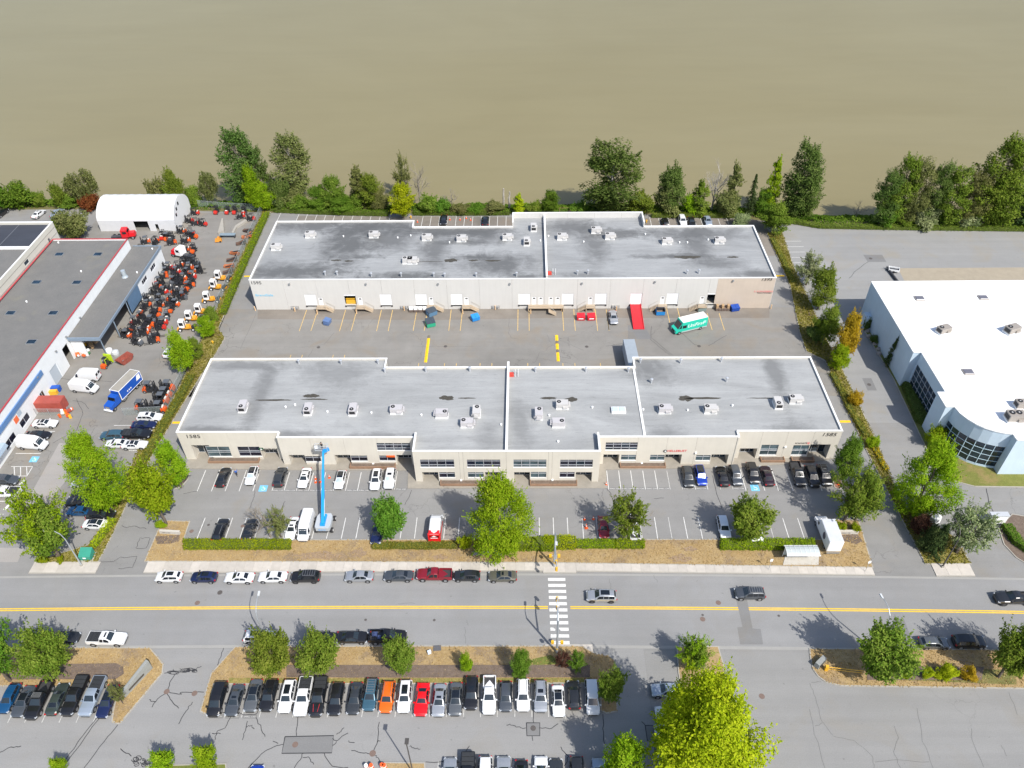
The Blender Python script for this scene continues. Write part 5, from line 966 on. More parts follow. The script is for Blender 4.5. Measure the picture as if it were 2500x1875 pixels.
row('under the big lime tree', 'cars under the big lime tree', [('s', 1030, 500, 'suv', 'pale blue', 180, '', ''), ('s', 1075, 700, 'sedan', 'white', 180, '', ''), ('s', 1065, 862, 'sedan', 'white', 180, '', 'beside the tarred patch'), ('s', 1095, 1090, 'suv', 'white', 180, '', '')])
G_ = 'vehicles in the left yard'
car('b', 485, 1252, 'coupe', 'white', 0, 'white coupe beside the white workshop wall below the red container', G_, 'd'); car('b', 405, 1378, 'sedan', 'black', 0, 'black sedan beside the white workshop wall above a white van', G_); car('b', 355, 1482, 'cargo van', 'white', -7, 'white cargo van parked next to a blue bay marking by the workshop', G_)
car('b', 938, 748, 'cargo van', 'white', 176, 'white cargo van facing left in the yard, upper of two beside a blue truck', G_); car('b', 915, 872, 'cargo van', 'white', -9, 'white cargo van facing right in the yard, lower of two beside a blue truck', G_)
car('b', 1617, 1187, 'suv', 'white', 0, 'white SUV with sunroof parked just below the chain-link gate', G_, 'sr'); car('b', 1550, 1268, 'sedan', 'navy', 0, 'navy sedan between a white SUV and a black pickup by the planting strip', G_); car('b', 1478, 1372, 'pickup', 'black', 0, 'black pickup truck above a white coupe by the planting strip', G_, 't'); car('b', 1215, 1382, 'suv', 'teal', 180, 'dark blue SUV nose to nose with the black pickup in the left yard', G_)
car('b', 1452, 1482, 'coupe', 'white', 0, 'white coupe with black roof below the black pickup near big lime tree', G_, 'd'); car('b', 1265, 1470, 'sedan', 'white', 180, 'white sedan peeking out above the big lime tree in the left lot', G_)
car('c', 895, 345, 'hatchback', 'white', 180, 'white hatchback half hidden at the left side of the big lime tree', G_); car('c', 905, 462, 'sedan', 'black', 180, 'black sedan half hidden below the lime tree, upper of two dark cars', G_); car('c', 850, 552, 'suv', 'black', 180, 'black SUV between the lime tree and the airy tree, lower left', G_)
car('c', 1030, 612, 'sedan', 'charcoal', 0, 'charcoal sedan in shade below the big lime tree', G_); car('c', 860, 650, 'sedan', 'deep blue', 180, 'deep blue sedan behind the airy tree, lower left', G_); car('c', 1090, 695, 'suv', 'black', 0, 'black SUV beside the grass strip above a white sedan', G_); car('c', 1045, 792, 'sedan', 'white', 0, 'white sedan with black windows beside the yellow hedge, lower left', G_, 'd')
car('c', 60, 318, 'suv', 'slate', 0, 'dark grey SUV cut by the left edge beside a hatched bay', G_); car('c', 55, 450, 'pickup', 'white', 180, 'white pickup truck with dark bed cover cut by the left edge', G_, 't')
car('a', 415, 537, 'sedan', 'white', 80, 'white sedan in the small lot behind the tall concrete building', G_, 's', z0=.02); car('a', 615, 527, 'sedan', 'pale blue', 80, 'blue grey sedan in the small lot behind the tall concrete building', G_); car('a', 10, 530, 'suv', 'black', 80, 'black SUV at the left edge behind the tall concrete building', G_); car('a', 640, 670, 'suv', 'white', 80, 'white SUV partly hidden by bushes near the fabric tent', G_)
car('b', 1848, 470, 'suv', 'white', 80, 'white SUV half under the lime tree beside the yard fence', G_)

# ---- larger vehicles
def truckwheel(par, x, y, r, w=.3):
    wm = MB(); wm.tube((0, -w/2, 0), (0, w/2, 0), r, n=14, m=0); wm.tube((0, -w/2-.015, 0), (0, w/2+.015, 0), r*.55, n=10, m=1); return wm.build('wheel', [TYRE, RIM], par, (x, y, r), smooth=40)
TEAL = M('turquoise_paint', (.02, .50, .36), .4); TEALD = M('dark_teal_paint', (.01, .20, .19), .4); WHITEP = M('white_box_paint', (.80, .80, .80), .45); OFFROOF = M('cream_roof_panel', (.78, .75, .70), .6, .04, 1); WHT = M('white_lettering', (.85, .86, .86), .5)
cx, cy = W('p', 893, 672, 1.4); t_ = thing('delivery_truck', 'turquoise step van with white roof and UniFirst lettering in the loading yard', 'truck', (cx, cy, .02), math.radians(200.5))
MB().box(-4.1, 2.45, -1.15, 1.15, .75, 3.15).build('cargo_box', TEAL, t_); MB().box(-4.08, 2.3, -1.1, 1.1, 3.152, 3.22).build('roof', OFFROOF, t_); MB().box(-4.1, 2.4, -1.16, 1.16, .45, .748).build('skirt', M('grey_skirt', (.42, .46, .46), .5), t_)
cab = MB(); cab.add([(2.46, -1.12, .5), (3.95, -1.05, .5), (3.95, -1.05, 1.25), (3.35, -1.08, 1.5), (2.46, -1.12, 2.95), (2.46, 1.12, .5), (3.95, 1.05, .5), (3.95, 1.05, 1.25), (3.35, 1.08, 1.5), (2.46, 1.12, 2.95)], [(0, 1, 2, 3, 4), (9, 8, 7, 6, 5), (1, 6, 7, 2), (2, 7, 8, 3), (3, 8, 9, 4), (0, 5, 6, 1)]); cab.build('cab', TEAL, t_)
MB().add([(3.36, -.98, 1.54), (3.36, .98, 1.54), (2.56, .98, 2.86), (2.56, -.98, 2.86)], [(0, 1, 2, 3)]).build('windscreen', CGLASS, t_)
for s_ in (-1, 1):
    MB().box(1.25, 2.3, min(s_*1.152, s_*1.17), max(s_*1.152, s_*1.17), 1.55, 2.35).build('side_window', CGLASS, t_); MB().add([(2.5, s_*1.135, 1.6), (3.2, s_*1.10, 1.6), (2.55, s_*1.13, 2.7)], [(0, 1, 2) if s_ < 0 else (2, 1, 0)]).build('side_window', CGLASS, t_); MB().box(3.9, 3.97, min(s_*.55, s_*.95), max(s_*.55, s_*.95), .8, 1.05).build('headlight', HEADL, t_)
    for x in (-2.5, 2.95): truckwheel(t_, x, s_*1.02, .42)
    text(None, 'lettering', 'UniFirst', 1.25, (1.1, 1.166, 1.5) if s_ > 0 else (-2.9, -1.166, 1.5), (math.pi/2, 0, math.pi if s_ > 0 else 0), WHT, t_, .008, .25, sx=1.05)
    MB().box(-3.7, -2.95, min(s_*1.152, s_*1.163), max(s_*1.152, s_*1.163), 1.75, 2.4).build('decal', M('pale_teal_decal', (.35, .72, .62), .5), t_)
MB().box(3.955, 4.0, -.55, .55, .6, 1.1).build('grille', TRIM, t_); MB().box(-4.22, -4.1, -1.1, 1.1, .5, .7).build('bumper', STEEL, t_)

def box_truck(cx, cy, hd, label, name='box_truck', body=WHITEP, boxm=WHITEP, L_=4.9):
    t_ = thing(name, label, 'truck', (cx, cy, .02), math.radians(hd))
    MB().box(-3.6, -3.6+L_, -1.18, 1.18, 1.0, 3.45).build('cargo_box', boxm, t_); MB().box(-3.55, -3.65+L_, -1.12, 1.12, 3.452, 3.5).build('box_roof', M('pale_grey_box_roof', (.55, .57, .62), .5, .06, 1), t_)
    MB().box(-3.75, -3.6, -1.1, 1.1, .55, .75).build('rear_bumper', STEEL, t_); MB().box(-3.63, -3.6, -1.05, 1.05, 1.1, 3.3).build('rear_door', WHITEP, t_)
    c = MB(); zs = [(-3.55+L_, 2.15), (-2.75+L_, 2.15), (-2.05+L_, 1.3), (-1.15+L_, 1.12), (-1.02+L_, .5), (-3.55+L_, .5)]
    n = len(zs); c.add([(x, -.98, z) for x, z in zs]+[(x, .98, z) for x, z in zs], [tuple(range(n-1, -1, -1)), tuple(range(n, 2*n))]+[(k, (k+1) % n, n+(k+1) % n, n+k) for k in range(n)]); c.build('cab', body, t_)
    MB().add([(-2.70+L_, -.9, 2.11), (-2.08+L_, -.9, 1.36), (-2.08+L_, .9, 1.36), (-2.70+L_, .9, 2.11)], [(0, 1, 2, 3)]).build('windscreen', CGLASS, t_)
    for s_ in (-1, 1):
        MB().box(-3.4+L_, -2.75+L_, min(s_*.982, s_*1.0), max(s_*.982, s_*1.0), 1.35, 1.95).build('side_window', CGLASS, t_); MB().box(-1.1+L_, -1.0+L_, min(s_*.5, s_*.9), max(s_*.5, s_*.9), .75, .95).build('headlight', HEADL, t_)
        for x in (-2.2, -2.1+L_): truckwheel(t_, x, s_*.9, .4)
    return t_
cx, cy = W('v', 448, 1098, 1.7); t_ = box_truck(cx, cy, 90.5, 'white box truck backed over the dry grass near the bus shelter')
mb = MB(); mb.sheet([(.55*math.cos(k*.45), .75*math.sin(k*.45)) for k in range(14)], 0); o = mb.build('door_emblem', M('dark_emblem', (.10, .09, .12), .5), t_, (-1.3, 1.19, 2.3)); o.rotation_euler = (math.pi/2, 0, math.pi)
cx, cy = G(1540, 872, 2.0); t_ = thing('box_trailer', 'pale grey box trailer standing behind the cream office row', 'trailer', (cx, cy-.4, .02), math.radians(92))
MB().box(-4.5, 4.5, -1.25, 1.25, 1.0, 3.7).build('trailer_box', M('pale_grey_trailer', (.30, .34, .39), .5, .06, 1), t_); MB().box(-4.4, 4.4, -1.2, 1.2, 3.702, 3.75).build('trailer_roof', M('blue_grey_roof', (.30, .34, .38), .5, .06, 1), t_)
for s_ in (-1, 1):
    for x in (-2.8, -1.7): truckwheel(t_, x, s_*1.0, .48)
MB().box(2.6, 2.8, -.8, .8, 0, 1.0).build('landing_gear', STEEL, t_)
# white and red liveried van
t_ = car('l', 727, 1497, 'cargo van', 'white', 90, 'white van with red rear and red side stripe beside the big tree', None)
RV = M('red_livery', (.70, .015, .02), .4); me = [c for c in t_.children if c.name.startswith('body')][0]
o = MB().box(-2.87, -2.52, -1.035, 1.035, .5, 2.42).build('red_rear_panel', RV, t_); MB().box(-2.80, -2.0, -.9, .9, 2.40, 2.535).build('red_roof_panel', RV, t_)
for s_ in (-1, 1): MB().add([(-2.5, s_*1.045, .6), (1.6, s_*1.045, .6), (1.2, s_*1.045, 1.15), (-2.5, s_*1.04, 2.0)], [(0, 1, 2, 3) if s_ < 0 else (3, 2, 1, 0)]).build('red_side_panel', RV, t_)
MB().add([(-2.875, -.45, 1.75), (-2.875, .45, 1.75), (-2.875, 0, 2.1)], [(2, 1, 0)]).build('rear_emblem', WHT, t_); MB().box(-2.88, -2.86, -.6, .6, 1.35, 1.5).build('rear_emblem', WHT, t_)
# blue semi truck with covered trailer
BLUEP = M('bright_blue_paint', (.012, .085, .42), .35); cx, cy = W('b', 1330, 900, 1.6); t_ = thing('blue_truck', 'bright blue long-nose truck with grey-topped curtain box in the left yard', 'truck', (cx, cy, .02), math.radians(-106)); t_.scale = (.88,)*3
MB().box(-5.3, 2.3, -1.27, 1.27, 1.15, 3.75).build('cargo_box', BLUEP, t_); MB().box(-5.25, 2.25, -1.2, 1.2, 3.752, 3.8).build('tarp_roof', M('tan_tarp', (.30, .28, .24), .8, .1, .8), t_)
fr = MB()
for y in (-1.27, 1.27):
    for z in (1.15, 3.75): fr.tube((-5.32, y, z), (2.32, y, z), .07, n=4)
for x in (-5.32, 2.32):
    for y in (-1.27, 1.27): fr.tube((x, y, 1.15), (x, y, 3.75), .08, n=4)
    fr.tube((x, -1.27, 3.75), (x, 1.27, 3.75), .08, n=4)
fr.build('box_frame', WHT, t_)
c = MB(); zs = [(2.5, 2.9), (3.7, 2.85), (4.05, 2.0), (5.7, 1.75), (5.85, .8), (2.5, .8)]; n = len(zs); c.add([(x, -1.05, z) for x, z in zs]+[(x, 1.05, z) for x, z in zs], [tuple(range(n-1, -1, -1)), tuple(range(n, 2*n))]+[(k, (k+1) % n, n+(k+1) % n, n+k) for k in range(n)]); c.build('cab', BLUEP, t_)
MB().add([(3.74, -.95, 2.78), (4.07, -.95, 2.06), (4.07, .95, 2.06), (3.74, .95, 2.78)], [(0, 1, 2, 3)]).build('windscreen', CGLASS, t_); MB().box(5.78, 5.88, -.6, .6, .85, 1.65).build('grille', CHROME, t_); MB().box(5.85, 6.1, -1.15, 1.15, .45, .8).build('bumper', WHT, t_)
for s_ in (-1, 1):
    for x in (-4.3, -3.1, 1.5, 5.0): truckwheel(t_, x, s_*1.0, .5)
    MB().add([(-4.9, s_*1.345, 2.2), (-3.4, s_*1.345, 2.2), (-3.9, s_*1.345, 3.5), (-4.9, s_*1.345, 3.5)], [(0, 1, 2, 3) if s_ < 0 else (3, 2, 1, 0)]).build('side_graphic', WHT, t_)
    for k in range(3): MB().tube((-1.2+k*.6, s_*1.34, 2.0), (-1.2+k*.6, s_*1.355, 2.0), .2, n=8).build('side_graphic', WHT, t_)
    MB().tube((2.4, s_*1.15, .9), (2.4, s_*1.15, 3.3), .09, n=6).build('exhaust_stack', CHROME, t_); MB().tube((.6, s_*1.05, .75), (2.2, s_*1.05, .75), .3, n=10).build('fuel_tank', CHROME, t_)
# red and white highway tractor amid the forklifts, red truck by the tent
def tractor_unit(tl, x, y, hd, front, cabm, label):
    cx, cy = W(tl, x, y, 1.3); t_ = thing('truck_tractor', label, 'truck', (cx, cy, .02), math.radians(hd)); c = MB()
    zs = [(-.2, 2.9), (1.3, 2.85), (1.6, 2.1), (1.6, .8), (-.2, .8)]; n = len(zs); c.add([(q, -1.1, z) for q, z in zs]+[(q, 1.1, z) for q, z in zs], [tuple(range(n-1, -1, -1)), tuple(range(n, 2*n))]+[(k, (k+1) % n, n+(k+1) % n, n+k) for k in range(n)]); c.build('cab', cabm, t_)
    MB().box(1.61, 3.2, -.8, .8, .75, 1.85, top=.08).build('hood', front, t_); MB().add([(1.33, -.95, 2.75), (1.6, -.95, 2.16), (1.6, .95, 2.16), (1.33, .95, 2.75)], [(0, 1, 2, 3)]).build('windscreen', CGLASS, t_); MB().box(-3.2, -.2, -.5, .5, .6, .95).build('frame', DARKSTEEL, t_)
    for s_ in (-1, 1):
        MB().box(.2, 1.2, min(s_*1.102, s_*1.12), max(s_*1.102, s_*1.12), 1.8, 2.5).build('side_window', CGLASS, t_)
        for q in (-2.6, -1.4, 2.5): truckwheel(t_, q, s_*.95, .5)
        MB().box(1.9, 3.1, min(s_*.82, s_*1.15), max(s_*.82, s_*1.15), .95, 1.2).build('mudguard', front, t_)
    return t_
RP = M('bright_red_paint', (.60, .012, .02), .4); tractor_unit('a', 1975, 960, 160, RP, WHITEP, 'white-cabbed truck tractor with red hood among the forklifts'); tractor_unit('a', 1330, 760, 10, RP, RP, 'red truck tractor parked in front of the white fabric tent')
# red shipping container, skip, loader
CONTR = M('rust_red_container', (.36, .075, .055), .6, .12, 1); cx, cy = W('b', 535, 1045, 1.3)
t_ = thing('shipping_container', 'rust-red corrugated shipping container along the white workshop wall', 'container', (cx, cy, 0), math.radians(1)); MB().box(-3.03, 3.03, -1.2, 1.2, .12, 2.58).build('box', CONTR, t_)
for s_ in (-1, 1):
    mbb = MB()
    for k in range(24): x = -2.9+k*.25; mbb.box(x, x+.12, min(s_*1.2, s_*1.235), max(s_*1.2, s_*1.235), .25, 2.45)
    q = mbb.build('corrugation', CONTR, t_); q['kind'] = 'stuff'
for s_ in (-1, 1): MB().box(3.03, 3.08, min(s_*.05, s_*1.1), max(s_*.05, s_*1.1), .25, 2.45).build('door', CONTR, t_)
cx, cy = W('b', 690, 1105, 1); t_ = thing('clutter_pile', 'pile of orange barriers, yellow crates and signs at the container door', 'clutter', (cx+.4, cy-.2, 0), 0)
for k in range(14): MB().cbox(RND.uniform(-1.3, 1.6), RND.uniform(-1.4, 1.2), .3+RND.random()*.5, RND.uniform(.3, .9), RND.uniform(.2, .6), RND.uniform(.3, .9), rz=RND.uniform(0, 3)).build('crate', RND.choice((M('safety_orange', (.75, .12, .02), .5), YELLOWP, WHT, CONTR, STEEL)), t_)
cx, cy = W('b', 570, 905, .6); t_ = thing('open_bin', 'yellow and blue open bins before the blue-grey roller door', 'bin', (cx, cy, 0), .1)
MB().box(-1, 1, -.7, .1, .05, 1.0).build('yellow_bin', YELLOWP, t_); MB().box(-.6, 1.3, .2, 1.2, .05, 1.2).build('blue_bin', BLUEP, t_); MB().box(-1.6, -1.05, -.6, 0, .05, .9).build('blue_bin', BLUEP, t_)
cx, cy = W('b', 1348, 565, .6); t_ = thing('rusty_skip', 'rust-red open skip with sloping ends in the left yard', 'skip', (cx, cy, 0), math.radians(62)); mb = MB(); RUST = M('rusty_skip_paint', (.28, .07, .05), .8, .25, 2)
mb.add([(-1.1, -.8, 0), (1.1, -.8, 0), (1.1, .8, 0), (-1.1, .8, 0), (-1.8, -1, 1.3), (1.8, -1, 1.3), (1.8, 1, 1.3), (-1.8, 1, 1.3)], [(3, 2, 1, 0), (0, 1, 5, 4), (1, 2, 6, 5), (2, 3, 7, 6), (3, 0, 4, 7)]); mb.add([(-1.0, -.75, .05), (1.0, -.75, .05), (1.0, .75, .05), (-1.0, .75, .05), (-1.72, -.93, 1.3), (1.72, -.93, 1.3), (1.72, .93, 1.3), (-1.72, .93, 1.3)], [(0, 1, 2, 3), (4, 5, 1, 0), (5, 6, 2, 1), (6, 7, 3, 2), (7, 4, 0, 3), ]); mb.build('hopper', RUST, t_)
for k in range(6): MB().cbox(RND.uniform(-.8, .8), RND.uniform(-.5, .5), .3, RND.uniform(.3, 1.2), .2, .2, rz=RND.uniform(0, 3)).build('scrap', STEEL, t_)
# ---- forklifts
FORANGE = M('forklift_orange', (.66, .10, .015), .45, .15, 3); FRED = M('forklift_red', (.52, .03, .02), .45, .15, 3); FDARK = M('forklift_black', (.025, .026, .03), .5, .2, 3); FGREY = M('forklift_grey', (.10, .11, .125), .5); SEATM = M('black_seat', (.02, .02, .02), .7); TANK = M('white_gas_cylinder', (.66, .62, .58), .4); FSTEEL = M('fork_steel', (.05, .05, .052), .5, metal=.5)
def fl_meshes():
    d = {}
    mb = MB(); pr = [(-1.15, .25), (-1.2, .7), (-1.05, 1.05), (-.5, 1.12), (-.45, .25)]; n = len(pr)
    mb.add([(x, -.56*(.86 if x < -1 else 1), z) for x, z in pr]+[(x, .56*(.86 if x < -1 else 1), z) for x, z in pr], [tuple(range(n)), tuple(range(2*n-1, n-1, -1))]+[(k, n+k, n+(k+1) % n, (k+1) % n) for k in range(n)]); d['counterweight'] = mb.mesh('counterweight', [FORANGE], 30)
    mb = MB(); mb.box(-.45, .85, -.53, .53, .28, .72).box(.55, .85, -.5, .5, .72, 1.15); mb.box(-.5, .1, -.45, .45, .72, .95); d['chassis'] = mb.mesh('chassis', [FDARK])
    mb = MB(); mb.box(-.35, .1, -.25, .25, .95, 1.08).box(-.42, -.3, -.25, .25, 1.0, 1.55); d['seat'] = mb.mesh('seat', [SEATM])
    mb = MB()
    for s_ in (-1, 1): mb.path([(.8, s_*.5, 1.1), (.45, s_*.5, 2.12), (-.65, s_*.5, 2.12), (-.75, s_*.5, 1.05)], [.045]*4, 4)
    for k in range(7): mb.box(-.62+k*.17, -.56+k*.17, -.5, .5, 2.10, 2.16)
    d['overhead_guard'] = mb.mesh('overhead_guard', [FDARK])
    mb = MB()
    for s_ in (-1, 1): mb.box(.95, 1.1, s_*.36-.06, s_*.36+.06, .1, 2.25)
    for z in (.5, 1.3, 2.15): mb.box(.97, 1.07, -.36, .36, z, z+.1)
    mb.box(1.1, 1.16, -.5, .5, .25, .75); mb.tube((1.02, 0, .3), (1.02, 0, 2.0), .06, n=6); d['mast'] = mb.mesh('mast', [FDARK])
    mb = MB(); mb.box(1.16, 1.22, -.06, .06, .05, .7).box(1.2, 2.25, -.06, .06, .05, .1); d['fork'] = mb.mesh('fork', [FSTEEL])
    wm = MB(); wm.tube((0, -.13, 0), (0, .13, 0), .32, n=12, m=0); wm.tube((0, -.14, 0), (0, .14, 0), .17, n=8, m=1); d['wheel'] = wm.mesh('wheel', [TYRE, RIM], 40)
    mb = MB(); mb.tube((-.75, -.32, 1.25), (-.75, .32, 1.25), .16, n=10); d['gas_cylinder'] = mb.mesh('gas_cylinder', [TANK], 40)
    mb = MB(); mb.box(-.6, .42, -.48, .48, 2.17, 2.2); d['guard_cover'] = mb.mesh('guard_cover', [FGREY])
    return d
FL = fl_meshes()
def forklift(cx, cy, hd, label, group, red=False, tank=False, cover=False, sc=1.0, up=False):
    t_ = thing('forklift', label, 'forklift', (cx, cy, .02), math.radians(hd), group); t_.scale = (sc, sc, sc*RND.uniform(.97, 1.06))
    for nm in ('chassis', 'seat', 'overhead_guard', 'mast'): inst(nm, FL[nm], t_)
    inst('counterweight', FL['counterweight'], t_, paint=FRED if red else (FGREY if RND.random() < .22 else FORANGE))
    for s_ in (-1, 1): inst('fork', FL['fork'], t_, (0, s_*.25, .7 if up else 0))
    for x, y in ((.72, .5), (.72, -.5), (-.78, .46), (-.78, -.46)): inst('wheel', FL['wheel'], t_, (x, y, .32))
    if tank: inst('gas_cylinder', FL['gas_cylinder'], t_)
    if cover: inst('guard_cover', FL['guard_cover'], t_)
ROWN = ['first', 'second', 'third', 'fourth', 'fifth', 'sixth', 'seventh', 'eighth', 'ninth', 'tenth', 'eleventh', 'twelfth', 'thirteenth', 'fourteenth', 'fifteenth', 'sixteenth']
g_ = 'forklifts packed beside the lean-to'
rows_ = []
for r_ in range(14):                              # block packed beside the lean-to, rows counted from the tent
    y = 171.3-r_*2.35; n = 4 if r_ < 9 else 3
    x0 = -91.0 if y < 171 else -90.5; x1 = {0: -84.6, 1: -84.0, 2: -83.6, 3: -83.5, 4: -82.9, 5: -83.2}.get(r_, -83.6-.12*(r_-6))
    for k in range(n):
        if r_ == 0 and k == 0: continue
        x = x0+(x1-x0)*k/(n-1)+RND.uniform(-.5, .5)
        pos = ['nearest the wall', 'second from the wall', 'third from the wall', 'fourth from the wall'][k] if k < n-1 else 'nearest the yard lane'
        forklift(x, y+RND.uniform(-.55, .55), RND.choice((180, 180, 180, 0, 90))+RND.uniform(-22, 22), f'forklift {pos} in the {ROWN[r_]} packed row from the tent', g_, RND.random() < .16, RND.random() < .5, RND.random() < .45, RND.uniform(.84, 1.02))
for tl, x, y, hd, lab in (('b', 1450, 270, 190, 'at the back of the small cluster below the packed rows'), ('b', 1360, 290, 170, 'beside the canopy post in the small cluster'), ('b', 1560, 265, 200, 'at the right of the small cluster below the packed rows'), ('b', 1480, 365, 165, 'at the front of the small cluster below the packed rows'), ('b', 1660, 345, 200, 'standing alone nearest the camera in the yard lane'), ('b', 1610, 175, 175, 'with a pale attachment sticking into the yard lane')):
    X_, Y_ = W(tl, x, y, 1); forklift(X_, Y_, hd, 'black and orange forklift '+lab, 'forklifts in the small yard cluster', False, RND.random() < .4, RND.random() < .4, 1.05)
for tl, x, y, hd, lab in (('b', 1612, 872, 0, 'upper left'), ('b', 1812, 862, 180, 'upper right'), ('b', 1775, 935, 180, 'second down on the right'), ('b', 1745, 1000, 180, 'third down on the right'), ('b', 1530, 1075, 0, 'lower left'), ('b', 1715, 1090, 180, 'lower right')):
    X_, Y_ = W(tl, x, y, 1); forklift(X_, Y_, hd, f'black and orange forklift, {lab} of the group inside the chain-link corner', 'forklifts by the chain-link corner', False, RND.random() < .3, True, 1.2)
for i, (x, y, hd) in enumerate(((1570, 825, 200), (1680, 830, 260), (1755, 775, 90), (1800, 785, 90), (1845, 790, 90), (1855, 835, 200), (1960, 715, 180), (2050, 735, 200), (2005, 815, 195), (2085, 770, 170), (2010, 910, 180), (2085, 920, 90))):
    X_, Y_ = W('a', x, y, 1); forklift(X_, Y_, hd, f'dark forklift, {ORD[i] if i < 10 else ("in front of the last two" if i == 10 else "rightmost")} in the loose group before the white tent', 'forklifts before the tent', i in (2, 7), i % 2 == 0, i % 3 == 0)
for i, (tl, x, y, hd) in enumerate((('a', 2105, 515, 180), ('a', 2045, 600, 180), ('a', 2110, 625, 200), ('a', 2190, 635, 170), ('e', 390, 1085, 200), ('e', 500, 1110, 180), ('e', 240, 1030, 90), ('e', 320, 1030, 90), ('e', 420, 1035, 90), ('e', 120, 1030, 90))):
    X_, Y_ = W(tl, x, y, 1); forklift(X_, Y_, hd, 'red and black forklift along the riverside fence, '+['uppermost beside the tent', 'lower left beside the tent', 'in the middle beside the tent', 'right of the tent cluster', 'beneath the lime tree', 'beside the fence corner', 'third along the fence', 'fourth along the fence', 'fifth along the fence', 'second along the fence'][i], 'forklifts by the riverside fence', True, i % 2 == 0, False, .95)
# ---- yard tractors, white cabs on yellow frames
YT = M('yard_tractor_yellow', (.66, .30, .02), .5, .12, 2)
ytm = {}
def yard_tractor(tl, x, y, hd, lab, cabmat=WHITEP):
    X_, Y_ = W(tl, x, y, 1.2); t_ = thing('yard_tractor', 'yard tractor with white cab and yellow frame '+lab, 'yard tractor', (X_, Y_, .02), math.radians(hd), 'yard tractors along the fence'); t_.scale = (.9,)*3
    if not ytm:
        ytm['cab'] = MB().box(.5, 2.0, -.85, .55, .85, 2.9, top=.08).mesh('cab', [WHITEP]); ytm['frame'] = MB().box(-2.3, 2.3, -.45, .45, .55, .85).box(-.6, .5, -.8, .8, .7, 1.15).box(1.9, 2.5, -1.0, 1.0, .4, .85).mesh('frame', [YT])
        ytm['windscreen'] = MB().box(1.97, 2.0, -.75, .45, 1.6, 2.6).box(.75, 1.75, -.87, -.84, 1.6, 2.5).box(.75, 1.75, .54, .57, 1.6, 2.5).mesh('window', [CGLASS]); ytm['stack'] = MB().tube((.2, .7, 1.1), (.2, .7, 3.2), .09, n=6).mesh('exhaust_stack', [DARKSTEEL]); ytm['plate'] = MB().box(-2.2, -1.0, -.5, .5, .86, 1.05).mesh('hitch_plate', [FSTEEL])
        wm = MB(); wm.tube((0, -.25, 0), (0, .25, 0), .5, n=14, m=0); wm.tube((0, -.26, 0), (0, .26, 0), .26, n=10, m=1); ytm['wheel'] = wm.mesh('wheel', [TYRE, WHT], 40)
    for k, nm in (('cab', 'cab'), ('frame', 'frame'), ('windscreen', 'cab_window'), ('stack', 'exhaust_stack'), ('plate', 'hitch_plate')): inst(nm, ytm[k], t_)
    for xx, yy in ((1.7, .85), (1.7, -.85), (-1.6, .85), (-1.6, -.85)): inst('wheel', ytm['wheel'], t_, (xx, yy, .5))
for i, (tl, x, y, lab) in enumerate((('f', 190, 330, 'highest of the yellow-framed row by the fence'), ('f', 140, 425, 'second in the row by the fence'), ('f', 70, 555, 'third in the row by the fence'), ('f', -20, 690, 'fourth in the row by the fence'), ('b', 2090, 100, 'fifth in the row, above the lime tree'), ('b', 2020, 195, 'sixth in the row, beside the lime tree'))): yard_tractor(tl, x, y, 180+RND.uniform(-6, 6), lab)
# ---- scrap equipment along the fence and the steel yard ramp
for i, (x, y) in enumerate(((460, 1250), (450, 1310), (390, 1380), (320, 1490), (290, 1560), (260, 1630), (250, 1690))):
    X_, Y_ = W('e', x, y, .6); t_ = thing('boom_attachment', 'dismantled lift boom with '+('orange' if i % 2 else 'rusty dark')+f' arms, {ROWN[i]} from the river along the fence', 'lift parts', (X_, Y_, 0), RND.uniform(-.5, .5), 'dismantled lift parts along the fence')
    mt = (M('faded_orange', (.45, .14, .05), .7, .2, 2), M('rusty_dark_steel', (.12, .07, .05), .8, .25, 2))[(i+1) % 2]
    MB().cbox(0, 0, .45, 2.6, .9, .5).build('base_frame', mt, t_)
    for k in range(3): MB().tube((-1.2+RND.random(), -.5+.4*k, .6), (1.4, -.5+.4*k, 1.0+RND.random()*.5), .13, n=5).build('arm', RND.choice((mt, FDARK)), t_)
    for s_ in (-1, 1): MB().tube((.7, s_*.5, .3), (.7, s_*.7, .3), .3, n=10).build('wheel', TYRE, t_)
t_ = thing('yard_ramp', 'grey curved-kerb loading ramp with steel platform in the back of the left yard', 'ramp', (*W('e', 240, 1290), 0), 0)
P = [W('e', *q) for q in ((195, 1155), (205, 1160), (215, 1260), (190, 1290))]; ox, oy_ = t_.location.x, t_.location.y
MB().prism([(p[0]-ox, p[1]-oy_) for p in [W('e', 190, 1150), W('e', 205, 1150), W('e', 215, 1280), W('e', 150, 1300)]], 0, .9).build('ramp_slab', KERB, t_); MB().prism([(p[0]-ox, p[1]-oy_) for p in [W('e', 440, 1150), W('e', 460, 1160), W('e', 350, 1230), W('e', 310, 1300), W('e', 295, 1290), W('e', 335, 1215)]], 0, .6).build('ramp_kerb', KERB, t_)
c0 = W('e', 245, 1290, 1); MB().cbox(c0[0]-ox, c0[1]-oy_, .95, 4.2, 1.2, .12).build('platform', M('blue_grey_deck', (.22, .28, .32), .5), t_)
for s_ in (-1, 1): MB().cbox(c0[0]-ox+s_*1.9, c0[1]-oy_, .45, .15, 1.0, .9).build('trestle', DARKSTEEL, t_)
X_, Y_ = W('e', 145, 1350, .6); t_ = thing('sweeper', 'small orange sweeping machine beside the steel platform', 'machine', (X_, Y_, 0), .2); MB().box(-.9, .9, -.6, .6, .25, .9, top=.15).build('body', M('amber_paint', (.60, .25, .03), .5), t_); MB().box(-.2, .5, -.5, .5, .9, 1.4, top=.1).build('hood', M('amber_paint', (.60, .25, .03), .5), t_)
for s_ in (-1, 1): MB().tube((.5, s_*.5, .25), (.5, s_*.65, .25), .25, n=8).build('wheel', TYRE, t_)
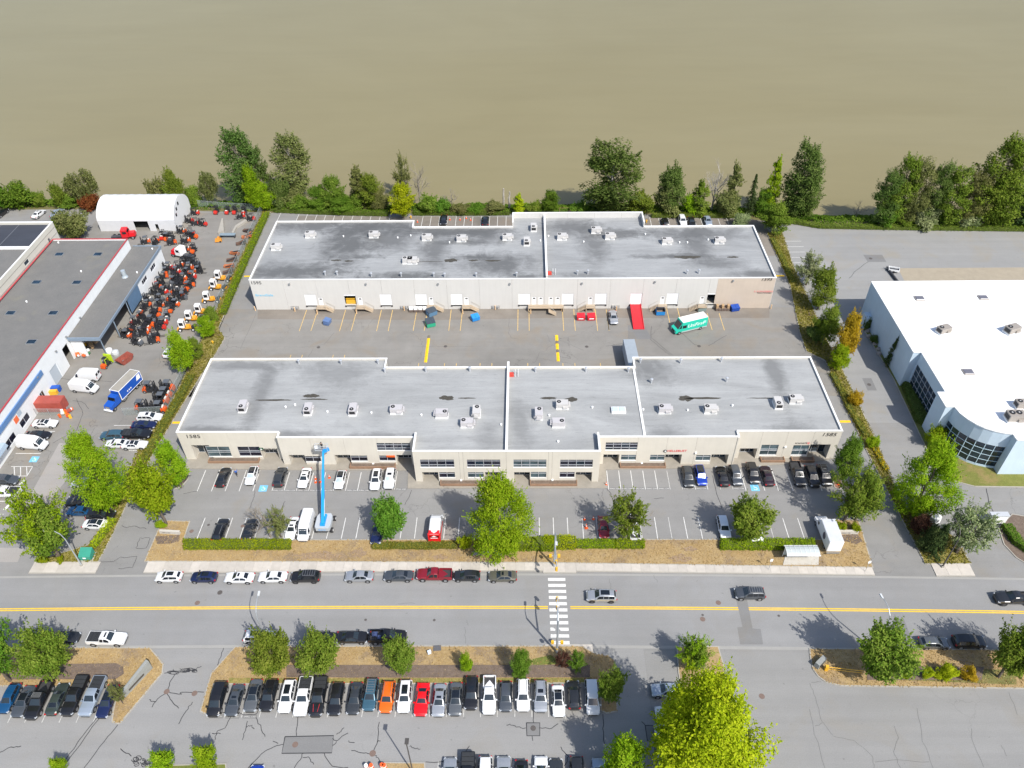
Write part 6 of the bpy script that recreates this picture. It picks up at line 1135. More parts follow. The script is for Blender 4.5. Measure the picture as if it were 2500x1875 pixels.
X_, Y_ = W('b', 1145, 590, 1); t_ = thing('reach_forklift', 'forklift with lime-green mast and orange tail facing the canopy', 'forklift', (X_, Y_, .02), math.radians(80)); LIME = M('lime_paint', (.45, .62, .02), .5)
MB().box(-1.6, -.7, -.55, .55, .3, 1.1, top=.08).build('counterweight', FORANGE, t_); MB().box(-.7, .7, -.55, .55, .3, .9).build('chassis', FDARK, t_); mb = MB()
for s_ in (-1, 1): mb.path([(.6, s_*.5, .9), (.4, s_*.5, 2.1), (-.7, s_*.5, 2.1), (-.75, s_*.5, .9)], [.06]*4, 4)
mb.build('overhead_guard', LIME, t_); MB().box(.9, 1.15, -.9, .9, .2, 2.3).build('mast', LIME, t_); MB().box(-.6, .4, -.48, .48, 2.1, 2.16).build('guard_cover', FDARK, t_)
for x, y in ((.6, .55), (.6, -.55), (-1.1, .5), (-1.1, -.5)): inst('wheel', FL['wheel'], t_, (x, y, .32))
for i, (x, y, c_) in enumerate(((1175, 470, 'white'), (1245, 490, 'pale grey'))):
    X_, Y_ = W('b', x, y, .6); t_ = MB(); nn = 10
    for z0, z1, r0, r1 in ((0, .5, .75, .85), (.5, 1.0, .85, .75), (1.0, 1.25, .75, .3)): t_.tube((0, 0, z0), (0, 0, z1), r0, r1, n=9)
    t_.build('bulk_bag', M('bag_'+c_.replace(' ', '_'), (.72, .72, .72) if i == 0 else (.48, .5, .52), .8, .08, 2), None, (X_, Y_, .02), smooth=70, label=f'{c_} bulk bag standing beside the lime-green forklift', cat='bag', group='bulk bags in the left yard')
cx, cy = W('b', 850, 470, .8); t_ = thing('canopy_clutter', 'heap of pallets, cardboard and coloured bins under the lean-to canopy', 'clutter', (cx, cy, 0), 0)
for k in range(26): MB().cbox(RND.uniform(-1.2, 2.5), RND.uniform(-2.2, 4), .2+RND.random()*.9, RND.uniform(.4, 1.1), RND.uniform(.3, .9), RND.uniform(.2, .7), rz=RND.uniform(0, 3)).build('crate', RND.choice((M('cardboard', (.40, .27, .15), .8), M('cardboard', (.40, .27, .15), .8), M('safety_orange', (.75, .12, .02), .5), M('green_crate', (.05, .22, .09), .6), YELLOWP, STEEL, WHT)), t_)

# ---- boom lift
BL = M('lift_blue', (.015, .28, .68), .4); LG = M('lift_grey', (.42, .45, .48), .5)
bx, by = W('g', 1645, 1440, 1.0); t_ = thing('boom_lift', 'blue telescopic boom lift with grey chassis reaching up to the office wall', 'boom lift', (bx, by, .02), 0)
mb = MB(); pr = [(-1.15, -1.7), (1.15, -1.7), (1.35, -1.2), (1.35, 1.0), (1.0, 1.6), (-1.0, 1.6), (-1.35, 1.0), (-1.35, -1.2)]; mb.prism(pr, .75, 1.55).build('turntable', LG, t_); MB().box(-.42, .42, -1.3, 1.2, 1.552, 1.95, top=.06).build('boom_cradle', BL, t_); MB().box(-.9, .9, -1.75, 1.6, .45, .74).build('axle_frame', DARKSTEEL, t_)
text(None, 'lettering', 'Genie', .42, (-.75, -1.715, .95), (math.pi/2, 0, 0), BL, t_, .01, sx=1.3)
for x in (-1.25, 1.5):
    for y in (-1.25, 1.35): wm = MB(); wm.tube((-.2, 0, 0), (.2, 0, 0), .46, n=14, m=0); wm.tube((-.21, 0, 0), (.21, 0, 0), .24, n=10, m=1); wm.build('wheel', [TYRE, WHT], t_, (x, y, .46), smooth=40)
tip = Vector((-37.05-bx, 98.7-by, 5.7)); base = Vector((.05, -.9, 1.75))
def beam(mb, p, q, w, h, m=0):
    d = (q-p).normalized(); s = d.cross(Vector((0, 0, 1))).normalized()*w/2; u = s.cross(d).normalized()*h/2
    mb.add([p-s-u, p+s-u, p+s+u, p-s+u, q-s-u, q+s-u, q+s+u, q-s+u], [(0, 1, 2, 3), (7, 6, 5, 4), (0, 4, 5, 1), (1, 5, 6, 2), (2, 6, 7, 3), (3, 7, 4, 0)], m); return mb
pt = lambda f: base+(tip-base)*f
beam(MB(), pt(0), pt(.45), .52, .55).build('boom_section', BL, t_); beam(MB(), pt(.40), pt(.74), .43, .46).build('boom_section', BL, t_); beam(MB(), pt(.70), pt(1), .34, .38).build('boom_section', BL, t_)
beam(MB(), pt(.1)+Vector((.275, 0, 0)), pt(.33)+Vector((.275, 0, 0)), .02, .28).build('boom_decal', WHT, t_)
beam(MB(), tip, tip+Vector((1.0, .5, .2)), .45, .6).build('jib', BL, t_)
k_ = MB(); bk_ = tip+Vector((-.35, .55, .05))
for z in (.05, .6, 1.1):
    q = [bk_+Vector((a, b, z)) for a, b in ((-1.15, -.45), (1.15, -.45), (1.15, .4), (-1.15, .4), (-1.15, -.45))]; k_.path(q, [.035]*5, 4)
for a, b in ((-1.15, -.45), (1.15, -.45), (1.15, .4), (-1.15, .4), (0, -.45), (0, .4)): k_.tube(bk_+Vector((a, b, 0)), bk_+Vector((a, b, 1.1)), .03, n=4)
k_.build('basket', M('basket_grey', (.50, .54, .58), .5), t_); MB().box(bk_.x-1.15, bk_.x+1.15, bk_.y-.45, bk_.y+.4, bk_.z-.03, bk_.z+.03).build('basket_floor', STEEL, t_); MB().cbox(bk_.x-.85, bk_.y-.3, bk_.z+.75, .5, .3, .5).build('control_box', WHT, t_)

# ---- rubbish bins, ramp, pallets in the loading yard
def dumpster(tl, x, y, hd, lab, body, lid, w=1.9, d=1.3, h=1.3, open_=False, slope=.0):
    X_, Y_ = W(tl, x, y, .6); t_ = thing('rubbish_bin', lab, 'bin', (X_, Y_, .02), math.radians(hd), 'wheeled bins in the loading yard'); mb = MB(); e = .12
    mb.add([(-w/2, -d/2+e, .12), (w/2, -d/2+e, .12), (w/2, d/2, .12), (-w/2, d/2, .12), (-w/2, -d/2, h*.8), (w/2, -d/2, h*.8), (w/2, d/2, h), (-w/2, d/2, h)], [(3, 2, 1, 0), (0, 1, 5, 4), (1, 2, 6, 5), (2, 3, 7, 6), (3, 0, 4, 7)]+([] if open_ else [(4, 5, 6, 7)])); mb.build('container', body, t_)
    if open_:
        MB().add([(-w/2+.05, -d/2+.1, .5), (w/2-.05, -d/2+.1, .5), (w/2-.05, d/2-.05, .6), (-w/2+.05, d/2-.05, .6)], [(0, 1, 2, 3)]).build('rubbish', M('bin_rubbish', (.22, .16, .11), .9, .5, 5), t_); q = MB(); q.add([(-w/2+.04, -d/2+.04, h*.8), (w/2-.04, -d/2+.04, h*.8), (w/2-.04, d/2-.04, h), (-w/2+.04, d/2-.04, h), (-w/2+.05, -d/2+.1, .5), (w/2-.05, -d/2+.1, .5), (w/2-.05, d/2-.05, .6), (-w/2+.05, d/2-.05, .6)], [(0, 4, 5, 1), (1, 5, 6, 2), (2, 6, 7, 3), (3, 7, 4, 0)]); q.build('inner_wall', M('dark_interior', (.03, .03, .035), .9), t_)
    else:
        for s_ in (-1, 1): x0, x1 = sorted((s_*.02, s_*(w/2+.02))); MB().add([(x0, -d/2-.05, h*.8+.03), (x1, -d/2-.05, h*.8+.03), (x1, d/2+.03, h+.03), (x0, d/2+.03, h+.03), (x0, -d/2-.05, h*.8+.07), (x1, -d/2-.05, h*.8+.07), (x1, d/2+.03, h+.08), (x0, d/2+.03, h+.08)], [(3, 2, 1, 0), (4, 5, 6, 7), (0, 1, 5, 4), (1, 2, 6, 5), (2, 3, 7, 6), (3, 0, 4, 7)]).build('lid', lid, t_)
    for s_ in (-1, 1): MB().box(s_*(w/2+.05)-.05, s_*(w/2+.05)+.05, -.25, .25, h*.45, h*.6).build('fork_pocket', body, t_)
    for a in (-1, 1):
        for b in (-1, 1): MB().tube((a*w*.4, b*d*.3, .08), (a*w*.4+.06, b*d*.3, .08), .08, n=6).build('castor', BLACK, t_)
    return t_
BB = M('bin_slate_blue', (.10, .17, .34), .5); BSKY = M('bin_sky_blue', (.02, .24, .62), .5); BGR = M('bin_green', (.03, .36, .21), .5); BRED = M('bin_red', (.62, .015, .03), .5); BDK = M('bin_dark_lid', (.045, .06, .08), .6); BROY = M('bin_royal_blue', (.01, .06, .33), .5); BLBL = M('bin_steel_blue', (.10, .20, .32), .5)
dumpster('f', 1325, 822, 75, 'small slate-blue bin alone below the first dock stairs', BB, BB, 1.6, 1.4); dumpster('k', 238, 725, 35, 'steel-blue bin with dark lid behind the green bin', BLBL, BDK, 2.2, 1.7, 1.6); dumpster('k', 225, 838, 20, 'green bin with dark lid in the loading yard', BGR, BDK, 2.0, 2.0, 1.5); dumpster('k', 710, 780, 25, 'sky-blue bin with blue lid in the loading yard', BSKY, BSKY, 1.8, 1.4)
dumpster('k', 1850, 773, 0, 'red bin with white lettering, left of a pair', BRED, BRED, 1.8, 1.4); dumpster('k', 1962, 773, 4, 'red bin with white lettering, right of a pair', BRED, BRED, 1.8, 1.4); dumpster('p', 585, 540, 0, 'bright blue open recycling bin right of the red ramp', BSKY, BDK, 2.0, 1.5, 1.5, True); dumpster('p', 1030, 500, 5, 'grey open bin full of rubbish behind the turquoise truck', M('bin_grey_green', (.22, .28, .27), .6), BDK, 1.9, 1.6, 1.4, True); dumpster('p', 1390, 500, 12, 'royal-blue bin beside the beige end wall', BROY, BROY, 1.9, 1.3)
for q in [o for o in COL.objects if o.get('label', '').startswith('red bin')]: MB().box(-.55, .55, -.665, -.655, .5, .85).build('lettering_panel', WHT, q)
RR = M('ramp_red', (.60, .02, .03), .5, .12, 1.2); X_, Y_ = W('p', 345, 590, .5); xa = ctrx(LOAD[8])[0]; ya = YW-.2; xb, yb = W('p', 352, 728)
t_ = thing('dock_ramp', 'bright red steel dock ramp sloping down from a loading door', 'ramp', (xa, ya, 0), math.atan2(yb-ya, xb-xa)); ln = math.hypot(xb-xa, yb-ya)
MB().add([(0, -1.15, 1.1), (ln, -1.15, .06), (ln, 1.15, .06), (0, 1.15, 1.1), (0, -1.15, 1.25), (ln, -1.15, .16), (ln, 1.15, .16), (0, 1.15, 1.25)], [(3, 2, 1, 0), (4, 5, 6, 7), (0, 1, 5, 4), (1, 2, 6, 5), (2, 3, 7, 6), (3, 0, 4, 7)]).build('deck', RR, t_)
for s_ in (-1, 1):
    y0, y1 = sorted((s_*1.15, s_*1.27)); MB().add([(0, y0, 1.0), (ln, y0, .04), (ln, y1, .04), (0, y1, 1.0), (0, y0, 1.55), (ln, y0, .34), (ln, y1, .34), (0, y1, 1.55)], [(3, 2, 1, 0), (4, 5, 6, 7), (0, 1, 5, 4), (1, 2, 6, 5), (2, 3, 7, 6), (3, 0, 4, 7)]).build('side_rail', RR, t_); MB().box(1.5, 1.7, s_*1.0-.1, s_*1.0+.1, 0, 1.0).build('leg', RR, t_)
for i, (tl, x, y, lab) in enumerate((('k', 95, 690, 'dark crates with white bags against the wall left of the steel-blue bin'), ('p', 1238, 460, 'stacked pallets and trolleys right of the open dark dock'))):
    X_, Y_ = W(tl, x, y, .5); t_ = thing('pallet_stack', lab, 'pallets', (X_, min(Y_, YW-.8), 0), 0)
    for k in range(4 if i == 0 else 5):
        xx = -1.7+k*1.1 if i == 0 else -1.2+k*.65
        for z in range(3): MB().cbox(xx, 0, .12+z*.22, .95 if i == 0 else .6, 1.0, .14).build('pallet', M('weathered_wood', (.16, .12, .10) if i == 0 else (.34, .25, .16), .8, .2, 3), t_)
        if i == 0 and k < 4: MB().cbox(xx, .05, .9, .9, .85, .45).build('white_bag', WHT, t_)
        elif k % 2 == 0: MB().box(xx-.25, xx+.25, -.4, .4, .7, 1.5).build('carton', M('cardboard', (.40, .27, .15), .8), t_)
for tl, (x0, y0), (x1, y1), lab in (('k', (172, 1262), (210, 968), 'left'), ('k', (1606, 1250), (1587, 965), 'right')):
    a, b_ = W(tl, x0, y0), W(tl, x1, y1); mb = MB(); ln = math.dist(a, b_); o = thing('speed_hump', f'yellow painted speed hump across the loading yard, {lab} one', 'speed hump', (a[0], a[1], .005), math.atan2(b_[1]-a[1], b_[0]-a[0]), 'speed humps in the loading yard')
    nn = 9; HUMPD = M('worn_hump_rubber', (.16, .14, .11), .8)
    for k in range(nn):
        xa_, xb_ = ln*k/nn+.01, ln*(k+1)/nn-.01; MB().add([(xa_, -.33, 0), (xb_, -.33, 0), (xb_, 0, .07), (xa_, 0, .07), (xb_, .33, 0), (xa_, .33, 0)], [(0, 1, 2, 3), (3, 2, 4, 5)]).build('hump_section', HUMPD if (lab == 'left' and k == nn-1) or (lab == 'right' and k in (3, 6)) else YELLOW_LINE, o)
# ---- rooftop plant
HV = M('rooftop_unit_grey', (.50, .49, .48), .5, .05, 1.5); HVP = M('rooftop_unit_mauve', (.47, .455, .465), .5, .05, 1.5); FAN = M('fan_black', (.02, .02, .022), .6); HVT = M('rooftop_unit_tan', (.30, .27, .24), .5, .05, 1.5)
hvm = {}
def hvac(tl, x, y, z, lab, rz=0, sc=1.0, mat=HV, fans=1):
    X_, Y_ = W(tl, x, y, z+.7); t_ = thing('rooftop_unit', lab, 'air conditioner', (X_, Y_, z), math.radians(rz), 'rooftop air conditioning units'); t_.scale = (sc,)*3
    if not hvm:
        hvm['cab'] = MB().box(-1.15, 1.15, -.72, .72, .3, 1.35).mesh('cabinet', [HV]); hvm['curb'] = MB().box(-1.2, 1.2, -.77, .77, 0, .299).mesh('curb', [COPING]); mb = MB(); mb.tube((0, 0, 0), (0, 0, .07), .40, n=14, m=0); mb.tube((0, 0, .07), (0, 0, .08), .12, n=8, m=1); hvm['fan'] = mb.mesh('fan', [FAN, HV])
        hvm['hood'] = MB().box(1.15, 1.6, -.5, .5, .55, 1.1, top=.08).mesh('intake_hood', [HV]); hvm['grille'] = MB().box(-1.16, -1.151, -.55, .55, .45, 1.15).mesh('coil_grille', [FAN]); hvm['pan'] = MB().box(.1, 1.0, -.95, -.72, .35, .8).mesh('duct', [HV])
    inst('cabinet', hvm['cab'], t_, paint=mat); inst('curb', hvm['curb'], t_)
    for k in range(fans): inst('fan', hvm['fan'], t_, (-.62+k*.95, .1, 1.35))
    inst('intake_hood', hvm['hood'], t_, paint=mat); inst('coil_grille', hvm['grille'], t_); inst('duct', hvm['pan'], t_, paint=mat)
for i, (tl, x, y, rz, m_) in enumerate((('g', 765, 185, 90, HVP), ('g', 1470, 215, 90, HVP), ('g', 1955, 218, 90, HVP), ('l', 300, 218, 0, HVP), ('l', 790, 262, 180, HVP), ('l', 1165, 240, 270, HV), ('l', 1062, 362, 0, HVP), ('l', 1838, 262, 270, HVP), ('l', 2090, 165, 0, HV), ('l', 2050, 362, 180, HVP), ('q', 985, 212, 0, HVP), ('q', 1478, 212, 0, HV), ('p', 1855, 1520, 90, HV), ('p', 2042, 1478, 0, HV))): hvac(tl, x, y, ROOFZ, 'grey rooftop air conditioner on the office row, '+(ORD+['rightmost'])[i if i < 13 else -1], rz, 1.0, m_)
for i, (tl, x, y, rz) in enumerate((('e', 770, 1425, 0), ('e', 1137, 1292, 0), ('e', 1825, 1292, 0), ('e', 2190, 1570, 0), ('j', 30, 1395, 0), ('j', 185, 1145, 0), ('j', 560, 1157, 0), ('j', 1055, 1142, 0), ('j', 1340, 1038, 90), ('j', 1265, 1190, 90), ('j', 1645, 1138, 0), ('j', 2012, 1068, 0), ('j', 2162, 1132, 0), ('o', 565, 1185, 0), ('o', 1132, 1178, 0))): hvac(tl, x, y, R1Z, 'grey rooftop air conditioner on the warehouse, '+ORD[i], rz, 1.0, HV, 1)
for i, (tl, x, y, rz, s_) in enumerate((('u', 1490, 608, 20, 1.1), ('u', 2105, 608, 20, 1.2), ('u', 2200, 1280, 0, 1.1), ('u', 2130, 1395, 0, 1.3))): hvac(tl, x, y, ZW-.12, 'tan rooftop air conditioner on the white office roof, '+['upper left', 'upper right', 'at the right edge', 'nearest the curved corner'][i], rz, s_, HVT, 2 if i == 3 else 1)
GALV = M('galvanised_vent', (.55, .57, .60), .35, metal=.4); vm = MB(); vm.tube((0, 0, 0), (0, 0, .9), .17, n=8).tube((0, 0, .9), (0, 0, 1.1), .30, .30, n=10).tube((0, 0, 1.1), (0, 0, 1.22), .30, .08, n=10); vme = vm.mesh('roof_vent', [GALV], 40)
vm = MB(); vm.tube((0, 0, 0), (0, 0, .3), .16, n=8).tube((0, 0, .3), (0, 0, .42), .22, .1, n=8); vms = vm.mesh('roof_vent', [WHT], 40)
def vent(tl, x, y, z, lab, me=None): 
    X_, Y_ = W(tl, x, y, z+.5); o = bpy.data.objects.new('roof_vent', me or vme); place(o, None, (X_, Y_, z), 0, None, lab, 'vent', 'roof vents')
for i, (tl, x, y) in enumerate((('f', 1298, 300), ('f', 1427, 298), ('f', 1797, 315), ('f', 2120, 315), ('j', 260, 1555), ('j', 378, 1558), ('j', 718, 1555), ('j', 1155, 1550), ('j', 1812, 1530), ('j', 1925, 1525), ('p', 875, 110), ('p', 1003, 105))): vent(tl, x, y, R1Z, 'mushroom roof vent near the front edge of the warehouse roof, '+ORD[i])
for i, (tl, x, y) in enumerate((('f', 1013, 1255), ('f', 1470, 1258), ('f', 1870, 1255), ('f', 1943, 1347), ('k', 175, 1342), ('k', 650, 1337), ('k', 1360, 1342), ('k', 1905, 1340), ('p', 240, 1167), ('p', 370, 1067), ('p', 805, 1072), ('p', 1245, 1057), ('p', 1302, 1272), ('p', 490, 1285))): vent(tl, x, y, ROOFZ, 'mushroom roof vent near the back edge of the office roof, '+ORD[i])
for i, (tl, x, y) in enumerate((('g', 1222, 178), ('g', 1325, 155), ('g', 1675, 228), ('g', 2150, 240), ('l', 567, 264), ('l', 1430, 368), ('l', 1950, 268), ('l', 2047, 550), ('q', 205, 182), ('q', 755, 205), ('q', 1237, 212), ('q', 1720, 162))): vent(tl, x, y, ROOFZ, 'small white pipe vent in the middle of the office roof, '+ORD[i], vms)
for i, (tl, x, y) in enumerate((('j', 10, 1115), ('j', 430, 1190), ('j', 1412, 1170), ('j', 1500, 1120), ('j', 1880, 1182), ('e', 1495, 1300), ('e', 2082, 1315), ('o', 335, 1100), ('o', 705, 1190), ('o', 790, 1190), ('o', 1015, 1160))): vent(tl, x, y, R1Z, 'small white pipe vent in the middle of the warehouse roof, '+ORD[i], vms)
for i, (tl, x, y) in enumerate((('a', 625, 838), ('a', 870, 1148), ('a', 280, 1475), ('a', 1640, 905), ('a', 1475, 1160))): vent(tl, x, y, 7.75 if i < 3 else 5.35, 'small white pipe vent on the gravel roof, '+['far corner', 'middle', 'nearest', 'at the lean-to end', 'beside the lean-to stack'][i], vms)
X_, Y_ = W('q', 487, 222, 7.3); MB().box(X_-1.35, X_+1.35, Y_-.75, Y_+.75, ROOFZ, 7.4).build('roof_skylight', COPING, None, label='white twin-panel skylight on the office roof right of the fire wall', cat='skylight'); o = COL.objects[-1]
for s_ in (-1, 1): MB().box(X_+s_*.66-.6, X_+s_*.66+.6, Y_-.65, Y_+.65, 7.401, 7.5, top=.08).build('skylight_pane', M('pale_skylight', (.50, .60, .68), .2), [q for q in COL.objects if q.name == 'roof_skylight'][0])
for i, (tl, x, y, z, lab) in enumerate((('u', 1272, 325, ZW, 'left'), ('u', 1845, 318, ZW, 'right'), ('u', 1710, 987, ZW, 'near'))):
    X_, Y_ = W(tl, x, y, ZW); t_ = thing('roof_skylight', f'dark square skylight in the white office roof, {lab} one', 'skylight', (X_, Y_, ZW-.12), 0, 'skylights in the white roof'); MB().box(-1.0, 1.0, -.8, .8, 0, .2).build('frame', HVT, t_); MB().box(-.9, .9, -.7, .7, .201, .28, top=.08).build('pane', M('smoky_skylight', (.14, .14, .17), .3), t_)
for tl, x, y, z, lab in (('j', 1525, 1530, R1Z, 'red roof hatch with white ladder cage beside the warehouse fire wall'), ('k', 1115, 1387, ROOFZ, 'red roof hatch with pale ladder rail beside the office fire wall')):
    X_, Y_ = W(tl, x, y, z+.4); t_ = thing('roof_hatch', lab, 'roof hatch', (X_, Y_, z), 0, 'red roof hatches'); MB().box(-1.0, .2, -.4, .4, 0, .6).build('hatch', M('hatch_red', (.55, .06, .04), .6), t_); mb = MB()
    for a in (.5, 1.1):
        for b_ in (-.4, .5): mb.tube((a, b_, 0), (a, b_, 1.3), .04, n=4)
        mb.tube((a, -.4, 1.3), (a, .5, 1.3), .04, n=4); mb.tube((a, -.4, .7), (a, .5, .7), .03, n=4)
    mb.build('guard_rail', COPING, t_)
# dark roof debris patches where drains clogged
MOSS = M('roof_grime', (.06, .055, .045), .9, .3, 4)
for par, z, tl, x, y, w, h in ((b1, R1Z, 'k', 447, 158, 1.8, .9), (b2, ROOFZ, 'g', 1500, 73, 1.7, .6), (b2, ROOFZ, 'g', 1090, 118, 4.0, .28), (b2, ROOFZ, 'g', 1540, 110, 2.6, .22), (b2, ROOFZ, 'l', 840, 95, 1.6, .8), (b2, ROOFZ, 'l', 1940, 97, 1.8, .35), (b2, ROOFZ, 'l', 1060, 98, 1.8, .2), (b2, ROOFZ, 'l', 2190, 112, 1.3, .7), (b2, ROOFZ, 'p', 860, 1473, 1.4, .8), (b2, ROOFZ, 'p', 1060, 1470, 3.8, .36), (b2, ROOFZ, 'p', 1700, 1468, 3.5, .16), (b1, R1Z, 'o', 790, 1362, 3.4, .7), (b1, R1Z, 'o', 1280, 1362, 1.4, .4), (b1, R1Z, 'k', 690, 158, 1.2, .4), (b1, R1Z, 'k', 900, 162, 2.0, .35), (b1, R1Z, 'k', 220, 170, 3.5, .12), (b1, R1Z, 'f', 1420, 157, 1.3, .4), (b1, R1Z, 'f', 1555, 165, 1.2, .4)):
    X_, Y_ = W(tl, x, y, z); mb = MB(); n = 22; mb.sheet([(X_+w/1.0*math.cos(k*2*math.pi/n)*(.75+.35*RND.random()), Y_+h*math.sin(k*2*math.pi/n)*(.6+.6*RND.random())) for k in range(n)], z+.006); mb.build('drain_grime', MOSS, par)
# ================================================================ TREES AND SHRUBS
def leafmat(name, dark, mid, light, trans=.35):
    m = bpy.data.materials.new(name); m.use_nodes = True; t = m.node_tree; t.nodes.clear()
    at = N(t, 'Attribute', attribute_name='leaf_tone'); out = N(t, 'OutputMaterial')
    c = ramp(t, at.outputs['Fac'], (0, dark), (.5, mid), (1, light))
    oi = N(t, 'ObjectInfo'); hs = N(t, 'HueSaturation'); r1 = N(t, 'MapRange'); r1.inputs[3].default_value = .485; r1.inputs[4].default_value = .515; L(t, oi.outputs['Random'], r1.inputs[0]); L(t, r1.outputs[0], hs.inputs['Hue'])
    r2 = N(t, 'MapRange'); r2.inputs[3].default_value = .88; r2.inputs[4].default_value = 1.12; L(t, oi.outputs['Random'], r2.inputs[0]); L(t, r2.outputs[0], hs.inputs['Value']); L(t, c, hs.inputs['Color'])
    d = N(t, 'BsdfDiffuse'); tr = N(t, 'BsdfTranslucent'); mx = N(t, 'MixShader', i0=trans)
    L(t, hs.outputs[0], d.inputs[0]); b = N(t, 'HueSaturation'); b.inputs['Value'].default_value = 1.25; b.inputs['Hue'].default_value = .49; L(t, hs.outputs[0], b.inputs['Color']); L(t, b.outputs[0], tr.inputs[0])
    L(t, d.outputs[0], mx.inputs[1]); L(t, tr.outputs[0], mx.inputs[2]); L(t, mx.outputs[0], out.inputs[0]); return m
LM = {
 'lime': leafmat('lime_leaves', (0.085, 0.16, 0.006), (0.205, 0.335, 0.012), (0.335, 0.43, 0.028)),
 'yellow': leafmat('yellow_green_leaves', (0.14, 0.2, 0.006), (0.33, 0.41, 0.012), (0.48, 0.51, 0.028)),
 'green': leafmat('green_leaves', (0.045, 0.105, 0.012), (0.11, 0.215, 0.022), (0.2, 0.31, 0.045)),
 'mid': leafmat('mid_green_leaves', (0.06, 0.11, 0.012), (0.145, 0.22, 0.026), (0.26, 0.315, 0.055)),
 'dark': leafmat('dark_green_leaves', (.04, .08, .016), (.10, .16, .034), (.19, .245, .075)),
 'olive': leafmat('olive_leaves', (0.07, 0.09, 0.025), (0.17, 0.19, 0.058), (0.3, 0.3, 0.12)),
 'grey': leafmat('grey_green_leaves', (.10, .14, .05), (.23, .275, .12), (.38, .40, .22)),
 'conifer': leafmat('conifer_needles', (0.028, 0.055, 0.02), (0.07, 0.11, 0.036), (0.13, 0.17, 0.06)),
 'gold': leafmat('golden_leaves', (.20, .13, .008), (.40, .28, .015), (.55, .42, .05)),
 'rust': leafmat('rust_leaves', (.11, .035, .012), (.22, .08, .025), (.32, .15, .05)),
 'plum': leafmat('plum_leaves', (.045, .02, .016), (.10, .045, .035), (.17, .09, .06)),
 'hedge': leafmat('hedge_leaves', (0.09, 0.15, 0.006), (0.22, 0.3, 0.01), (0.34, 0.39, 0.022)),
 'weeds': leafmat('weed_leaves', (0.09, 0.105, 0.012), (0.21, 0.205, 0.03), (0.34, 0.29, 0.07)),
}
BARK = M('bark', (.13, .105, .08), .9, .25, 4); PALEBARK = M('pale_bark', (.36, .33, .29), .9, .2, 4); GREYBARK = M('grey_bark', (.25, .22, .18), .9, .2, 4)
def leaf_mesh(name, leaves):
    """leaves: (centre, normal-ish, size, tone, length factor)"""
    vs, fs, tones = [], [], []
    for c, nrm, s, tone, lf in leaves:
        nn = nrm.normalized(); a = nn.orthogonal().normalized(); ang = RND.uniform(0, 6.283); b = nn.cross(a); u = a*math.cos(ang)+b*math.sin(ang); w = nn.cross(u)
        k = len(vs); u = u*(s*lf); w = w*s
        vs += [c-u, c+w*.62-u*.1+nn*s*.12, c+u, c-w*.62-u*.1+nn*s*.12]; fs.append((k, k+1, k+2, k+3)); tones.append(tone)
    me = bpy.data.meshes.new(name); me.from_pydata([tuple(v) for v in vs], [], fs)
    at = me.attributes.new('leaf_tone', 'FLOAT', 'FACE'); at.data.foreach_set('value', tones); me.update(); return me
def rdir():
    while True:
        v = Vector((RND.uniform(-1, 1), RND.uniform(-1, 1), RND.uniform(-1, 1)))
        if .05 < v.length < 1: return v.normalized()
def clump(out, c, r, n, s, tone, flat=.8, inner=.2, lf=1.0):
    for _ in range(n):
        d = rdir(); rr = r*(RND.random()**.4 if RND.random() < inner else RND.uniform(.72, 1.12)); p = c+Vector((d.x, d.y, d.z*flat))*rr
        out.append((p, d*.7+rdir()*.55+Vector((0, -.12, .75)), s*RND.uniform(.6, 1.4), min(1, max(0, tone+RND.gauss(0, .2)+d.z*.06)), lf*RND.uniform(.8, 1.3)))
def limbs(pts, r0, z0, bm=None, crown_bottom=.3, wob=.04):
    """trunk to the middle of the crown and a limb to each clump"""
    mb = bm or MB(); top_ = max(p.z for p in pts); n = 6
    tr = [Vector((RND.uniform(-wob, wob)*(k > 0), RND.uniform(-wob, wob)*(k > 0), top_*.86*k/n)) for k in range(n+1)]
    mb.path(tr, [r0*(1-.82*k/n) for k in range(n+1)], 7)
    for p in pts:
        h = max(crown_bottom*.7, min(p.z*.72, top_*.8)); f = h/(top_*.86)*n; i = min(int(f), n-1); q = tr[i].lerp(tr[i+1], f-i); m = q.lerp(p, .5)+Vector((0, 0, -.02)); rr = r0*(1-.82*f/n)*.55
        mb.path([q, m, p], [rr, rr*.6, rr*.2], 5)
    return mb
VAR = {}
SHAPE = {  # height in crown radii, clumps, leaves per clump, clump size, leaf size, crown foot
 'round': (1.9, 46, 230, (.22, .36), .040, .26), 'oval': (2.7, 60, 210, (.24, .38), .040, .2), 'poplar': (4.2, 84, 170, (.22, .40), .042, .12), 'cone': (3.6, 56, 170, (.2, .34), .045, .06),
 'airy': (2.1, 80, 75, (.12, .24), .034, .2), 'bush': (1.5, 34, 200, (.26, .38), .05, .04), 'weep': (2.3, 40, 0, (0, 0), .032, .2), 'conifer': (3.4, 0, 0, (0, 0), .05, .05), 'grand': (2.3, 150, 230, (.15, .26), .022, .12)}
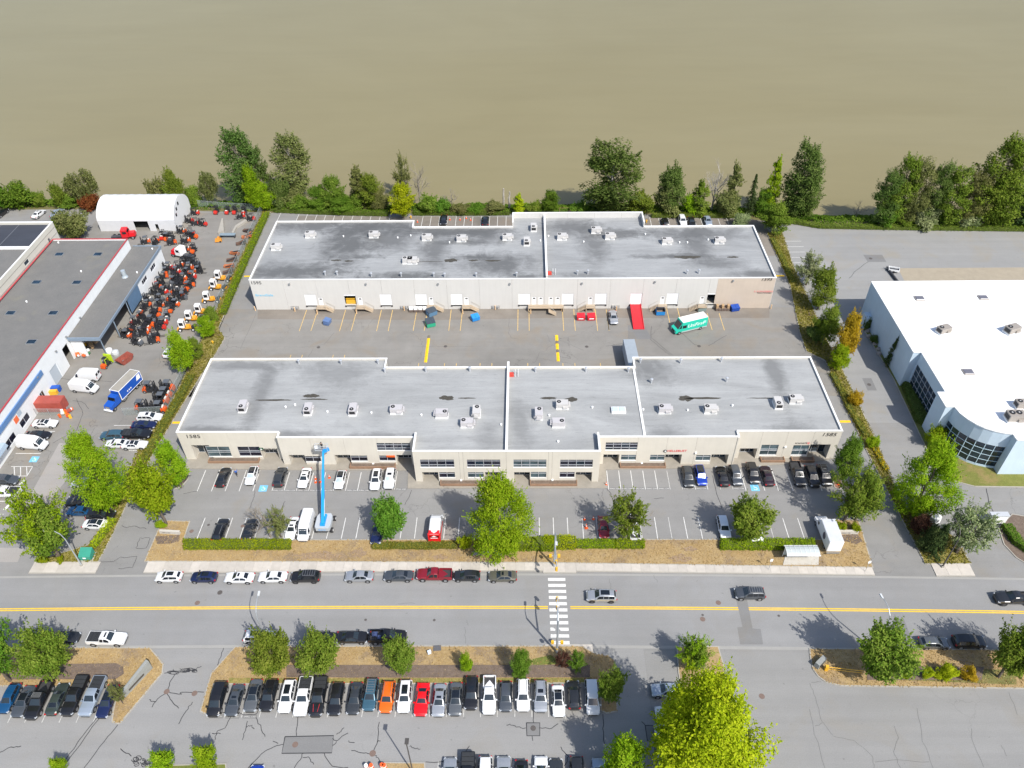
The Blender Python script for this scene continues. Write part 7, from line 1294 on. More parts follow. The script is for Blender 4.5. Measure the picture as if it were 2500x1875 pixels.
def variant(kind, i):
    """unit trees: crown radius 1, height SHAPE[kind][0]; scaled to size where they stand"""
    k = (kind, i)
    if k in VAR: return VAR[k]
    out, cs = [], []; asp, nc, nl, cr, ls, bot = SHAPE[kind]
    lobes = [(RND.uniform(0, 6.28), RND.uniform(.2, .95), RND.uniform(.75, 1.18)) for _ in range(9)]
    if kind == 'grand': lobes = [(RND.uniform(0, 6.28), RND.uniform(.1, .95), RND.uniform(.9, 1.6)) for _ in range(16)]
    lw = .13 if kind == 'grand' else .22
    def bulge(a, z): return .6+.55*max(w*math.exp(-((math.cos(a-b)-1)**2*2.5+((z-c)/lw)**2)) for b, c, w in lobes)
    for q in range(nc):
        a = RND.uniform(0, 6.28); z = RND.random()
        if kind in ('round', 'bush', 'airy'):
            d = rdir(); rr = RND.uniform(.45, .80) if kind != 'airy' else RND.uniform(.3, .95); f = (.5-bot/2)*.86; z = .5+bot/2+d.z*rr*f/.8; w = math.hypot(d.x, d.y)*rr; a = math.atan2(d.y, d.x)
            if kind == 'bush': z = max(.16, z)
        elif kind in ('oval', 'grand'): z = bot+(.95-bot)*z; w = math.sin(math.pi*min(1, max(0, (z-bot*.55)/(1.03-bot*.55)))**(.85 if kind == 'oval' else .68))**.7*(.80*RND.random()**.4)
        elif kind == 'poplar': z = bot+(.96-bot)*z; w = (.30+.70*math.sin(math.pi*min(1, (z-.02)/1.05)))*.80*RND.random()**.35
        elif kind == 'cone': z = .05+.90*z; w = ((1-z)**.8*.80+.05)*RND.random()**.35
        else: d = rdir(); rr = RND.uniform(.45, .8); z = .62+d.z*rr*.36; w = math.hypot(d.x, d.y)*rr
        w *= min(1.3, bulge(a, z)); cs.append(Vector((math.cos(a)*w, math.sin(a)*w, z*asp)))
    for p in cs: clump(out, p, RND.uniform(*cr)*(1 if kind != 'cone' else .5+.6*(1-p.z/asp)), nl, ls, RND.uniform(.28, .72), .8, .2 if kind != 'airy' else .6)
    for q in range({'round': 90, 'oval': 90, 'poplar': 130, 'cone': 60, 'airy': 130, 'grand': 230, 'bush': 50}.get(kind, 0)):     # leafy shoots that break the outline
        p = RND.choice(cs); d = (Vector((p.x, p.y, (p.z-asp*.45)*.8))+rdir()*.35+Vector((0, 0, .15))).normalized(); x0 = p+d*cr[0]*.8; ln = RND.uniform(.10, .26)*(1 if kind != 'grand' else .75)+cr[1]*.35
        for j in range(16): f = RND.random(); out.append((x0+d*ln*f+rdir()*ls*1.1*(1.2-f), rdir()*.7+d*.3+Vector((0, -.1, .7)), ls*RND.uniform(.6, 1.2), min(1, max(0, .55+RND.gauss(0, .22))), 1.2))
    if kind == 'weep':
        for p in cs:
            for s_ in range(9):
                a = RND.uniform(0, 6.28); x0 = p+Vector((math.cos(a)*.17, math.sin(a)*.17, .02)); ln = RND.uniform(.3, .8)
                for j in range(26): f = RND.random(); out.append((x0+Vector((RND.gauss(0, .03), RND.gauss(0, .03), .1-ln*f)), rdir()+Vector((0, -.1, .5)), ls*RND.uniform(.7, 1.3), min(1, max(0, .45+RND.gauss(0, .25))), 1.4))
    if kind == 'conifer':
        for lv in range(16):
            z = (.08+.88*lv/15)*asp; w = (1-lv/15.8)**.85
            for q in range(max(4, 12-lv//2)):
                a = RND.uniform(0, 6.28); cs.append(Vector((math.cos(a)*w, math.sin(a)*w, z-.15)))
                for s_ in range(34):
                    f = RND.uniform(.12, 1); out.append((Vector((math.cos(a)*w*f, math.sin(a)*w*f, z+.08-.22*f*f))+rdir()*.09, Vector((math.cos(a)*.3, math.sin(a)*.3, 1))+rdir()*.6, ls*RND.uniform(.7, 1.3), RND.uniform(.1, .8), 1.4))
    me = leaf_mesh('crown_'+kind, out)
    tb = limbs(RND.sample(cs, min(len(cs), 18 if kind != 'airy' else 60)), .07, 0, crown_bottom=bot*asp)
    VAR[k] = (me, tb.v, tb.f, asp); return VAR[k]
def twigs(name, mb, p, d, ln, r, depth):
    q = p+d*ln; mid = p.lerp(q, .5)+rdir()*ln*.06; mb.path([p, mid, q], [r, r*.8, r*.6], 4 if depth < 3 else 6)
    if depth <= 0: return
    for _ in range(RND.choice((2, 3, 3, 4))):
        nd = (d+rdir()*.75+Vector((0, 0, .12))).normalized(); twigs(name, mb, p.lerp(q, RND.uniform(.45, 1)), nd, ln*RND.uniform(.55, .8), r*.55, depth-1)
_tm = {}; WIDE = {'trees along the river bank': 1.03, 'trees on the east planting strip': 1.08, 'trees on the west planting strip': .97}
def tree(b, t, wpx, kind, leaf, label, name='leafy_tree', group=None, trunk=.22, bark=BARK, cat='tree', wz=1.0, i=None):
    """b, t: (tile, x, y) of trunk foot and crown top; wpx crown width in that tile's units"""
    x, y = W(*b); h = .94*height(px(*b), px(*t))
    r = wpx/TILE[b[0]][2]*mpp(x, y, h*.6)/2*WIDE.get(group, 1)
    z = 0.0
    if y > bank_y(x)+.5: z = -min(2.4, (y-bank_y(x))*.28)
    me, tv, tf, asp = variant(kind, RND.randrange(2) if i is None else i)
    T = thing(name, label, cat, (x, y, z), 0, group); rz = RND.uniform(0, 6.28)
    cr = inst('crown', me, T); cr.data = me
    if not me.materials: me.materials.append(LM['green'])
    cr.material_slots[0].link = 'OBJECT'; cr.material_slots[0].material = LM[leaf]; H_ = h-z
    cr.scale = (r, r, H_/asp); cr.rotation_euler = (0, 0, rz)
    key = (kind, id(me), bark.name)
    if key not in _tm: m2 = MB(); m2.v, m2.f, m2.m = list(tv), list(tf), [0]*len(tf); _tm[key] = m2.mesh('trunk', [bark], 60)
    tk = inst('trunk', _tm[key], T); tk.scale = (r, r, H_/asp); tk.rotation_euler = (0, 0, rz)
    return T
def bare(b, t, wpx, label, bark=GREYBARK, depth=4, name='bare_tree', group=None, spread=.75):
    x, y = W(*b); h = height(px(*b), px(*t)); mb = MB(); z = -min(2.4, max(0, y-bank_y(x))*.28) if y > bank_y(x) else 0
    mb.path([Vector((0, 0, 0)), Vector((.05, 0, h*.3))], [h*.022, h*.016], 7)
    for k in range(5 if spread > .7 else 4):
        a = k*1.3+RND.random(); twigs('t', mb, Vector((.05, 0, h*(.22+.04*k))), Vector((math.cos(a)*spread, math.sin(a)*spread, 1)).normalized(), h*.26, h*.011, depth-1)
    twigs('t', mb, Vector((.05, 0, h*.3)), Vector((0, 0, 1)), h*.32, h*.014, depth-1)
    T = thing(name, label, 'tree', (x, y, z), 0, group); mb.build('branches', bark, T); return T
RV_ = 'trees along the river bank'
# riverside, left to right
tree(('a', 60, 470), ('a', 60, 205), 190, 'bush', 'green', 'rounded green bush at the far left of the river bank', 'river_bush', RV_); tree(('a', 280, 470), ('a', 270, 190), 330, 'bush', 'green', 'large rounded green bush left of the dead riverside twigs', 'river_bush', RV_); tree(('a', 440, 465), ('a', 440, 300), 170, 'bush', 'mid', 'low green bush right of the large rounded bush', 'river_bush', RV_)
tree(('a', 700, 470), ('a', 680, 200), 190, 'bush', 'mid', 'green bush left of the weeping willow', 'river_bush', RV_); tree(('a', 960, 440), ('a', 985, 12), 370, 'weep', 'olive', 'weeping willow behind the rust-coloured shrub', 'willow_tree', RV_); tree(('a', 990, 490), ('a', 1000, 325), 250, 'bush', 'rust', 'rust-red shrub beside the left end of the fabric tent', 'rust_shrub', RV_); tree(('a', 780, 480), ('a', 780, 330), 200, 'bush', 'mid', 'mid-green bush below the weeping willow', 'river_bush', RV_)
tree(('a', 850, 800), ('a', 830, 470), 330, 'bush', 'olive', 'big olive-green shrub in front of the fabric tent', 'yard_shrub', RV_); tree(('a', 690, 770), ('a', 700, 560), 170, 'bush', 'mid', 'smaller green shrub left of the big olive shrub', 'yard_shrub', RV_)
tree(('a', 1720, 440), ('a', 1720, 150), 230, 'bush', 'olive', 'olive bush behind the tent roof', 'river_bush', RV_); tree(('a', 1930, 440), ('a', 1925, 40), 250, 'oval', 'mid', 'mid-green tree rising behind the tent roof', 'river_tree', RV_); tree(('a', 2110, 400), ('a', 2110, 240), 200, 'bush', 'mid', 'green bush right of the tent', 'river_bush', RV_)
tree(('e', 80, 940), ('e', 80, 555), 230, 'weep', 'olive', 'drooping olive willow left of the tallest cottonwood', 'willow_tree', RV_); tree(('e', 480, 950), ('e', 520, 95), 430, 'poplar', 'dark', 'tallest dark cottonwood on the left river bank', 'cottonwood_tree', RV_, bark=GREYBARK); tree(('e', 640, 880), ('e', 640, 330), 260, 'poplar', 'dark', 'shorter dark cottonwood beside the tallest one', 'cottonwood_tree', RV_)
tree(('e', 1000, 850), ('e', 985, 165), 420, 'poplar', 'olive', 'sparse olive cottonwood with pale limbs, right of the tallest', 'cottonwood_tree', RV_, bark=PALEBARK); tree(('e', 560, 1030), ('e', 545, 540), 190, 'oval', 'lime', 'bright lime-green column tree before the tall cottonwood', 'lime_tree', RV_); tree(('e', 660, 1030), ('e', 660, 720), 250, 'oval', 'lime', 'bright lime-green tree at the yard fence corner', 'lime_tree', RV_)
for i, (x, yt, w, lf, kd, yb) in enumerate(((850, 700, 260, 'dark', 'bush', 990), (950, 830, 260, 'olive', 'bush', 1000), (1240, 780, 290, 'green', 'oval', 1010), (1400, 660, 280, 'mid', 'oval', 1000), (1490, 880, 300, 'green', 'oval', 1040), (1690, 530, 330, 'olive', 'cone', 1000), (1800, 640, 300, 'mid', 'oval', 1000), (1900, 780, 240, 'olive', 'oval', 1010), (1050, 870, 260, 'mid', 'bush', 1010), (1650, 860, 240, 'mid', 'bush', 1020))):
    tree(('e', x, yb), ('e', x, yt), w, kd, lf, ['dark bush under the cottonwoods', 'olive bush under the sparse cottonwood', 'dense green tree, leftmost of the clump behind the warehouse lot', 'mid-green tree with pale top in the clump behind the lot', 'dense green tree leaning over the parking stalls', 'tall pale conical tree behind the warehouse lot', 'mid-green tree right of the pale conical tree', 'olive tree at the right end of the clump', 'mid-green bush at the foot of the sparse cottonwood', 'low green bush behind the parking stalls'][i], 'river_tree', RV_)
tree(('e', 2150, 830), ('e', 2150, 420), 200, 'airy', 'olive', 'thin pale tree beside the leafless riverside tree', 'thin_tree', RV_, bark=PALEBARK); tree(('P', 985, 532), ('P', 986, 447), 64, 'oval', 'yellow', 'yellow-green maple at the left of the black sedans behind the warehouse', 'lime_tree', RV_)
for i, (x, yt, w, lf) in enumerate(((200, 690, 240, 'mid'), (340, 740, 210, 'green'), (540, 775, 210, 'olive'), (720, 800, 200, 'green'), (900, 770, 230, 'olive'), (1340, 760, 190, 'mid'), (1820, 770, 230, 'green'))):
    tree(('j', x, 885), ('j', x, yt), w, 'bush', lf, 'low riverside bush behind the clipped hedge, '+ORD[i], 'river_bush', RV_)
bare(('j', 110, 740), ('j', 95, 250), 120, 'tall leafless grey tree behind the yellow-green maple', GREYBARK, 4, 'bare_tree', RV_, .35); bare(('j', 455, 800), ('j', 455, 560), 200, 'small leafless tree above the riverside hedge', GREYBARK, 4, 'bare_tree', RV_, .9)
for x, yt, lab in ((1015, 620, 'taller'), (1080, 655, 'shorter')):
    X_, Y_ = W('j', x, 830); h = height(px('j', x, 830), px('j', x, yt)); mb = MB(); pts = [Vector((RND.uniform(-.12, .12), RND.uniform(-.12, .12), (h+1)*k/6)) for k in range(7)]; mb.path(pts, [.38-.03*k for k in range(7)], 7)
    for k in range(6): a = RND.uniform(0, 6.28); q = pts[RND.randrange(2, 7)]; mb.tube(q, q+Vector((math.cos(a)*.5, math.sin(a)*.5, .3)), .08, .03, 4)
    mb.build('tree_snag', PALEBARK, None, (X_, Y_, -1), label=f'{lab} bleached dead trunk left of the yellow conical tree', cat='dead trunk', group='bleached dead trunks')
tree(('j', 1175, 905), ('j', 1175, 655), 190, 'cone', 'yellow', 'bright yellow conical tree behind the warehouse fire wall', 'yellow_conical_tree', RV_, i=0); tree(('j', 1525, 890), ('j', 1525, 640), 220, 'oval', 'green', 'round dark green tree left of the wooden deck', 'round_tree', RV_)
tree(('P', 1488, 520), ('P', 1488, 338), 138, 'poplar', 'dark', 'tall cottonwood with visible limbs right of the wooden deck', 'cottonwood_tree', RV_, bark=PALEBARK, i=1)
for i, (x, yt, w, lf, kd, yb) in enumerate(((250, 660, 300, 'mid', 'bush', 890), (590, 370, 320, 'dark', 'oval', 880), (560, 620, 300, 'olive', 'bush', 880), (900, 510, 280, 'mid', 'cone', 900), (800, 680, 190, 'lime', 'bush', 890), (1240, 300, 280, 'olive', 'cone', 890), (1180, 640, 300, 'olive', 'bush', 900), (1450, 440, 190, 'conifer', 'conifer', 890), (1650, 225, 260, 'lime', 'cone', 890), (1700, 770, 320, 'mid', 'oval', 1105), (1360, 900, 210, 'grey', 'bush', 1040), (1590, 620, 240, 'green', 'oval', 900), (2030, 700, 260, 'dark', 'bush', 930))):
    tree(('o', x, yb), ('o', x, yt), w, kd, lf, ['mid-green bush left of the parked cars behind the warehouse', 'dark oval tree above the black hatchback', 'olive undergrowth at the foot of the dark oval tree', 'mid-green conical tree above the black sedan', 'bright green bush left of the leafless snag tree', 'tall olive conical tree right of the leafless snag tree', 'olive undergrowth below the tall olive cone', 'narrow dark conifer near the right end of the stalls', 'bright green conical tree against the biggest dark cottonwood', 'round mid-green tree at the river end of the planting strip', 'small grey-green shrub at the warehouse northeast corner', 'green tree left of the bright green cone', 'dark bush right of the biggest cottonwood'][i], 'river_tree', RV_)
tree(('o', 1930, 930), ('o', 1930, 72), 400, 'poplar', 'dark', 'biggest dark cottonwood behind the warehouse east end', 'cottonwood_tree', RV_, i=0); tree(('o', 1990, 930), ('o', 2040, 440), 350, 'poplar', 'dark', 'lower dark cottonwood merging with the biggest one', 'cottonwood_tree', RV_, i=1)
bare(('o', 1050, 850), ('o', 1060, 330), 150, 'tall bleached leafless tree between two conical trees', PALEBARK, 5, 'bare_tree', RV_, .28); bare(('t', 395, 1010), ('t', 380, 790), 140, 'small leafless tree left of the east river grove', GREYBARK, 4, 'bare_tree', RV_, .9)
for i, (x, yt, w, lf, kd) in enumerate(((640, 480, 300, 'dark', 'poplar'), (770, 300, 330, 'mid', 'poplar'), (940, 340, 290, 'olive', 'poplar'), (1150, 390, 280, 'dark', 'poplar'), (1340, 430, 330, 'mid', 'poplar'), (1760, 75, 470, 'poplar2', 'poplar'), (1880, 470, 400, 'mid', 'poplar'), (1560, 480, 320, 'olive', 'poplar'), (2240, 400, 420, 'conifer', 'conifer'), (2110, 640, 300, 'conifer', 'bush'), (700, 860, 260, 'green', 'bush'), (1120, 880, 330, 'grey', 'bush'), (1560, 940, 300, 'grey', 'bush'), (900, 1000, 200, 'mid', 'bush'))):
    tree(('t', x, 1105), ('t', x, yt), w, kd, 'mid' if lf == 'poplar2' else lf, ['dark cottonwood at the left end of the east grove', 'tallest tree at the left of the east grove', 'dark cottonwood third from left in the east grove', 'dark cottonwood in the middle of the east grove', 'mid-green cottonwood right of the grove middle', 'tallest wind-blown tree of the east grove', 'broad cottonwood below the wind-blown tree', 'dark cottonwood left of the wind-blown tree', 'dark spreading conifer at the right edge', 'dark low conifer beside the right edge', 'green bush under the left end of the east grove', 'grey-green bush under the grove middle', 'grey-green bush under the wind-blown tree', 'small green bush at the foot of the east grove'][i], 'river_tree', RV_)
# planting strip on the right
ES = 'trees on the east planting strip'
for i, (b, t, w, kd, lf, lab) in enumerate(((('u', 250, 205), ('u', 290, -80), 240, 'airy', 'grey', 'silvery thin tree near the warehouse corner on the east strip'), (('u', 350, 430), ('u', 410, 40), 240, 'oval', 'mid', 'leaning green tree right of the silvery tree on the east strip'), (('u', 390, 740), ('u', 450, 380), 220, 'oval', 'mid', 'bright green tree above the golden tree on the east strip'), (('u', 320, 690), ('u', 320, 560), 200, 'bush', 'dark', 'dark shrub left of the bright green tree on the east strip'), (('u', 560, 880), ('u', 680, 430), 210, 'oval', 'gold', 'golden-leaved tree leaning over the east driveway'), (('u', 520, 960), ('u', 520, 740), 180, 'oval', 'lime', 'lime-green tree below the golden tree'), (('u', 690, 1280), ('u', 695, 1180), 140, 'bush', 'gold', 'round golden bush on the east strip'), (('u', 830, 1659), ('u', 835, 1565), 120, 'bush', 'lime', 'small lime bush near the 1585 east corner'),
        (('v', 560, 640), ('v', 600, 250), 230, 'oval', 'green', 'green tree beside the office row east corner'), (('v', 590, 1010), ('v', 800, 500), 380, 'airy', 'mid', 'tall leaning tree above the white box truck'), (('v', 690, 1000), ('v', 760, 600), 330, 'oval', 'mid', 'lower green tree behind the white box truck'), (('v', 1210, 930), ('v', 1290, 285), 480, 'grand', 'lime', 'large lime-green tree between the two driveways'), (('v', 1400, 330), ('v', 1400, 170), 200, 'bush', 'lime', 'lime bush at the curved glass corner'), (('v', 1600, 1290), ('v', 1650, 850), 420, 'airy', 'grey', 'airy grey-green tree by the east driveway lamp'), (('v', 1390, 1290), ('v', 1395, 1020), 200, 'conifer', 'conifer', 'dark conifer left of the airy grey-green tree'), (('v', 1330, 1260), ('v', 1300, 1060), 180, 'bush', 'conifer', 'dark low shrub left of the dark conifer'), (('v', 1240, 1110), ('v', 1245, 945), 170, 'bush', 'plum', 'plum-red shrub at the east driveway'),
        (('u', 990, 930), ('u', 1080, 640), 110, 'cone', 'conifer', 'narrow dark cypress leaning against the white office wall'), (('u', 790, 600), ('u', 795, 495), 90, 'bush', 'dark', 'dark shrub at the white office north end'), (('u', 860, 730), ('u', 865, 660), 80, 'bush', 'dark', 'small dark shrub by boulders at the white office wall'))):
    tree(b, t, w, kd, lf, lab, 'strip_tree', ES)
# office front and the street
FT = 'trees around the front lot'
bare(('g', 1065, 1595), ('g', 1040, 1225), 400, 'leafless grey tree in the lower row of the front lot', GREYBARK, 5, 'bare_tree', FT, .95); tree(('g', 1180, 1600), ('g', 1230, 1290), 250, 'airy', 'olive', 'sparse green shoots beside the leafless grey tree', 'sparse_tree', FT)
tree(('l', 245, 1625), ('l', 240, 1205), 400, 'round', 'green', 'round green tree beside the red and white van', 'round_tree', FT, i=0); tree(('P', 1222, 1346), ('P', 1236, 1158), 160, 'grand', 'lime', 'largest lime-green tree of the front lot above the green cabinet', 'lime_tree', FT, i=0)
tree(('q', 545, 1640), ('q', 540, 1100), 480, 'airy', 'mid', 'half-bare tree over the white pickup in the front lot', 'thin_tree', FT, i=0); bare(('q', 560, 1640), ('q', 540, 1180), 300, 'leafless limbs inside the half-bare tree of the front lot', GREYBARK, 4, 'bare_tree', FT, .8); tree(('q', 1840, 1630), ('q', 1830, 1190), 460, 'round', 'mid', 'leafy tree between the pearl SUV and a white van', 'round_tree', FT, i=1)
WT = 'trees on the west planting strip'
for b, t, w, kd, lf, lab in ((('c', 1215, 600), ('c', 1150, -190), 600, 'grand', 'lime', 'biggest lime-green tree on the left, over parked cars'), (('c', 1800, 800), ('c', 1690, 130), 510, 'round', 'lime', 'olive-lime tree at the front lot left entrance'), (('c', 1960, 400), ('c', 1920, -110), 300, 'oval', 'lime', 'lime tree at the office row west corner'), (('c', 640, 1165), ('c', 640, 440), 640, 'airy', 'lime', 'wide thin tree at the lower left street corner'), (('c', 660, 1165), ('c', 690, 590), 520, 'round', 'mid', 'denser green tree inside the wide thin one, lower left'),
        (('b', 2030, 700), ('b', 2020, 240), 300, 'oval', 'lime', 'round lime tree beside the yard fence'), (('f', 40, 980), ('f', 30, 770), 230, 'oval', 'lime', 'lime tree at the loading yard west bed'), (('f', 90, 800), ('f', 110, 660), 160, 'bush', 'mid', 'green bush at the top of the west bed'), (('b', 2150, 560), ('b', 2160, 330), 170, 'oval', 'mid', 'green tree tucked right of the round lime tree')):
    tree(b, t, w, kd, lf, lab, 'lime_tree' if lf == 'lime' else 'strip_tree', WT)
SV = 'trees along the south verge'
for b, t, w, kd, lf, lab in ((('d', 110, 780), ('d', 110, 250), 480, 'round', 'green', 'large green tree cut by the left edge south of the road'), (('d', 600, 730), ('d', 640, 260), 560, 'airy', 'mid', 'broad loose tree over the black sedan at lower left'), (('d', 610, 730), ('d', 640, 330), 420, 'round', 'mid', 'denser half of the broad loose tree at lower left'), (('i', 1470, 430), ('i', 1470, 15), 480, 'round', 'mid', 'green tree over the white SUV, leftmost of the south verge'), (('i', 1960, 430), ('i', 1960, 35), 470, 'round', 'mid', 'green tree over the black sedans, second on the south verge'), (('n', 590, 430), ('n', 585, 65), 350, 'round', 'mid', 'green tree beside the black pickup, third on the south verge'), (('n', 1290, 385), ('n', 1290, 220), 165, 'bush', 'lime', 'small lime sapling on the south verge'), (('n', 1865, 450), ('n', 1860, 180), 240, 'oval', 'green', 'small dark green tree on the south verge'), (('s', 215, 320), ('s', 220, 170), 170, 'airy', 'green', 'ragged small tree beside the zebra crossing signal'), (('s', 80, 290), ('s', 80, 160), 160, 'airy', 'plum', 'ragged brownish shrub beside the zebra crossing signal'),
        (('s', 500, 620), ('s', 510, 315), 260, 'round', 'mid', 'green tree at the right end of the long car row'), (('s', 1250, 300), ('s', 1240, 45), 290, 'airy', 'lime', 'airy olive tree behind the huge lime tree'), (('s', 1250, 320), ('s', 1200, 90), 230, 'round', 'mid', 'small green tree behind the huge lime tree'), (('s', 1190, 1150), ('s', 1230, 290), 820, 'grand', 'yellow', 'huge yellow-lime tree, upper part, lower right of centre'), (('s', 1240, 1420), ('s', 1260, 560), 1080, 'grand', 'yellow', 'huge yellow-lime tree at the bottom edge'), (('s', 600, 1330), ('s', 620, 955), 400, 'oval', 'lime', 'lime tree at the bottom edge left of the huge one'), (('w', 1050, 960), ('w', 1060, 600), 430, 'round', 'mid', 'green tree beside the yellow gate rails, southeast'), (('w', 2010, 960), ('w', 2010, 590), 360, 'round', 'mid', 'green tree over the black SUV at the right'), (('w', 2110, 830), ('w', 2120, 575), 190, 'airy', 'mid', 'thin tree top at the right edge south of the road'), (('d', 1250, 1010), ('d', 1255, 800), 140, 'airy', 'olive', 'thin brownish shrub beside the stone sign')):
    tree(b, t, w, kd, lf, lab, 'verge_tree', SV)
for b, t, w, lf, lab in ((('i', 265, 1500), ('i', 265, 1300), 260, 'lime', 'round shrub at the bottom left, left of two'), (('i', 745, 1480), ('i', 740, 1230), 260, 'lime', 'round shrub at the bottom left, right of two'), (('d', 640, 1720), ('d', 640, 1590), 170, 'lime', 'small shrub at the bottom edge far left'), (('w', 1450, 960), ('w', 1450, 890), 95, 'yellow', 'yellow bush, first on the southeast verge'), (('w', 1590, 965), ('w', 1590, 885), 150, 'yellow', 'yellow bush, second on the southeast verge'), (('w', 1762, 975), ('w', 1762, 890), 125, 'gold', 'golden bush, third on the southeast verge'), (('w', 1290, 965), ('w', 1290, 890), 90, 'yellow', 'yellow bush beside the southeast tree'),
        (('m', 1265, 385), ('m', 1268, 245), 160, 'yellow', 'round yellow bush left of the largest lime tree'), (('m', 1390, 395), ('m', 1390, 290), 90, 'gold', 'small golden bush left of the largest lime tree'), (('v', 555, 1085), ('v', 560, 1020), 90, 'hedge', 'green shrub behind the street-side stone sign, left'), (('v', 690, 1090), ('v', 690, 1030), 100, 'hedge', 'green shrub behind the street-side stone sign, right'), (('c', 1750, 830), ('c', 1750, 765), 110, 'hedge', 'green shrub beside the left stone sign'), (('c', 480, 1205), ('c', 490, 1140), 120, 'hedge', 'low green shrub by the lower left pavement, left'), (('c', 670, 1205), ('c', 670, 1150), 80, 'hedge', 'low green shrub by the lower left pavement, right'), (('a', 1290, 1700), ('a', 1290, 1700), 1, 'mid', '')):
    if lab: tree(b, t, w, 'bush', lf, lab, 'round_shrub', 'round shrubs')
for tl, x, y, i in (('u', 800, 625, 0), ('u', 815, 675, 1), ('u', 870, 740, 2), ('u', 900, 790, 3), ('u', 905, 830, 4)):
    X_, Y_ = W(tl, x, y); mb = MB(); mb.tube((0, 0, 0), (0, 0, .4), .6, .5, n=7).tube((0, 0, .4), (0, 0, .65), .5, .2, n=7); mb.build('boulder', M('granite_boulder', (.30, .27, .25), .9, .2, 3), None, (X_, Y_, .1), RND.random()*3, label=f'grey boulder in the bed along the white office wall, {ROWN[i]} from the north', cat='boulder', group='boulders by the white office')
# hedges, clipped
def hedge(name, pts, h, leaf, label, dens=60, s=.11, group='clipped hedges', jit=.16, z0=.13):
    """pts: ground polygon; leaves on top and sides, dark twiggy core"""
    n = len(pts); cx = sum(p[0] for p in pts)/n; cy = sum(p[1] for p in pts)/n; out = []
    A = abs(sum(pts[i][0]*pts[(i+1)%n][1]-pts[(i+1)%n][0]*pts[i][1] for i in range(n)))/2
    def inside(x, y):
        c = False
        for i in range(n):
            (x1, y1), (x2, y2) = pts[i], pts[(i+1)%n]
            if (y1 > y) != (y2 > y) and x < (x2-x1)*(y-y1)/(y2-y1)+x1: c = not c
        return c
    x0, x1, y0, y1 = min(p[0] for p in pts), max(p[0] for p in pts), min(p[1] for p in pts), max(p[1] for p in pts)
    tgt = int(A*dens); k = 0
    while k < tgt:
        x, y = RND.uniform(x0, x1), RND.uniform(y0, y1)
        if not inside(x, y): continue
        k += 1; hh = h*(1+.10*math.sin(x*1.9+y*.7)+.05*math.sin(x*4.3)); out.append((Vector((x-cx, y-cy, hh+RND.gauss(0, jit*.5))), Vector((0, -.1, 1.2))+rdir()*.75, s*RND.uniform(.7, 1.4), min(1, max(0, .5+RND.gauss(0, .22)+.12*math.sin(x*.9))), 1))
    for i in range(n):
        (a, b), (c, d) = pts[i], pts[(i+1)%n]; ln = math.hypot(c-a, d-b); nx, ny = (d-b)/ln, -(c-a)/ln
        for _ in range(int(ln*h*dens*.8)):
            f = RND.random(); out.append((Vector((a+(c-a)*f-cx+RND.gauss(0, jit*.5), b+(d-b)*f-cy+RND.gauss(0, jit*.5), RND.uniform(.03, h))), Vector((nx, ny, .3))+rdir()*.8, s*RND.uniform(.7, 1.3), min(1, max(0, .45+RND.gauss(0, .22))), 1))
    T = thing(name, label, 'hedge', (cx, cy, z0), 0, group)
    me = leaf_mesh('foliage', out); me.materials.append(LM[leaf]); inst('foliage', me, T)
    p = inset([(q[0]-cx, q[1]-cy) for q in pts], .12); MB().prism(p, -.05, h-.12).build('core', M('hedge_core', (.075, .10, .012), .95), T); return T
def hz(tl, x0, y0, x1, y1): return [W(tl, x0, y1), W(tl, x1, y1), W(tl, x1, y0), W(tl, x0, y0)]
hedge('clipped_hedge', hz('h', 445, 320, 1600, 418), .85, 'hedge', 'long clipped green hedge between the front lot and dry grass, left')
hedge('clipped_hedge', hz('m', 260, 345, 900, 412), .55, 'weeds', 'low dull green hedge below the red and white van, left half'); hedge('clipped_hedge', hz('m', 900, 335, 1180, 408), .5, 'weeds', 'low dull green hedge below the red and white van, right half')
hedge('tall_hedge', hz('m', 1700, 340, 2230, 432), 1.9, 'lime', 'tall lime hedge right of the largest lime tree'); hedge('tall_hedge', hz('r', 130, 325, 462, 418), 1.9, 'yellow', 'tall yellow hedge behind the crossing signal pole'); hedge('clipped_hedge', hz('r', 470, 320, 890, 405), .75, 'hedge', 'dark green hedge right of the yellow hedge'); hedge('clipped_hedge', hz('r', 895, 320, 1205, 408), .8, 'hedge', 'dark green hedge under the half-bare tree'); hedge('clipped_hedge', [W('P', 1757, 1345), W('P', 1988, 1345), W('P', 1986, 1322), W('P', 1757, 1322)], .9, 'hedge', 'clipped green hedge behind the bus shelter')
hedge('clipped_hedge', poly('c', [(985, 1050), (1050, 1060), (1270, 770), (1190, 760)]), .9, 'yellow', 'yellow hedge along the left driveway island')
hedge('clipped_hedge', poly('u', [(1290, 1480), (1340, 1380), (1180, 1090), (1100, 1070), (1110, 1140), (1230, 1440)]), 1.2, 'dark', 'dark green hedge beneath the white office windows'); hedge('clipped_hedge', poly('v', [(1995, 1060), (2080, 1060), (2220, 1240), (2220, 1300), (2100, 1215)]), 1.0, 'green', 'green hedge at the right driveway gate')
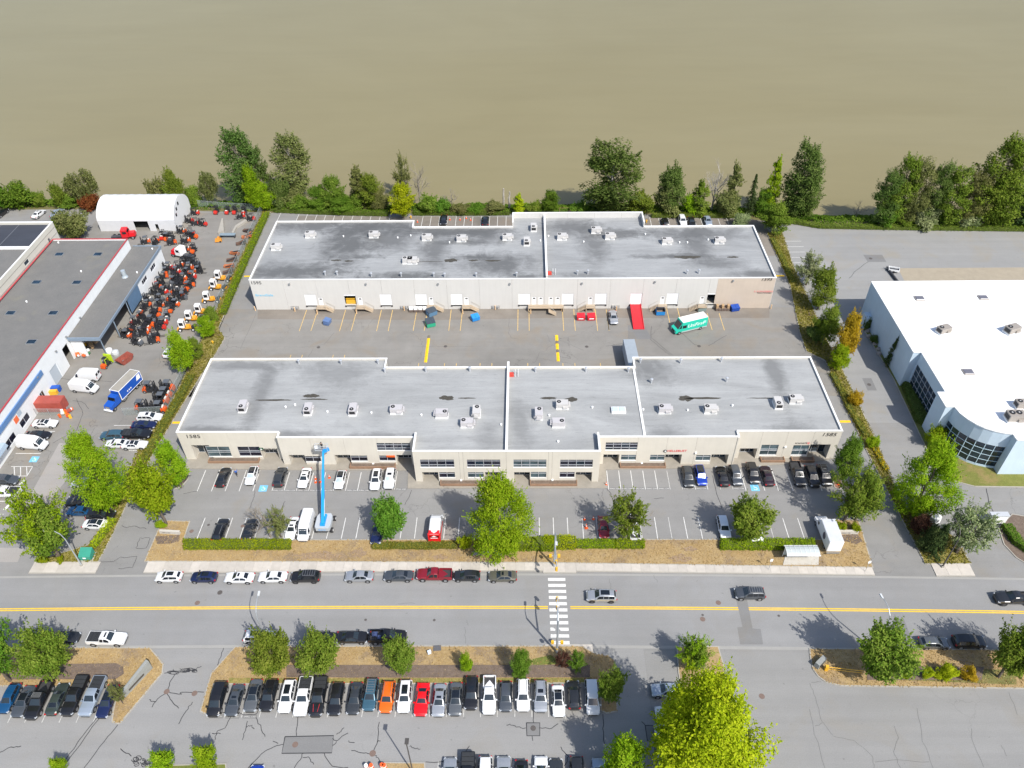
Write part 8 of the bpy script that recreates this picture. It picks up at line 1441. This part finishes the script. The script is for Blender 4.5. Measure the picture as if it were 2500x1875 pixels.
# rows of shrubs on the planting strips
def hedge_line(pts, w, h, leaf, label, dens=34, s=.14):
    q = MB().strip(pts, w, 0).v; l, r = [p[:2] for p in q[0::2]], [p[:2] for p in q[1::2]]; return hedge('strip_hedge', l+r[::-1], h, leaf, label, dens, s, 'strip hedges', .35)
hedge_line([W('P', *p) for p in ((652, 525), (632, 570), (600, 640), (575, 700), (545, 770))], 1.5, .9, 'hedge', 'long yellow-green hedge along the fence beside the warehouse'); hedge_line([W('P', *p) for p in ((470, 920), (440, 975), (410, 1025), (385, 1070), (362, 1110), (345, 1140))], 1.6, .7, 'weeds', 'rough yellow-green hedge along the strip beside the office row')
hedge_line([W('u', *p) for p in ((480, 1010), (560, 1150), (640, 1330), (730, 1480), (790, 1580))], 1.3, .6, 'weeds', 'rough weedy hedge along the strip east of the office row'); hedge_line([W('v', *p) for p in ((860, 350), (910, 450), (965, 560))], 1.0, .5, 'gold', 'golden weedy hedge below the lime bush on the east strip')
hedge_line([W('o', *p) for p in ((1700, 1170), (1760, 1280), (1830, 1420), (1870, 1520), (1930, 1650))], 1.4, .5, 'weeds', 'weedy strip hedge beside the warehouse east end'); hedge_line([W('P', *p) for p in ((672, 517), (760, 521), (840, 524), (950, 526))], 1.5, 1.0, 'green', 'clipped dark hedge behind the warehouse lot, left part'); hedge_line([W('P', *p) for p in ((1010, 524), (1100, 524), (1180, 524), (1245, 523))], 1.6, 1.0, 'green', 'clipped dark hedge behind the warehouse lot, middle part'); hedge_line([W('P', *p) for p in ((1290, 523), (1350, 523), (1450, 524), (1570, 527))], 1.6, 1.0, 'green', 'clipped dark hedge behind the warehouse projecting bay'); hedge_line([W('P', *p) for p in ((1590, 530), (1700, 530), (1800, 531))], 1.4, .9, 'mid', 'clipped hedge behind the cars at the warehouse east lot'); hedge_line([W('t', *p) for p in ((-400, 1060), (0, 1130), (500, 1140), (1100, 1150), (1700, 1155), (2400, 1165))], 1.7, .8, 'mid', 'clipped hedge along the river side of the east yard')
# brambles on the bank: nobody could count them
out = []
for _ in range(60000):
    x = RND.uniform(-160, 150); d = RND.random()**.8*8.5; y = bank_y(x)+.6+d
    lump = .5+.5*math.sin(x*.35)+.4*math.sin(x*.9+d)+.3*math.sin(x*2.3+1); z = (.2 if d < 2 else .2-(d-2)*.36)+max(0, lump)*1.25*RND.random()*(1.2-d/11)
    out.append((Vector((x, y, z)), Vector((0, -.2, 1))+rdir()*.9, RND.uniform(.16, .36), min(1, max(0, .42+.22*math.sin(x*.22)+RND.gauss(0, .2))), 1.1))
me = leaf_mesh('bank_brambles', out); me.materials.append(LM['green']); o = bpy.data.objects.new('bank_brambles', me); place(o, kind='stuff', label='tangled green brambles covering the river bank', cat='brambles')
out = []
def scatter(pts, n, s, zr, tone):
    x0, x1, y0, y1 = min(p[0] for p in pts), max(p[0] for p in pts), min(p[1] for p in pts), max(p[1] for p in pts); m_ = len(pts); k = 0
    while k < n:
        x, y = RND.uniform(x0, x1), RND.uniform(y0, y1); c = False
        for i in range(m_):
            (xa, ya), (xb, yb) = pts[i], pts[(i+1) % m_]
            if (ya > y) != (yb > y) and x < (xb-xa)*(y-ya)/(yb-ya)+xa: c = not c
        if c: k += 1; out.append((Vector((x, y, .14+RND.random()*zr)), Vector((0, 0, .8))+rdir(), s*RND.uniform(.6, 1.4), min(1, max(0, tone+RND.gauss(0, .25))), 1.6))
for par in (west_strip, east_strip):
    me_ = par.data; k = len(me_.vertices)//2; scatter([tuple(me_.vertices[i].co[:2]) for i in range(k)], 9000, .13, .3, .5)
me = leaf_mesh('strip_weeds', out); me.materials.append(LM['weeds']); o = bpy.data.objects.new('strip_weeds', me); place(o, kind='stuff', label='yellowing weeds growing on the planting strips', cat='weeds')
out = []
for par, n in ((verge, 9000), (isl5, 3500), (isl6, 5500), (isl7, 4000)):
    k = len(par.data.vertices)//2; scatter([tuple(par.data.vertices[i].co[:2]) for i in range(k)], n, .085, .06, .5)
me = leaf_mesh('dry_grass_tufts', out); me.materials.append(leafmat('dry_grass_blades', (.24, .155, .065), (.38, .265, .11), (.50, .38, .20), .2)); o = bpy.data.objects.new('dry_grass_tufts', me); place(o, kind='stuff', label='dry straw-coloured grass tufts on the road verges', cat='grass')
# ================================================================ STREET FURNITURE, FENCES, PEOPLE
POLE = M('galvanised_pole', (.40, .43, .46), .45, metal=.3); SIGY = M('signal_yellow', (.72, .42, .02), .5); LAMPG = M('lamp_head_grey', (.55, .57, .58), .5); BRONZE = M('dark_bronze_pole', (.07, .065, .06), .5)
def lamp(b, label, h, reach, az, mat=POLE, head=LAMPG):
    x, y = W(*b); t_ = thing('street_lamp', label, 'street lamp', (x, y, .1), az, 'street lamps'); mb = MB(); mb.path([(0, 0, 0), (0, 0, h*.55), (0, 0, h*.8)], [.13, .10, .085], 8); mb.build('pole', mat, t_, smooth=40)
    MB().path([(0, 0, h*.8), (reach*.12, 0, h*.93), (reach*.4, 0, h*1.0), (reach*.75, 0, h*1.01), (reach, 0, h*.985)], [.08, .07, .06, .05, .05], 6).build('arm', mat, t_, smooth=40); MB().box(reach-.1, reach+.75, -.17, .17, h*.975, h*.975+.16, top=.05).build('lamp_head', head, t_); MB().cbox(0, 0, .15, .4, .4, .3).build('base', KERB, t_)
lamp(('c', 885, 1245), 'curved-arm street lamp on the left pavement beside the green cabinet', 9.0, 2.6, math.radians(172))
lamp(('v', 1475, 1420), 'dark curved-arm street lamp on the right driveway island', 9.0, 2.4, math.radians(88), BRONZE, BRONZE)
lamp(('P', 656, 1578), 'slender street lamp arching over the road beside the white SUV', 9.3, 3.0, math.radians(95)); lamp(('w', 1050, 745), 'slender street lamp arching over the road at the southeast tree', 9.3, 3.0, math.radians(97))
x, y = G(1009, 1889); t_ = thing('lot_lamp', 'straight parking lot lamp with square head at the bottom edge', 'street lamp', (x, y, 0), 0); MB().tube((0, 0, .6), (0, 0, 9.0), .1, .08, n=8).build('pole', BRONZE, t_); MB().tube((0, 0, 0), (0, 0, .6), .3, n=10).build('base', KERB, t_); MB().cbox(0, .35, 9.05, .5, .75, .18).build('lamp_head', BRONZE, t_)
def signal(b, d, label, arm, h=6.2):
    x, y = W(*b); t_ = thing('traffic_signal', label, 'traffic signal', (x, y, .1), 0, 'pedestrian crossing signals'); MB().path([(0, 0, 0), (0, 0, h*.6), (0, 0, h+2.6)], [.2, .17, .12], 8).build('pole', POLE, t_, smooth=40); MB().path([(0, 0, h*.86), (.05, d*arm*.5, h*.98), (.1, d*arm, h*1.0)], [.14, .11, .09], 6).build('mast_arm', POLE, t_)
    MB().path([(0, 0, h+2.6), (.02, d*.9, h+3.1), (.05, d*2.0, h+3.1)], [.07, .06, .05], 6).build('lamp_arm', POLE, t_); MB().box(-.12, .22, min(d*2.0, d*2.7), max(d*2.0, d*2.7), h+3.05, h+3.2).build('lamp_head', LAMPG, t_)
    for f in (.72, 1.0):
        o = MB().cbox(.1, d*arm*f, h*1.0-.45, .34, .3, .95).build('signal_head', SIGY, t_)
        for k in range(3): MB().tube((.1-.16, d*arm*f, h-.15-.3*k), (.1-.24, d*arm*f, h-.15-.3*k), .11, n=8).build('lens', TRIM, o)
    for s_ in (-1, 1):
        MB().tube((0, 0, 2.9), (s_*.55, 0, 2.9), .04, n=5).build('bracket', POLE, t_); MB().cbox(s_*.7, 0, 2.9, .42, .36, .55).build('pedestrian_signal', SIGY, t_)
    MB().cbox(0, -.12, 1.2, .2, .16, .35).build('push_button', SIGY, t_)
signal(('r', 262, 1520), 1, 'near-side crossing signal pole with yellow heads arching over the road', 5.6); signal(('r', 235, 590), -1, 'far-side crossing signal pole beside the yellow hedge', 4.6)
# bus shelter
x, y = W('v', 200, 1398); t_ = thing('bus_shelter', 'bus shelter with ribbed translucent curved roof on the street pavement', 'bus shelter', (x, y+.75, .15), math.radians(.3)); RIBS = M('shelter_white', (.72, .73, .74), .5); PLEX = M('translucent_roof_sheet', (.46, .50, .50), .2, .05, 1)
pr = [(-.75, 2.45), (-.3, 2.65), (.3, 2.72), (.9, 2.62), (1.3, 2.4)]
for k in range(7):
    xa, xb = -2.75+k*.78, -2.75+(k+1)*.78; mb = MB()
    for p, q in zip(pr, pr[1:]): mb.add([(xa+.03, p[0], p[1]), (xb-.03, p[0], p[1]), (xb-.03, q[0], q[1]), (xa+.03, q[0], q[1])], [(0, 1, 2, 3)])
    mb.build('roof_sheet', PLEX, t_); MB().path([(xa, p[0], p[1]+.02) for p in pr], [.035]*5, 4).build('roof_rib', RIBS, t_)
MB().box(-2.8, 2.75, -.85, -.7, 2.33, 2.52).build('front_beam', RIBS, t_); MB().box(-2.8, 2.75, 1.25, 1.35, 2.3, 2.42).build('rear_beam', RIBS, t_)
for xx in (-2.6, 0, 2.5): MB().tube((xx, .95, 0), (xx, .95, 2.5), .05, n=6).build('post', RIBS, t_)
for k in range(4): MB().box(-2.55+k*1.27, -1.35+k*1.27, .98, 1.0, .25, 2.2).build('glass_panel', M('shelter_glass', (.25, .30, .31), .08), t_)
MB().box(-1.6, 1.2, .45, .85, .42, .48).build('bench', STEEL, t_)
# stone signs, cabinets, hydrant
STONE = concrete('sign_stone', (.50, .46, .40)); GREYST = M('grey_sign_stone', (.26, .27, .26), .8, .1, 2)
for b, w, rz, lab, mt in ((('h', 295, 235), 3.6, -4, 'low white stone address sign at the left front lot entrance', PALE_CONC), (('v', 625, 1118), 3.3, 0, 'low white stone address sign at the right front lot entrance', PALE_CONC)):
    x, y = W(*b); t_ = thing('address_sign', lab, 'sign', (x, y, .12), math.radians(rz), 'stone address signs'); MB().box(-w/2, w/2, -.2, .2, 0, .75).build('slab', mt, t_); text(None, 'lettering', '1585 & 1595 BROADWAY' if False else '1585 & 1595', .3, (-w*.38, -.215, .25), FR, BLKT, t_, .008)
x, y = W('d', 1400, 790); t_ = thing('monument_sign', 'tall grey concrete monument sign on the southwest dry grass', 'sign', (x, y, .12), math.radians(63)); mb = MB(); mb.add([(-2.6, -.3, 0), (2.6, -.3, 0), (2.6, .3, 0), (-2.6, .3, 0), (-2.6, -.25, 1.2), (2.6, -.25, 2.1), (2.6, .25, 2.1), (-2.6, .25, 1.2)], [(3, 2, 1, 0), (4, 5, 6, 7), (0, 1, 5, 4), (1, 2, 6, 5), (2, 3, 7, 6), (3, 0, 4, 7)]); mb.build('slab', GREYST, t_); MB().box(-1.7, 1.1, -.36, -.31, .5, .85).build('name_plate', BRONZE, t_)
x, y = W('w', 632, 860); t_ = thing('monument_sign', 'small grey stone sign beside the yellow gate rails', 'sign', (x, y, .12), math.radians(40)); MB().box(-1.0, 1.0, -.4, .4, 0, 1.1, top=.06).build('slab', GREYST, t_); MB().box(-.7, .7, -.42, -.405, .3, .8).build('name_plate', BRONZE, t_)
x, y = W('c', 950, 1150); t_ = thing('utility_cabinet', 'turquoise-green transformer cabinet with sloped top on the left corner', 'cabinet', (x, y, .13), 0); GC = M('transformer_green', (.04, .27, .20), .5, .08, 2); mb = MB(); mb.add([(-1, -.8, 0), (1, -.8, 0), (1, .8, 0), (-1, .8, 0), (-1, -.8, .95), (1, -.8, .95), (1, .8, 1.55), (-1, .8, 1.55)], [(3, 2, 1, 0), (4, 5, 6, 7), (0, 1, 5, 4), (1, 2, 6, 5), (2, 3, 7, 6), (3, 0, 4, 7)]); mb.build('housing', GC, t_); MB().box(-1.25, 1.25, -1.1, 1.1, -.1, .02).build('pad', CONC, t_); MB().box(-.3, .25, -.82, -.8, .45, .75).build('warning_label', WHT, t_)
x, y = W('m', 1608, 440); t_ = thing('utility_cabinet', 'dull green utility cabinet under the largest lime tree', 'cabinet', (x, y, .13), .05); MB().box(-.8, .8, -.6, .6, 0, 1.4, top=.1).build('housing', M('dull_green_cabinet', (.09, .20, .17), .6, .1, 2), t_); MB().box(-.2, .2, -.62, -.55, .7, .9).build('warning_label', WHT, t_)
x, y = W('m', 1437, 455); MB().box(-1.5, 1.5, -.35, .35, 0, .12).build('vault_cover', M('vault_grey', (.26, .27, .27), .8, .1, 2), None, (x, y, .15), label='flat grey utility vault cover left of the green cabinet', cat='vault cover')
def hyd(tl, x_, y_, lab):
    x, y = W(tl, x_, y_); t_ = thing('fire_hydrant', lab, 'hydrant', (x, y, .12), 0, 'yellow fire hydrants'); MB().tube((0, 0, 0), (0, 0, .7), .16, .14, n=10).tube((0, 0, .7), (0, 0, .9), .15, .05, n=10).build('barrel', YELLOWP, t_, smooth=40)
    for s_ in (-1, 1): MB().tube((0, 0, .5), (s_*.3, 0, .5), .08, n=8).build('outlet', YELLOWP, t_)
hyd('f', 90, 1060, 'yellow fire hydrant in the loading yard west bed'); hyd('o', 345, 990, 'yellow fire hydrant behind the warehouse east step'); hyd('j', 15, 945, 'yellow fire hydrant at the foot of the yellow-green maple')
x, y = W('w', 680, 905); t_ = thing('gate_rail', 'yellow double gate rail on the southeast verge', 'gate', (x, y, .12), math.radians(-8)); MB().cbox(0, 0, .55, .45, .45, 1.1).build('post', YELLOWP, t_)
for k, z in enumerate((.85, .3)): MB().tube((.2, 0, z), (5.2, .1, z), .05, n=6).build('rail', YELLOWP, t_)
x, y = W('v', 1940, 1030); t_ = thing('gate_kiosk', 'white flat-topped access kiosk in the right driveway', 'kiosk', (x, y, 0), 0); MB().box(-1.5, 1.5, -.35, .35, .5, 2.6).build('cabinet', WHITEP, t_); MB().box(-1.55, 1.55, -.5, .5, 2.6, 2.75).build('roof', M('grey_kiosk_top', (.45, .47, .50), .5), t_); MB().box(-1.3, 1.3, -.25, .25, 0, .5).build('plinth', DARKSTEEL, t_)
x, y = W('v', 1400, 1020); t_ = thing('utility_cabinet', 'white slanted cabinet between the plum shrub and airy tree', 'cabinet', (x, y, .12), .5); MB().box(-.9, .9, -.5, .5, 0, 1.5, top=.08).build('housing', WHITEP, t_); MB().box(-.3, .3, -.505, -.5, .6, 1.1).build('vent', STEEL, t_)
x, y = W('t', 800, 1605); t_ = thing('open_trailer', 'small white-framed open trailer in the east yard', 'trailer', (x, y, 0), math.radians(-20)); MB().box(-1.2, 1.2, -.7, .7, .45, .6).build('bed', DARKSTEEL, t_); 
for s_ in (-1, 1): MB().box(-1.25, 1.25, min(s_*.7, s_*.78), max(s_*.7, s_*.78), .45, .95).build('side_board', WHT, t_); MB().box(s_*1.22-.04, s_*1.22+.04, -.7, .7, .45, .93).build('end_board', WHT, t_); MB().tube((0, s_*.8, .3), (0, s_*.95, .3), .3, n=10).build('wheel', TYRE, t_)
MB().tube((-2.6, .25, .5), (-1.2, 0, .5), .05, n=5).build('drawbar', STEEL, t_)
t_ = thing('low_wall', 'low dark retaining wall at the loading dip behind the white office', 'wall', (*W('t', 750, 1610), 0)); a, b_ = W('t', 725, 1575), W('t', 800, 1659); o0 = W('t', 750, 1610); MB().prism([(a[0]-o0[0]-.15, a[1]-o0[1]), (a[0]-o0[0]+.15, a[1]-o0[1]), (b_[0]-o0[0]+.15, b_[1]-o0[1]-4), (b_[0]-o0[0]-.15, b_[1]-o0[1]-4)], 0, .7).build('wall', DARKSTEEL, t_)
# wooden deck by the river
x, y = W('j', 1735, 890, .5); t_ = thing('wooden_deck', 'brown timber deck with railing and table behind the warehouse', 'deck', (x, y, 0), 0); DECK = M('deck_timber', (.30, .17, .10), .8, .12, 2)
for k in range(14): MB().box(-3.0+k*.43, -2.6+k*.43, -1.6, 1.6, .35, .42).build('plank', DECK, t_)
mb = MB(); mb.path([(-3, -1.5, .4), (-3, 1.6, .4)], [.06]*2, 4); 
for a, b_ in (((-3, 1.6), (3, 1.6)), ((-3, -1.6), (-3, 1.6)), ((3, -1.6), (3, 1.6))): MB().path([(*a, 1.35), (*b_, 1.35)], [.05]*2, 4).path([(*a, .4), (*a, 1.35)], [.05]*2, 4).path([(*b_, .4), (*b_, 1.35)], [.05]*2, 4).build('railing', DECK, t_)
MB().box(-.5, .5, -.8, .5, 1.1, 1.18).box(-.4, -.3, -.7, .4, .42, 1.1).box(.3, .4, -.7, .4, .42, 1.1).build('table', M('deck_orange', (.45, .22, .11), .7), t_)
for s_ in (-1, 1): MB().box(s_*2.8-.1, s_*2.8+.1, -1.5, 1.5, -.4, .35).build('joist', DECK, t_)
# chain-link fences
MESHM = bpy.data.materials.new('chain_link'); MESHM.use_nodes = True; t = MESHM.node_tree; b = t.nodes['Principled BSDF']; b.inputs['Base Color'].default_value = (.36, .42, .40, 1); b.inputs['Roughness'].default_value = .5
tr = N(t, 'BsdfTransparent'); mx = N(t, 'MixShader', i0=.30); L(t, tr.outputs[0], mx.inputs[1]); L(t, b.outputs[0], mx.inputs[2]); L(t, mx.outputs[0], t.nodes['Material Output'].inputs[0])
def fence(pts, label, h=2.2, step=3.0):
    x0, y0 = pts[0]; t_ = thing('chain_link_fence', label, 'fence', (x0, y0, 0), 0, 'chain-link fences')
    for p, q in zip(pts, pts[1:]):
        n = max(1, round(math.dist(p, q)/step))
        for k in range(n):
            a = (lerp(p[0], q[0], k/n)-x0, lerp(p[1], q[1], k/n)-y0); c = (lerp(p[0], q[0], (k+1)/n)-x0, lerp(p[1], q[1], (k+1)/n)-y0)
            MB().tube((*a, 0), (*a, h+.05), .04, n=5).build('post', POLE, t_); MB().add([(*a, .05), (*c, .05), (*c, h), (*a, h)], [(0, 1, 2, 3)]).build('mesh_panel', MESHM, t_); MB().tube((*a, h), (*c, h), .03, n=4).build('top_rail', POLE, t_)
fence([G(407, 1005), G(457, 904)], 'chain-link fence beside the forklifts near the office row'); fence([G(529, 757), G(597, 609), G(641, 516)], 'long chain-link fence along the left yard'); fence([G(641, 516), G(560, 512), G(485, 506)], 'chain-link fence along the river side of the left yard'); fence([W('b', 1345, 1170), W('b', 1760, 1150)], 'chain-link gate panels below the forklift corner', 2.0); fence([W('b', 400, 1170), W('b', 690, 1172)], 'chain-link panels in front of the red container', 1.9)
# cones and small markers
ORNG = M('cone_orange', (.80, .11, .02), .5); CR = M('cone_white', (.8, .8, .8), .5); cm = MB(); cm.box(-.19, .19, -.19, .19, 0, .04); cm.tube((0, 0, .04), (0, 0, .72), .15, .03, n=10); cone_me = cm.mesh('cone', [ORNG], 40)
band_me = MB().tube((0, 0, .36), (0, 0, .5), .105, .085, n=10).mesh('reflective_band', [CR], 40)
for i, (tl, x_, y_, lab) in enumerate((('g', 1552, 972, 'left of the blue boom, upper'), ('g', 1552, 1008, 'left of the blue boom, lower'), ('g', 1600, 1005, 'right under the blue boom'), ('g', 1700, 958, 'right of the blue boom'), ('j', 85, 985, 'at the left of the riverside stalls'), ('j', 435, 960, 'first right of the left black sedan'), ('j', 545, 962, 'second right of the left black sedan'), ('j', 612, 945, 'lying near the hedge between the sedans'), ('j', 660, 965, 'left of the right black sedan'), ('q', 352, 1035, 'at the walk corner of the right lot'), ('q', 120, 1410, 'in the shade of the half-bare tree, left'), ('q', 215, 1405, 'in the shade of the half-bare tree, right'), ('q', 138, 1500, 'large one left of the maroon sedan'), ('e', 1387, 1065, 'near the hedge, left of two'), ('e', 1708, 1075, 'near the hedge, right of two'), ('v', 540, 680, 'in the red mulch bed'))):
    x, y = W(tl, x_, y_); t_ = thing('traffic_cone', 'orange traffic cone '+lab, 'cone', (x, y, .13 if tl == 'v' else .02), RND.random(), 'orange traffic cones'); inst('cone', cone_me, t_); inst('reflective_band', band_me, t_); s_ = 1.5 if i == 12 else 1.15; t_.scale = (s_,)*3
for i, (tl, x_, y_) in enumerate((('n', 200, 1440), ('n', 255, 1435), ('n', 370, 1430), ('n', 395, 1435))):
    x, y = W(tl, x_, y_); t_ = thing('construction_barrel', 'orange and white construction barrel at the bottom edge, '+['leftmost', 'second', 'third', 'rightmost'][i], 'barrel', (x, y, 0), 0, 'construction barrels'); MB().tube((0, 0, 0), (0, 0, .95), .32, .26, n=12).build('drum', ORNG if i else WHT, t_, smooth=40); MB().tube((0, 0, .55), (0, 0, .75), .30, .285, n=12).build('band', CR if i else ORNG, t_, smooth=40)
x, y = W('n', 878, 205); MB().cbox(0, 0, .3, .5, .4, .55).cbox(.02, 0, .6, .54, .44, .06).build('meter_box', M('pale_blue_box', (.62, .70, .78), .5), None, (x, y, .13), .4, label='small white utility box on the dry grass of the south verge', cat='utility box')
x, y = W('n', 962, 148); MB().box(-.6, .6, -.45, .45, 0, .05).box(-.5, .5, -.35, .35, .05, .07).build('vault_cover', M('dark_vault', (.10, .10, .11), .7), None, (x, y, .14), .1, label='dark square vault lid on the dry grass of the south verge', cat='vault cover')
for tl, x_, y_, lab in (('w', 240, 130, 'left of the bus shelter'), ('w', 985, 145, 'right of the bus shelter')):
    x, y = W(tl, x_, y_); t_ = thing('sign_post', 'thin street sign post with small plate '+lab, 'sign post', (x, y, .12), 0, 'street sign posts'); MB().tube((0, 0, 0), (0, 0, 2.9), .035, n=6).build('post', POLE, t_); MB().box(-.22, .22, -.03, -.01, 2.2, 2.85).build('plate', WHT, t_)
# people
SKIN = M('skin', (.45, .27, .19), .6)
def person(loc, rz, label, shirt, trousers, hair, hat=None, stride=.3):
    t_ = thing('person', label, 'person', loc, rz); J = [(0, 0, .92), (0, 0, 1.18), (0, 0, 1.42), (0, 0, 1.53), (0, .02, 1.66), (.11, 0, .88), (.12, stride*.5, .48), (.12, stride*.55-.05, .06), (-.11, 0, .88), (-.12, -stride*.35, .48), (-.12, -stride*.75, .08), (.21, 0, 1.40), (.27, -.10, 1.13), (.25, .06, .92), (-.21, 0, 1.40), (-.27, .08, 1.13), (-.25, .26, .95), (.12, stride*.55+.12, .03), (-.12, -stride*.75+.16, .03)]
    E_ = [(0, 1), (1, 2), (2, 3), (3, 4), (0, 5), (5, 6), (6, 7), (0, 8), (8, 9), (9, 10), (2, 11), (11, 12), (12, 13), (2, 14), (14, 15), (15, 16), (7, 17), (10, 18)]
    rad = [.15, .145, .16, .06, .10, .10, .07, .05, .10, .07, .05, .07, .05, .04, .07, .05, .04, .045, .045]
    me = bpy.data.meshes.new('body'); me.from_pydata(J, E_, []); ob = bpy.data.objects.new('body', me); COL.objects.link(ob); md = ob.modifiers.new('skin', 'SKIN'); sv = me.skin_vertices[0].data
    for k, r in enumerate(rad): sv[k].radius = (r, r*.8)
    sv[0].use_root = True; sub = ob.modifiers.new('sub', 'SUBSURF'); sub.levels = sub.render_levels = 2; dg = bpy.context.evaluated_depsgraph_get(); dg.update(); bm_ = bpy.data.meshes.new_from_object(ob.evaluated_get(dg)); bpy.data.objects.remove(ob)
    bm_.name = 'body'; bm_.materials.clear()
    for m_ in (shirt, trousers, SKIN, hair, BLACK): bm_.materials.append(m_)
    for p in bm_.polygons:
        c = p.center; p.use_smooth = True
        p.material_index = 4 if c.z < .09 else 1 if c.z < .95 and abs(c.x) < .22 else 2 if (c.z > 1.47 or (abs(c.x) > .2 and c.z < 1.08)) else 0
        if c.z > 1.70 or (c.z > 1.60 and c.y < -.01): p.material_index = 3
    inst('body', bm_, t_)
    if hat: MB().tube((0, .02, 1.71), (0, .02, 1.80), .15, .09, n=12).build('hard_hat', hat, t_, smooth=60)
    return t_
x, y = W('g', 705, 935); person((x, y, .02), math.radians(-130), 'person in a blue shirt and dark trousers walking across the left front lot', M('shirt_blue', (.03, .13, .45), .8), M('trousers_dark', (.03, .03, .05), .8), M('dark_hair', (.03, .02, .015), .7))
person((bx+bk_.x+.1, by+bk_.y, .05+bk_.z), 0, 'worker in dark clothes standing in the boom lift basket', M('jacket_black', (.03, .03, .035), .8), M('trousers_dark', (.03, .03, .05), .8), M('dark_hair', (.03, .02, .015), .7), M('hat_black', (.03, .03, .032), .5), .05)
